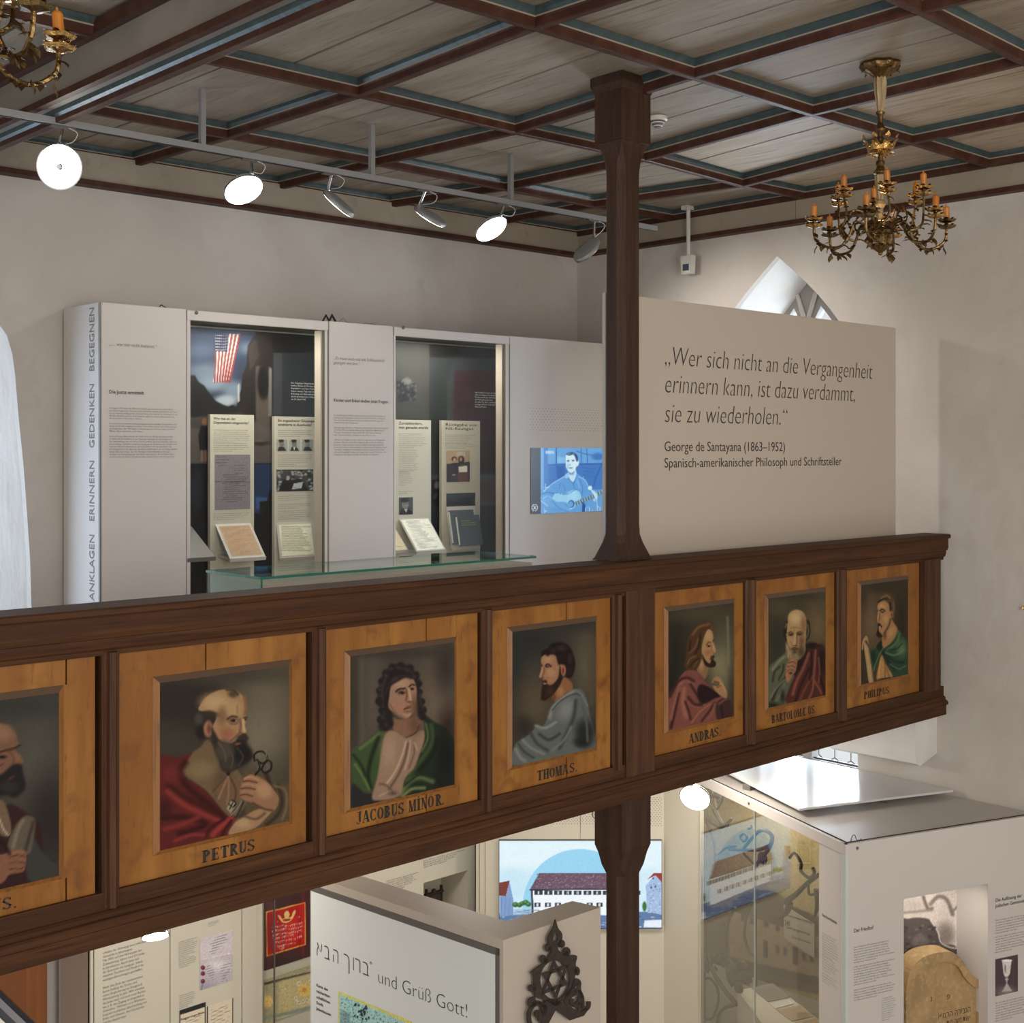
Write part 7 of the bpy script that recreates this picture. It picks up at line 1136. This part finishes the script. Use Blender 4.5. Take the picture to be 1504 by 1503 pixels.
# newspaper clipping plate in front of the print
fn_ = Fr((XW - .13, 0), (0, -1)); cl = [(585, 785), (770, 905), (770, 1110), (585, 985)]; Pn = [fn_.w(T[0] + x / T[2], T[1] + y / T[2]) for x, y in cl]
zc1 = Pn[0][2]; mb = MB(); mb.prism(Pn, (.006, 0, 0)); cp = mb.build('clipping', mat('clipping_paper', (.46, .41, .31), .6), cab)
mb = MB(); n_ = fn_
for s_, x0, y0, x1, cap in (('Wirtschafts-Eröffnung u. Empfehlung', 592, 848, 755, 12), ('240', 590, 905, 622, 30), ('Gasthof zum goldenen Rössle', 600, 925, 745, 15), ('Die Direktion', 635, 985, 750, 12)):
    u0, v0, u1 = T[0] + x0 / T[2], T[1] + y0 / T[2], T[0] + x1 / T[2]; a0, z0 = fn_.az(u0, v0, .002); a1, _ = fn_.az(u1, v0, .002); zs = fn_.az(u1, T[1] + (y0 + (x1 - x0) * .68) / T[2], .002)[1] - z0; V, F = textmesh(s_, 0, .02); k = (a1 - a0) / V[:, 0].max(); sy = abs(fn_.az(u0, v0 - cap / T[2])[1] - z0) / CAPH
    mb.add([fn_.p(a0 + x * k, z0 + y * sy + (zs - 0) * 0, .002) for x, y in V], F)
mb.build('lettering', INK, cp)
# plinth with documents
fpz = -3.66
pp = [at(2, fpz, *p)[:2] for p in ((1083, 1455), (1134, 1445), (1205, 1500), (1210, 1560), (1150, 1545))]
mb = MB(); mb.prism([(*p, ZF) for p in pp], (0, 0, fpz - ZF)); pn = mb.build('document_plinth', CREAMP); tag(pn, 'cream plinth inside the glass cabinet with flat documents on top', 'plinth')
for nm, pts, m in (('old_newspaper', ((1103, 1451.5), (1135, 1445), (1159.5, 1465.5), (1128, 1472)), mat('paper_grey', (.26, .23, .185), .7)), ('small_card', ((1130, 1475), (1158, 1469), (1166, 1475), (1139, 1482.5)), PAPERW), ('brown_document', ((1141, 1484), (1176, 1477), (1195, 1493.5), (1163, 1500.5)), PAPER), ('brown_document', ((1168, 1503), (1200, 1496), (1212, 1508), (1182, 1516)), PAPER)):
    mb = MB(); mb.prism([at(2, fpz + .003, *p) for p in pts], (0, 0, .003)); o = mb.build(nm, m)
    lb = {'old_newspaper': 'dark-edged old newspaper lying on the cabinet plinth', 'small_card': 'small pale card between two documents on the plinth'}.get(nm, 'brown document lying on the cabinet plinth' if pts[0][0] < 1160 else 'brown document partly cut off by the lower edge, on the plinth')
    tag(o, lb, 'document')
    mb = MB(); a, b, c, e = [at(2, fpz + .0068, *p) for p in pts]
    for k in range(9 if nm != 'small_card' else 3):
        t = .12 + .76 * k / (8 if nm != 'small_card' else 2); L_, R_ = a * (1 - t) + e * t, b * (1 - t) + c * t; p_, q_ = L_ * .92 + R_ * .08, L_ * .1 + R_ * .9; w_ = (e - a) * .018; mb.add([p_, q_, q_ + w_, p_ + w_], [(0, 1, 2, 3)])
    mb.build('print_lines', INKG, o)
# wrought iron sign inside the cabinet
ki = Fr(P0 - k1.n[:2] * .16, dA); iron = thing('wrought_iron_sign', ki.p(LA * .8, -3.9), 'tall scrolling wrought iron inn sign inside the glass cabinet', 'iron sign')
def scroll(pts, w_, name='scroll'):
    P = crom([(T[0] + x / T[2], T[1] + y / T[2]) for x, y in pts], 4, False); P3 = [ki.w(u, v) for u, v in P]; n = len(P3)
    ww = w_ if hasattr(w_, '__len__') else (w_, w_); r = [(ww[0] + (ww[1] - ww[0]) * i / (n - 1)) * .00095 for i in range(n)]; mb = MB(); mb.tube(P3, r, 6); return mb.build(name, IRON2, iron)
scroll([(92, 150), (92, 600), (95, 1100), (95, 1560)], (14, 20), 'bar'); scroll([(210, 60), (215, 130), (180, 200), (160, 130), (190, 90)], (14, 8)); scroll([(95, 150), (130, 260), (200, 310), (260, 270), (262, 255)], (26, 8)); scroll([(100, 240), (140, 330), (165, 420), (165, 520)], (16, 8)); scroll([(160, 200), (210, 290), (245, 300)], (20, 12)); scroll([(130, 90), (150, 60), (175, 80), (160, 120), (120, 110)], (14, 10))
scroll([(105, 760), (110, 1000), (150, 1180), (230, 1310), (300, 1390)], (12, 18)); scroll([(400, 760), (360, 850), (345, 960), (370, 1060), (415, 1100)], (10, 10)); scroll([(290, 800), (245, 900), (240, 1030), (260, 1130), (330, 1200)], (12, 12)); scroll([(415, 800), (412, 1000), (415, 1280)], (10, 10)); scroll([(100, 1240), (130, 1230), (180, 1290), (185, 1380), (150, 1470), (100, 1480)], (10, 10)); scroll([(300, 1390), (230, 1410), (190, 1460), (180, 1520)], (14, 10)); scroll([(620, 500), (650, 470), (690, 530), (690, 580), (740, 620), (770, 590), (760, 560)], (10, 12)); scroll([(600, 760), (660, 720), (720, 660), (800, 600)], (22, 14)); scroll([(735, 660), (740, 720), (790, 715)], (8, 10)); scroll([(790, 690), (790, 780), (775, 850)], (26, 8)); scroll([(420, 540), (500, 430), (510, 360), (450, 330), (400, 370), (340, 440)], (16, 12)); scroll([(340, 400), (320, 370), (345, 350), (362, 375), (345, 400)], (9, 9)); scroll([(250, 450), (330, 450), (430, 450), (500, 420)], (8, 14)); scroll([(340, 470), (400, 530), (420, 550)], (10, 8)); scroll([(370, 320), (388, 312), (384, 300)], (9, 6)); scroll([(160, 500), (230, 440), (290, 430)], (6, 10)); scroll([(620, 770), (600, 830), (560, 860)], (26, 14))
mb = MB()
for cx, cy, rx, ry in ((330, 1165, 46, 40), (280, 1240, 50, 34), (350, 1230, 44, 36), (310, 1290, 30, 30), (190, 1125, 32, 18), (110, 1160, 30, 38), (180, 110, 24, 30), (455, 500, 30, 34), (270, 1200, 40, 50)): c = ki.w(T[0] + cx / T[2], T[1] + cy / T[2]); s = np.linalg.norm(ki.w(T[0] + (cx + 1) / T[2], T[1] + cy / T[2]) - c); mb.ball(c, ry * .00128, 10, 0, (.5, 1.0 * rx / ry, 1))
rr = random.Random(6)
for k in range(34):
    cx, cy = rr.choice(((300, 1210), (330, 1260), (220, 1140), (120, 1170), (180, 120))); c = ki.w(T[0] + (cx + rr.uniform(-60, 60)) / T[2], T[1] + (cy + rr.uniform(-50, 50)) / T[2]); a_ = rr.random() * 6.28; mb.leaf(c, ki.dx * math.cos(a_) + U3 * math.sin(a_), ki.n, .05, .02)
mb.build('leaf_ornament', IRON2, iron)
# right face of the cabinet: printed panel with a niche for the gravestone
ga0, ga1 = k2.az(1328, 1400)[0], k2.az(1451.5, 1400)[0]; gz1 = (k2.az(1328, 1321)[1] + k2.az(1451.5, 1299)[1]) / 2; pa0 = .022
P = [k2.p(a, z, -.004) for a, z in ((pa0, ZF), (LB, ZF), (LB, ZKB), (pa0, ZKB))]; H = [k2.p(a, z, -.004) for a, z in ((ga0, -4.3), (ga0, gz1), (ga1, gz1), (ga1, -4.3))]
mb = MB(); mb.prism(P, k2.n * -.02, 0, [H]); rp = mb.build('text_panel', WHITE, cab); MB().fbox(k2, 0, pa0, ZF, ZKB, -.02, 0).build('glass_edge', PALEG, cab)
mb = MB(); mb.fbox(k2, ga0 - .01, ga0, -4.3, gz1, -.26, -.024); mb.fbox(k2, ga1, ga1 + .01, -4.3, gz1, -.26, -.024); mb.fbox(k2, ga0, ga1, gz1, gz1 + .01, -.26, -.024); mb.fbox(k2, ga0, ga1, -4.31, -4.3, -.26, -.024); mb.build('niche', WHITE, cab)
bk = MB().fbox(k2, ga0 - .01, ga1 + .01, -4.3, gz1 + .01, -.28, -.262).build('niche_back', WHITE, cab)
T = (1240, 1180, 4.652)
sh = [('e', (206, 198, 190), 80, 850, 900, 120, 400), ('e', (150, 140, 132), 60, 480, 700, 80, 60), ('e', (120, 110, 104), 40, 690, 900, 60, 80), ('e', (176, 166, 158), 30, 930, 980, 40, 100), line((110, 100, 94), 26, 10, (590, 690), (640, 640), (700, 660), (740, 760)), line((110, 100, 94), 14, 10, (740, 740), (790, 680), (800, 590)), line((90, 80, 76), 20, 10, (540, 640), (570, 720), (600, 720)), line((120, 110, 104), 16, 8, (400, 750), (500, 740), (600, 730)),
    poly((74, 66, 64), 5, (380, 830), (440, 790), (520, 782), (590, 800), (640, 880), (680, 960), (770, 990), (770, 1200), (380, 1250)), line((200, 192, 184), 8, 4, (590, 800), (640, 880), (660, 950), (720, 985), (765, 992)), ('e', (100, 92, 88), 20, 520, 960, 60, 60)]
for k in range(40): sh.append(('e', (96, 88, 84) if k % 2 else (56, 50, 48), 4, 400 + rr.random() * 260, 830 + rr.random() * 240, 12, 8))
picture('printed_photograph', k2, ga0, ga1, -4.0, gz1, -.261, 100, T, (178, 168, 160), sh, PRINT, bk, 1.3, .04)
ks = Fr(P0 - k2.n[:2] * .10, dB)
def go(*pts): return [ks.w(T[0] + x / T[2], T[1] + y / T[2]) for x, y in pts]
ol = crom([(405, 1330), (412, 1220), (440, 1130), (500, 1060), (570, 1025), (660, 1008), (730, 1015), (790, 1065), (830, 1130), (880, 1185), (930, 1205)], 4, False).tolist() + [(975, 1222), (982, 1258), (962, 1290), (975, 1330), (962, 1370), (978, 1395), (975, 1425), (945, 1440), (945, 1620), (405, 1660)]
gv = thing('gravestone', ks.p((ga0 + ga1) / 2, -4.0), 'weathered brown gravestone with a curved top and Hebrew lettering, in the niche', 'gravestone')
il = crom([(412, 1400), (425, 1280), (470, 1180), (540, 1110), (620, 1080), (700, 1080), (760, 1110), (810, 1190), (860, 1240), (905, 1260)], 4, False).tolist() + [(930, 1275), (920, 1300), (935, 1340), (925, 1380), (900, 1420), (895, 1600), (412, 1640)]
zc = -4.28
def clipz(L): return [np.array([p[0], p[1], max(p[2], zc)]) for p in L]
mb = MB(); mb.prism(clipz(go(*ol)), ks.n * -.10, 0); mb.build('slab', SAND, gv)
mb = MB(); mb.prism([p + ks.n * .0 for p in clipz(go(*ol))], ks.n * .022, 0, [clipz(go(*il))]); mb.build('raised_rim', SAND, gv)
gi = mat('carved_shadow', (.10, .06, .025), .9)
for s_, x0, y0, x1, cap in (('פ', 700, 1340, 724, 34), ('נ', 586, 1355, 600, 34), ('אימרה הריבגה', 640, 1478, 862, 40), ('תומ השמ תשא', 700, 1520, 862, 36)):
    wr(ks, s_, T[0] + x0 / T[2], T[1] + y0 / T[2], T[0] + x1 / T[2], cap / T[2], d=.0015).build('lettering', gi, gv)
wr(k2, 'Der Friedhof', 1254, 1370.5, 1283, 5.6, d=-.003, off=.012).build('heading', INK, rp)
for v, n_, sd in ((1393, 7, 51), (1422, 8, 52), (1456, 5, 53)): wr(k2, fill(n_, 52, sd), 1254, v, 1314, 2.1, 3.75, d=-.003, res=0).build('body_text', INKG, rp)
wr(k2, fill(11, 20, 54), 1295, 1468, 1316, 1.4, 3.2, d=-.003, res=0).build('body_text', INKG, rp)
wr(k2, ['Die Auflösung der', 'jüdischen Gemeinde'], 1462, 1325.5, 1505, 5, 8.2, d=-.003, off=.012).build('heading', INK, rp)
for v, n_, sd in ((1353.5, 6, 61), (1378, 7, 62), (1475, 8, 63)): wr(k2, fill(n_, 44, sd), 1462, v, 1512, 2.1, 3.75, d=-.003, res=0).build('body_text', INKG, rp)
pic(rp, k2, 1462, 1409.5, 1495, 1464, T, (66, 54, 58), [('e', (120, 104, 106), 40, 1110, 1300, 60, 40), ('p', (190, 182, 178), 3, [(1078, 1075), (1144, 1070), (1132, 1165), (1120, 1185), (1098, 1188), (1088, 1165)]), ('e', (222, 216, 212), 3, 1112, 1076, 34, 8), ('p', (150, 142, 140), 3, [(1104, 1185), (1116, 1185), (1114, 1240), (1106, 1240)]), ('e', (170, 160, 158), 3, 1110, 1205, 12, 8), ('p', (160, 150, 148), 4, [(1106, 1235), (1116, 1235), (1148, 1285), (1078, 1290)]), ('e', (120, 112, 110), 3, 1100, 1130, 6, 26)], 'photo_print', 44, -.002)
# ------------------------------------------------------------ disc lamps under the gallery, then added area lights
LR = .100
def under(u, v, t, nrm, lab, R):
    q = ray(u, v) * t; return spot(q, nrm, np.array([q[0], q[1], -1.67]), lab, True, R, 14, 'disc spotlights under the gallery', False)
under(1021, 1171, 8.3, (-.34, -.42, -.84), 'lit disc spotlight right of the post, hanging under the gallery', .098)
under(228, 1373, 5.9, (.2, -.8, -.55), 'lit disc spotlight peeping out below the balustrade at the left', .06)
for p in ((5.3, 6.0), (3.4, 6.2), (6.5, 5.2)):
    l = bpy.data.lights.new('underside_fill_light', 'AREA'); l.size = .4; l.energy = 13; l.color = (1, .92, .82); o = bpy.data.objects.new('underside_fill_light', l); COL.objects.link(o); o.location = (*p, -1.75)  # area lights without fixtures, added to brighten the lower level
l = bpy.data.lights.new('cabinet_light', 'AREA'); l.size = .5; l.energy = 7; l.color = (1, .95, .85); o = bpy.data.objects.new('cabinet_light', l); COL.objects.link(o); o.location = (7.35, 5.4, ZKB - .02)
l = bpy.data.lights.new('niche_light', 'AREA'); l.shape = 'RECTANGLE'; l.size = .3; l.size_y = .05; l.energy = 1.2; l.color = (1, .95, .85); o = bpy.data.objects.new('niche_light', l); COL.objects.link(o); o.location = tuple(k2.p((ga0 + ga1) / 2, gz1 - .01, -.06)); o.rotation_euler = (0, 0, math.atan2(dB[1], dB[0]))
# ------------------------------------------------------------ gallery bracket on the right wall, stair rail at the lower left
ya, yb_ = at(0, XW, 1376, 1070)[1], at(0, XW, 1296, 1090)[1]; zz1 = -1.80; x_out = None
q = at(1, ya, 1344, 1080)[0]; zb_ = -(1128 - HZ) / FPX * (q * CA + ya * SA)
pr = [(XW, zb_ + .05), (q + .06, zb_), (q + .02, zb_ + .02), (q, zb_ + .08), (q, -1.6), (XW, -1.6)]
mb = MB(); mb.prism([(x, ya, z) for x, z in pr], (0, yb_ + .25 - ya, 0)); struct(mb.build('trim_5', PLASTER_W))
mb = MB(); a, b = ray(-14, 1462) * 1.9, ray(52, 1525) * 1.9; mb.tube([a - (b - a), a, b, b + (b - a)], .014, 10); hr = mb.build('stair_handrail', mat('dark_lacquer', (.02, .02, .024), .3)); tag(hr, 'dark handrail crossing the lower left corner, close to the viewer', 'handrail')
mb = MB(); a, b = ray(-30, 1480) * 1.9, ray(36, 1543) * 1.9; mb.tube([a - (b - a), a, b], .020, 10); mb.build('lower_bar', GREY, hr)

# gilt leaf tip of a wall bracket just reaching into the picture at the right edge
q = at(0, XW, 1510, 893); mb = MB(); mb.leaf(q + np.array([-.03, 0, 0]) + F3 * 0 - R3 * .0, -R3 * .9 + U3 * .15, F3 * -1, .03, .012); mb.tube([q + np.array([-.03, 0, 0]), q + np.array([-.03, -.10, .02]), q + np.array([-.02, -.16, .05])], .008, 6); mb.lathe([(.03, -.05), (.035, 0), (.03, .05)], q + np.array([-.03, -.18, .05]), 10)
tag(mb.build('wall_sconce', GILT), 'gilt leaf tip of a wall bracket at the right edge of the picture', 'sconce')
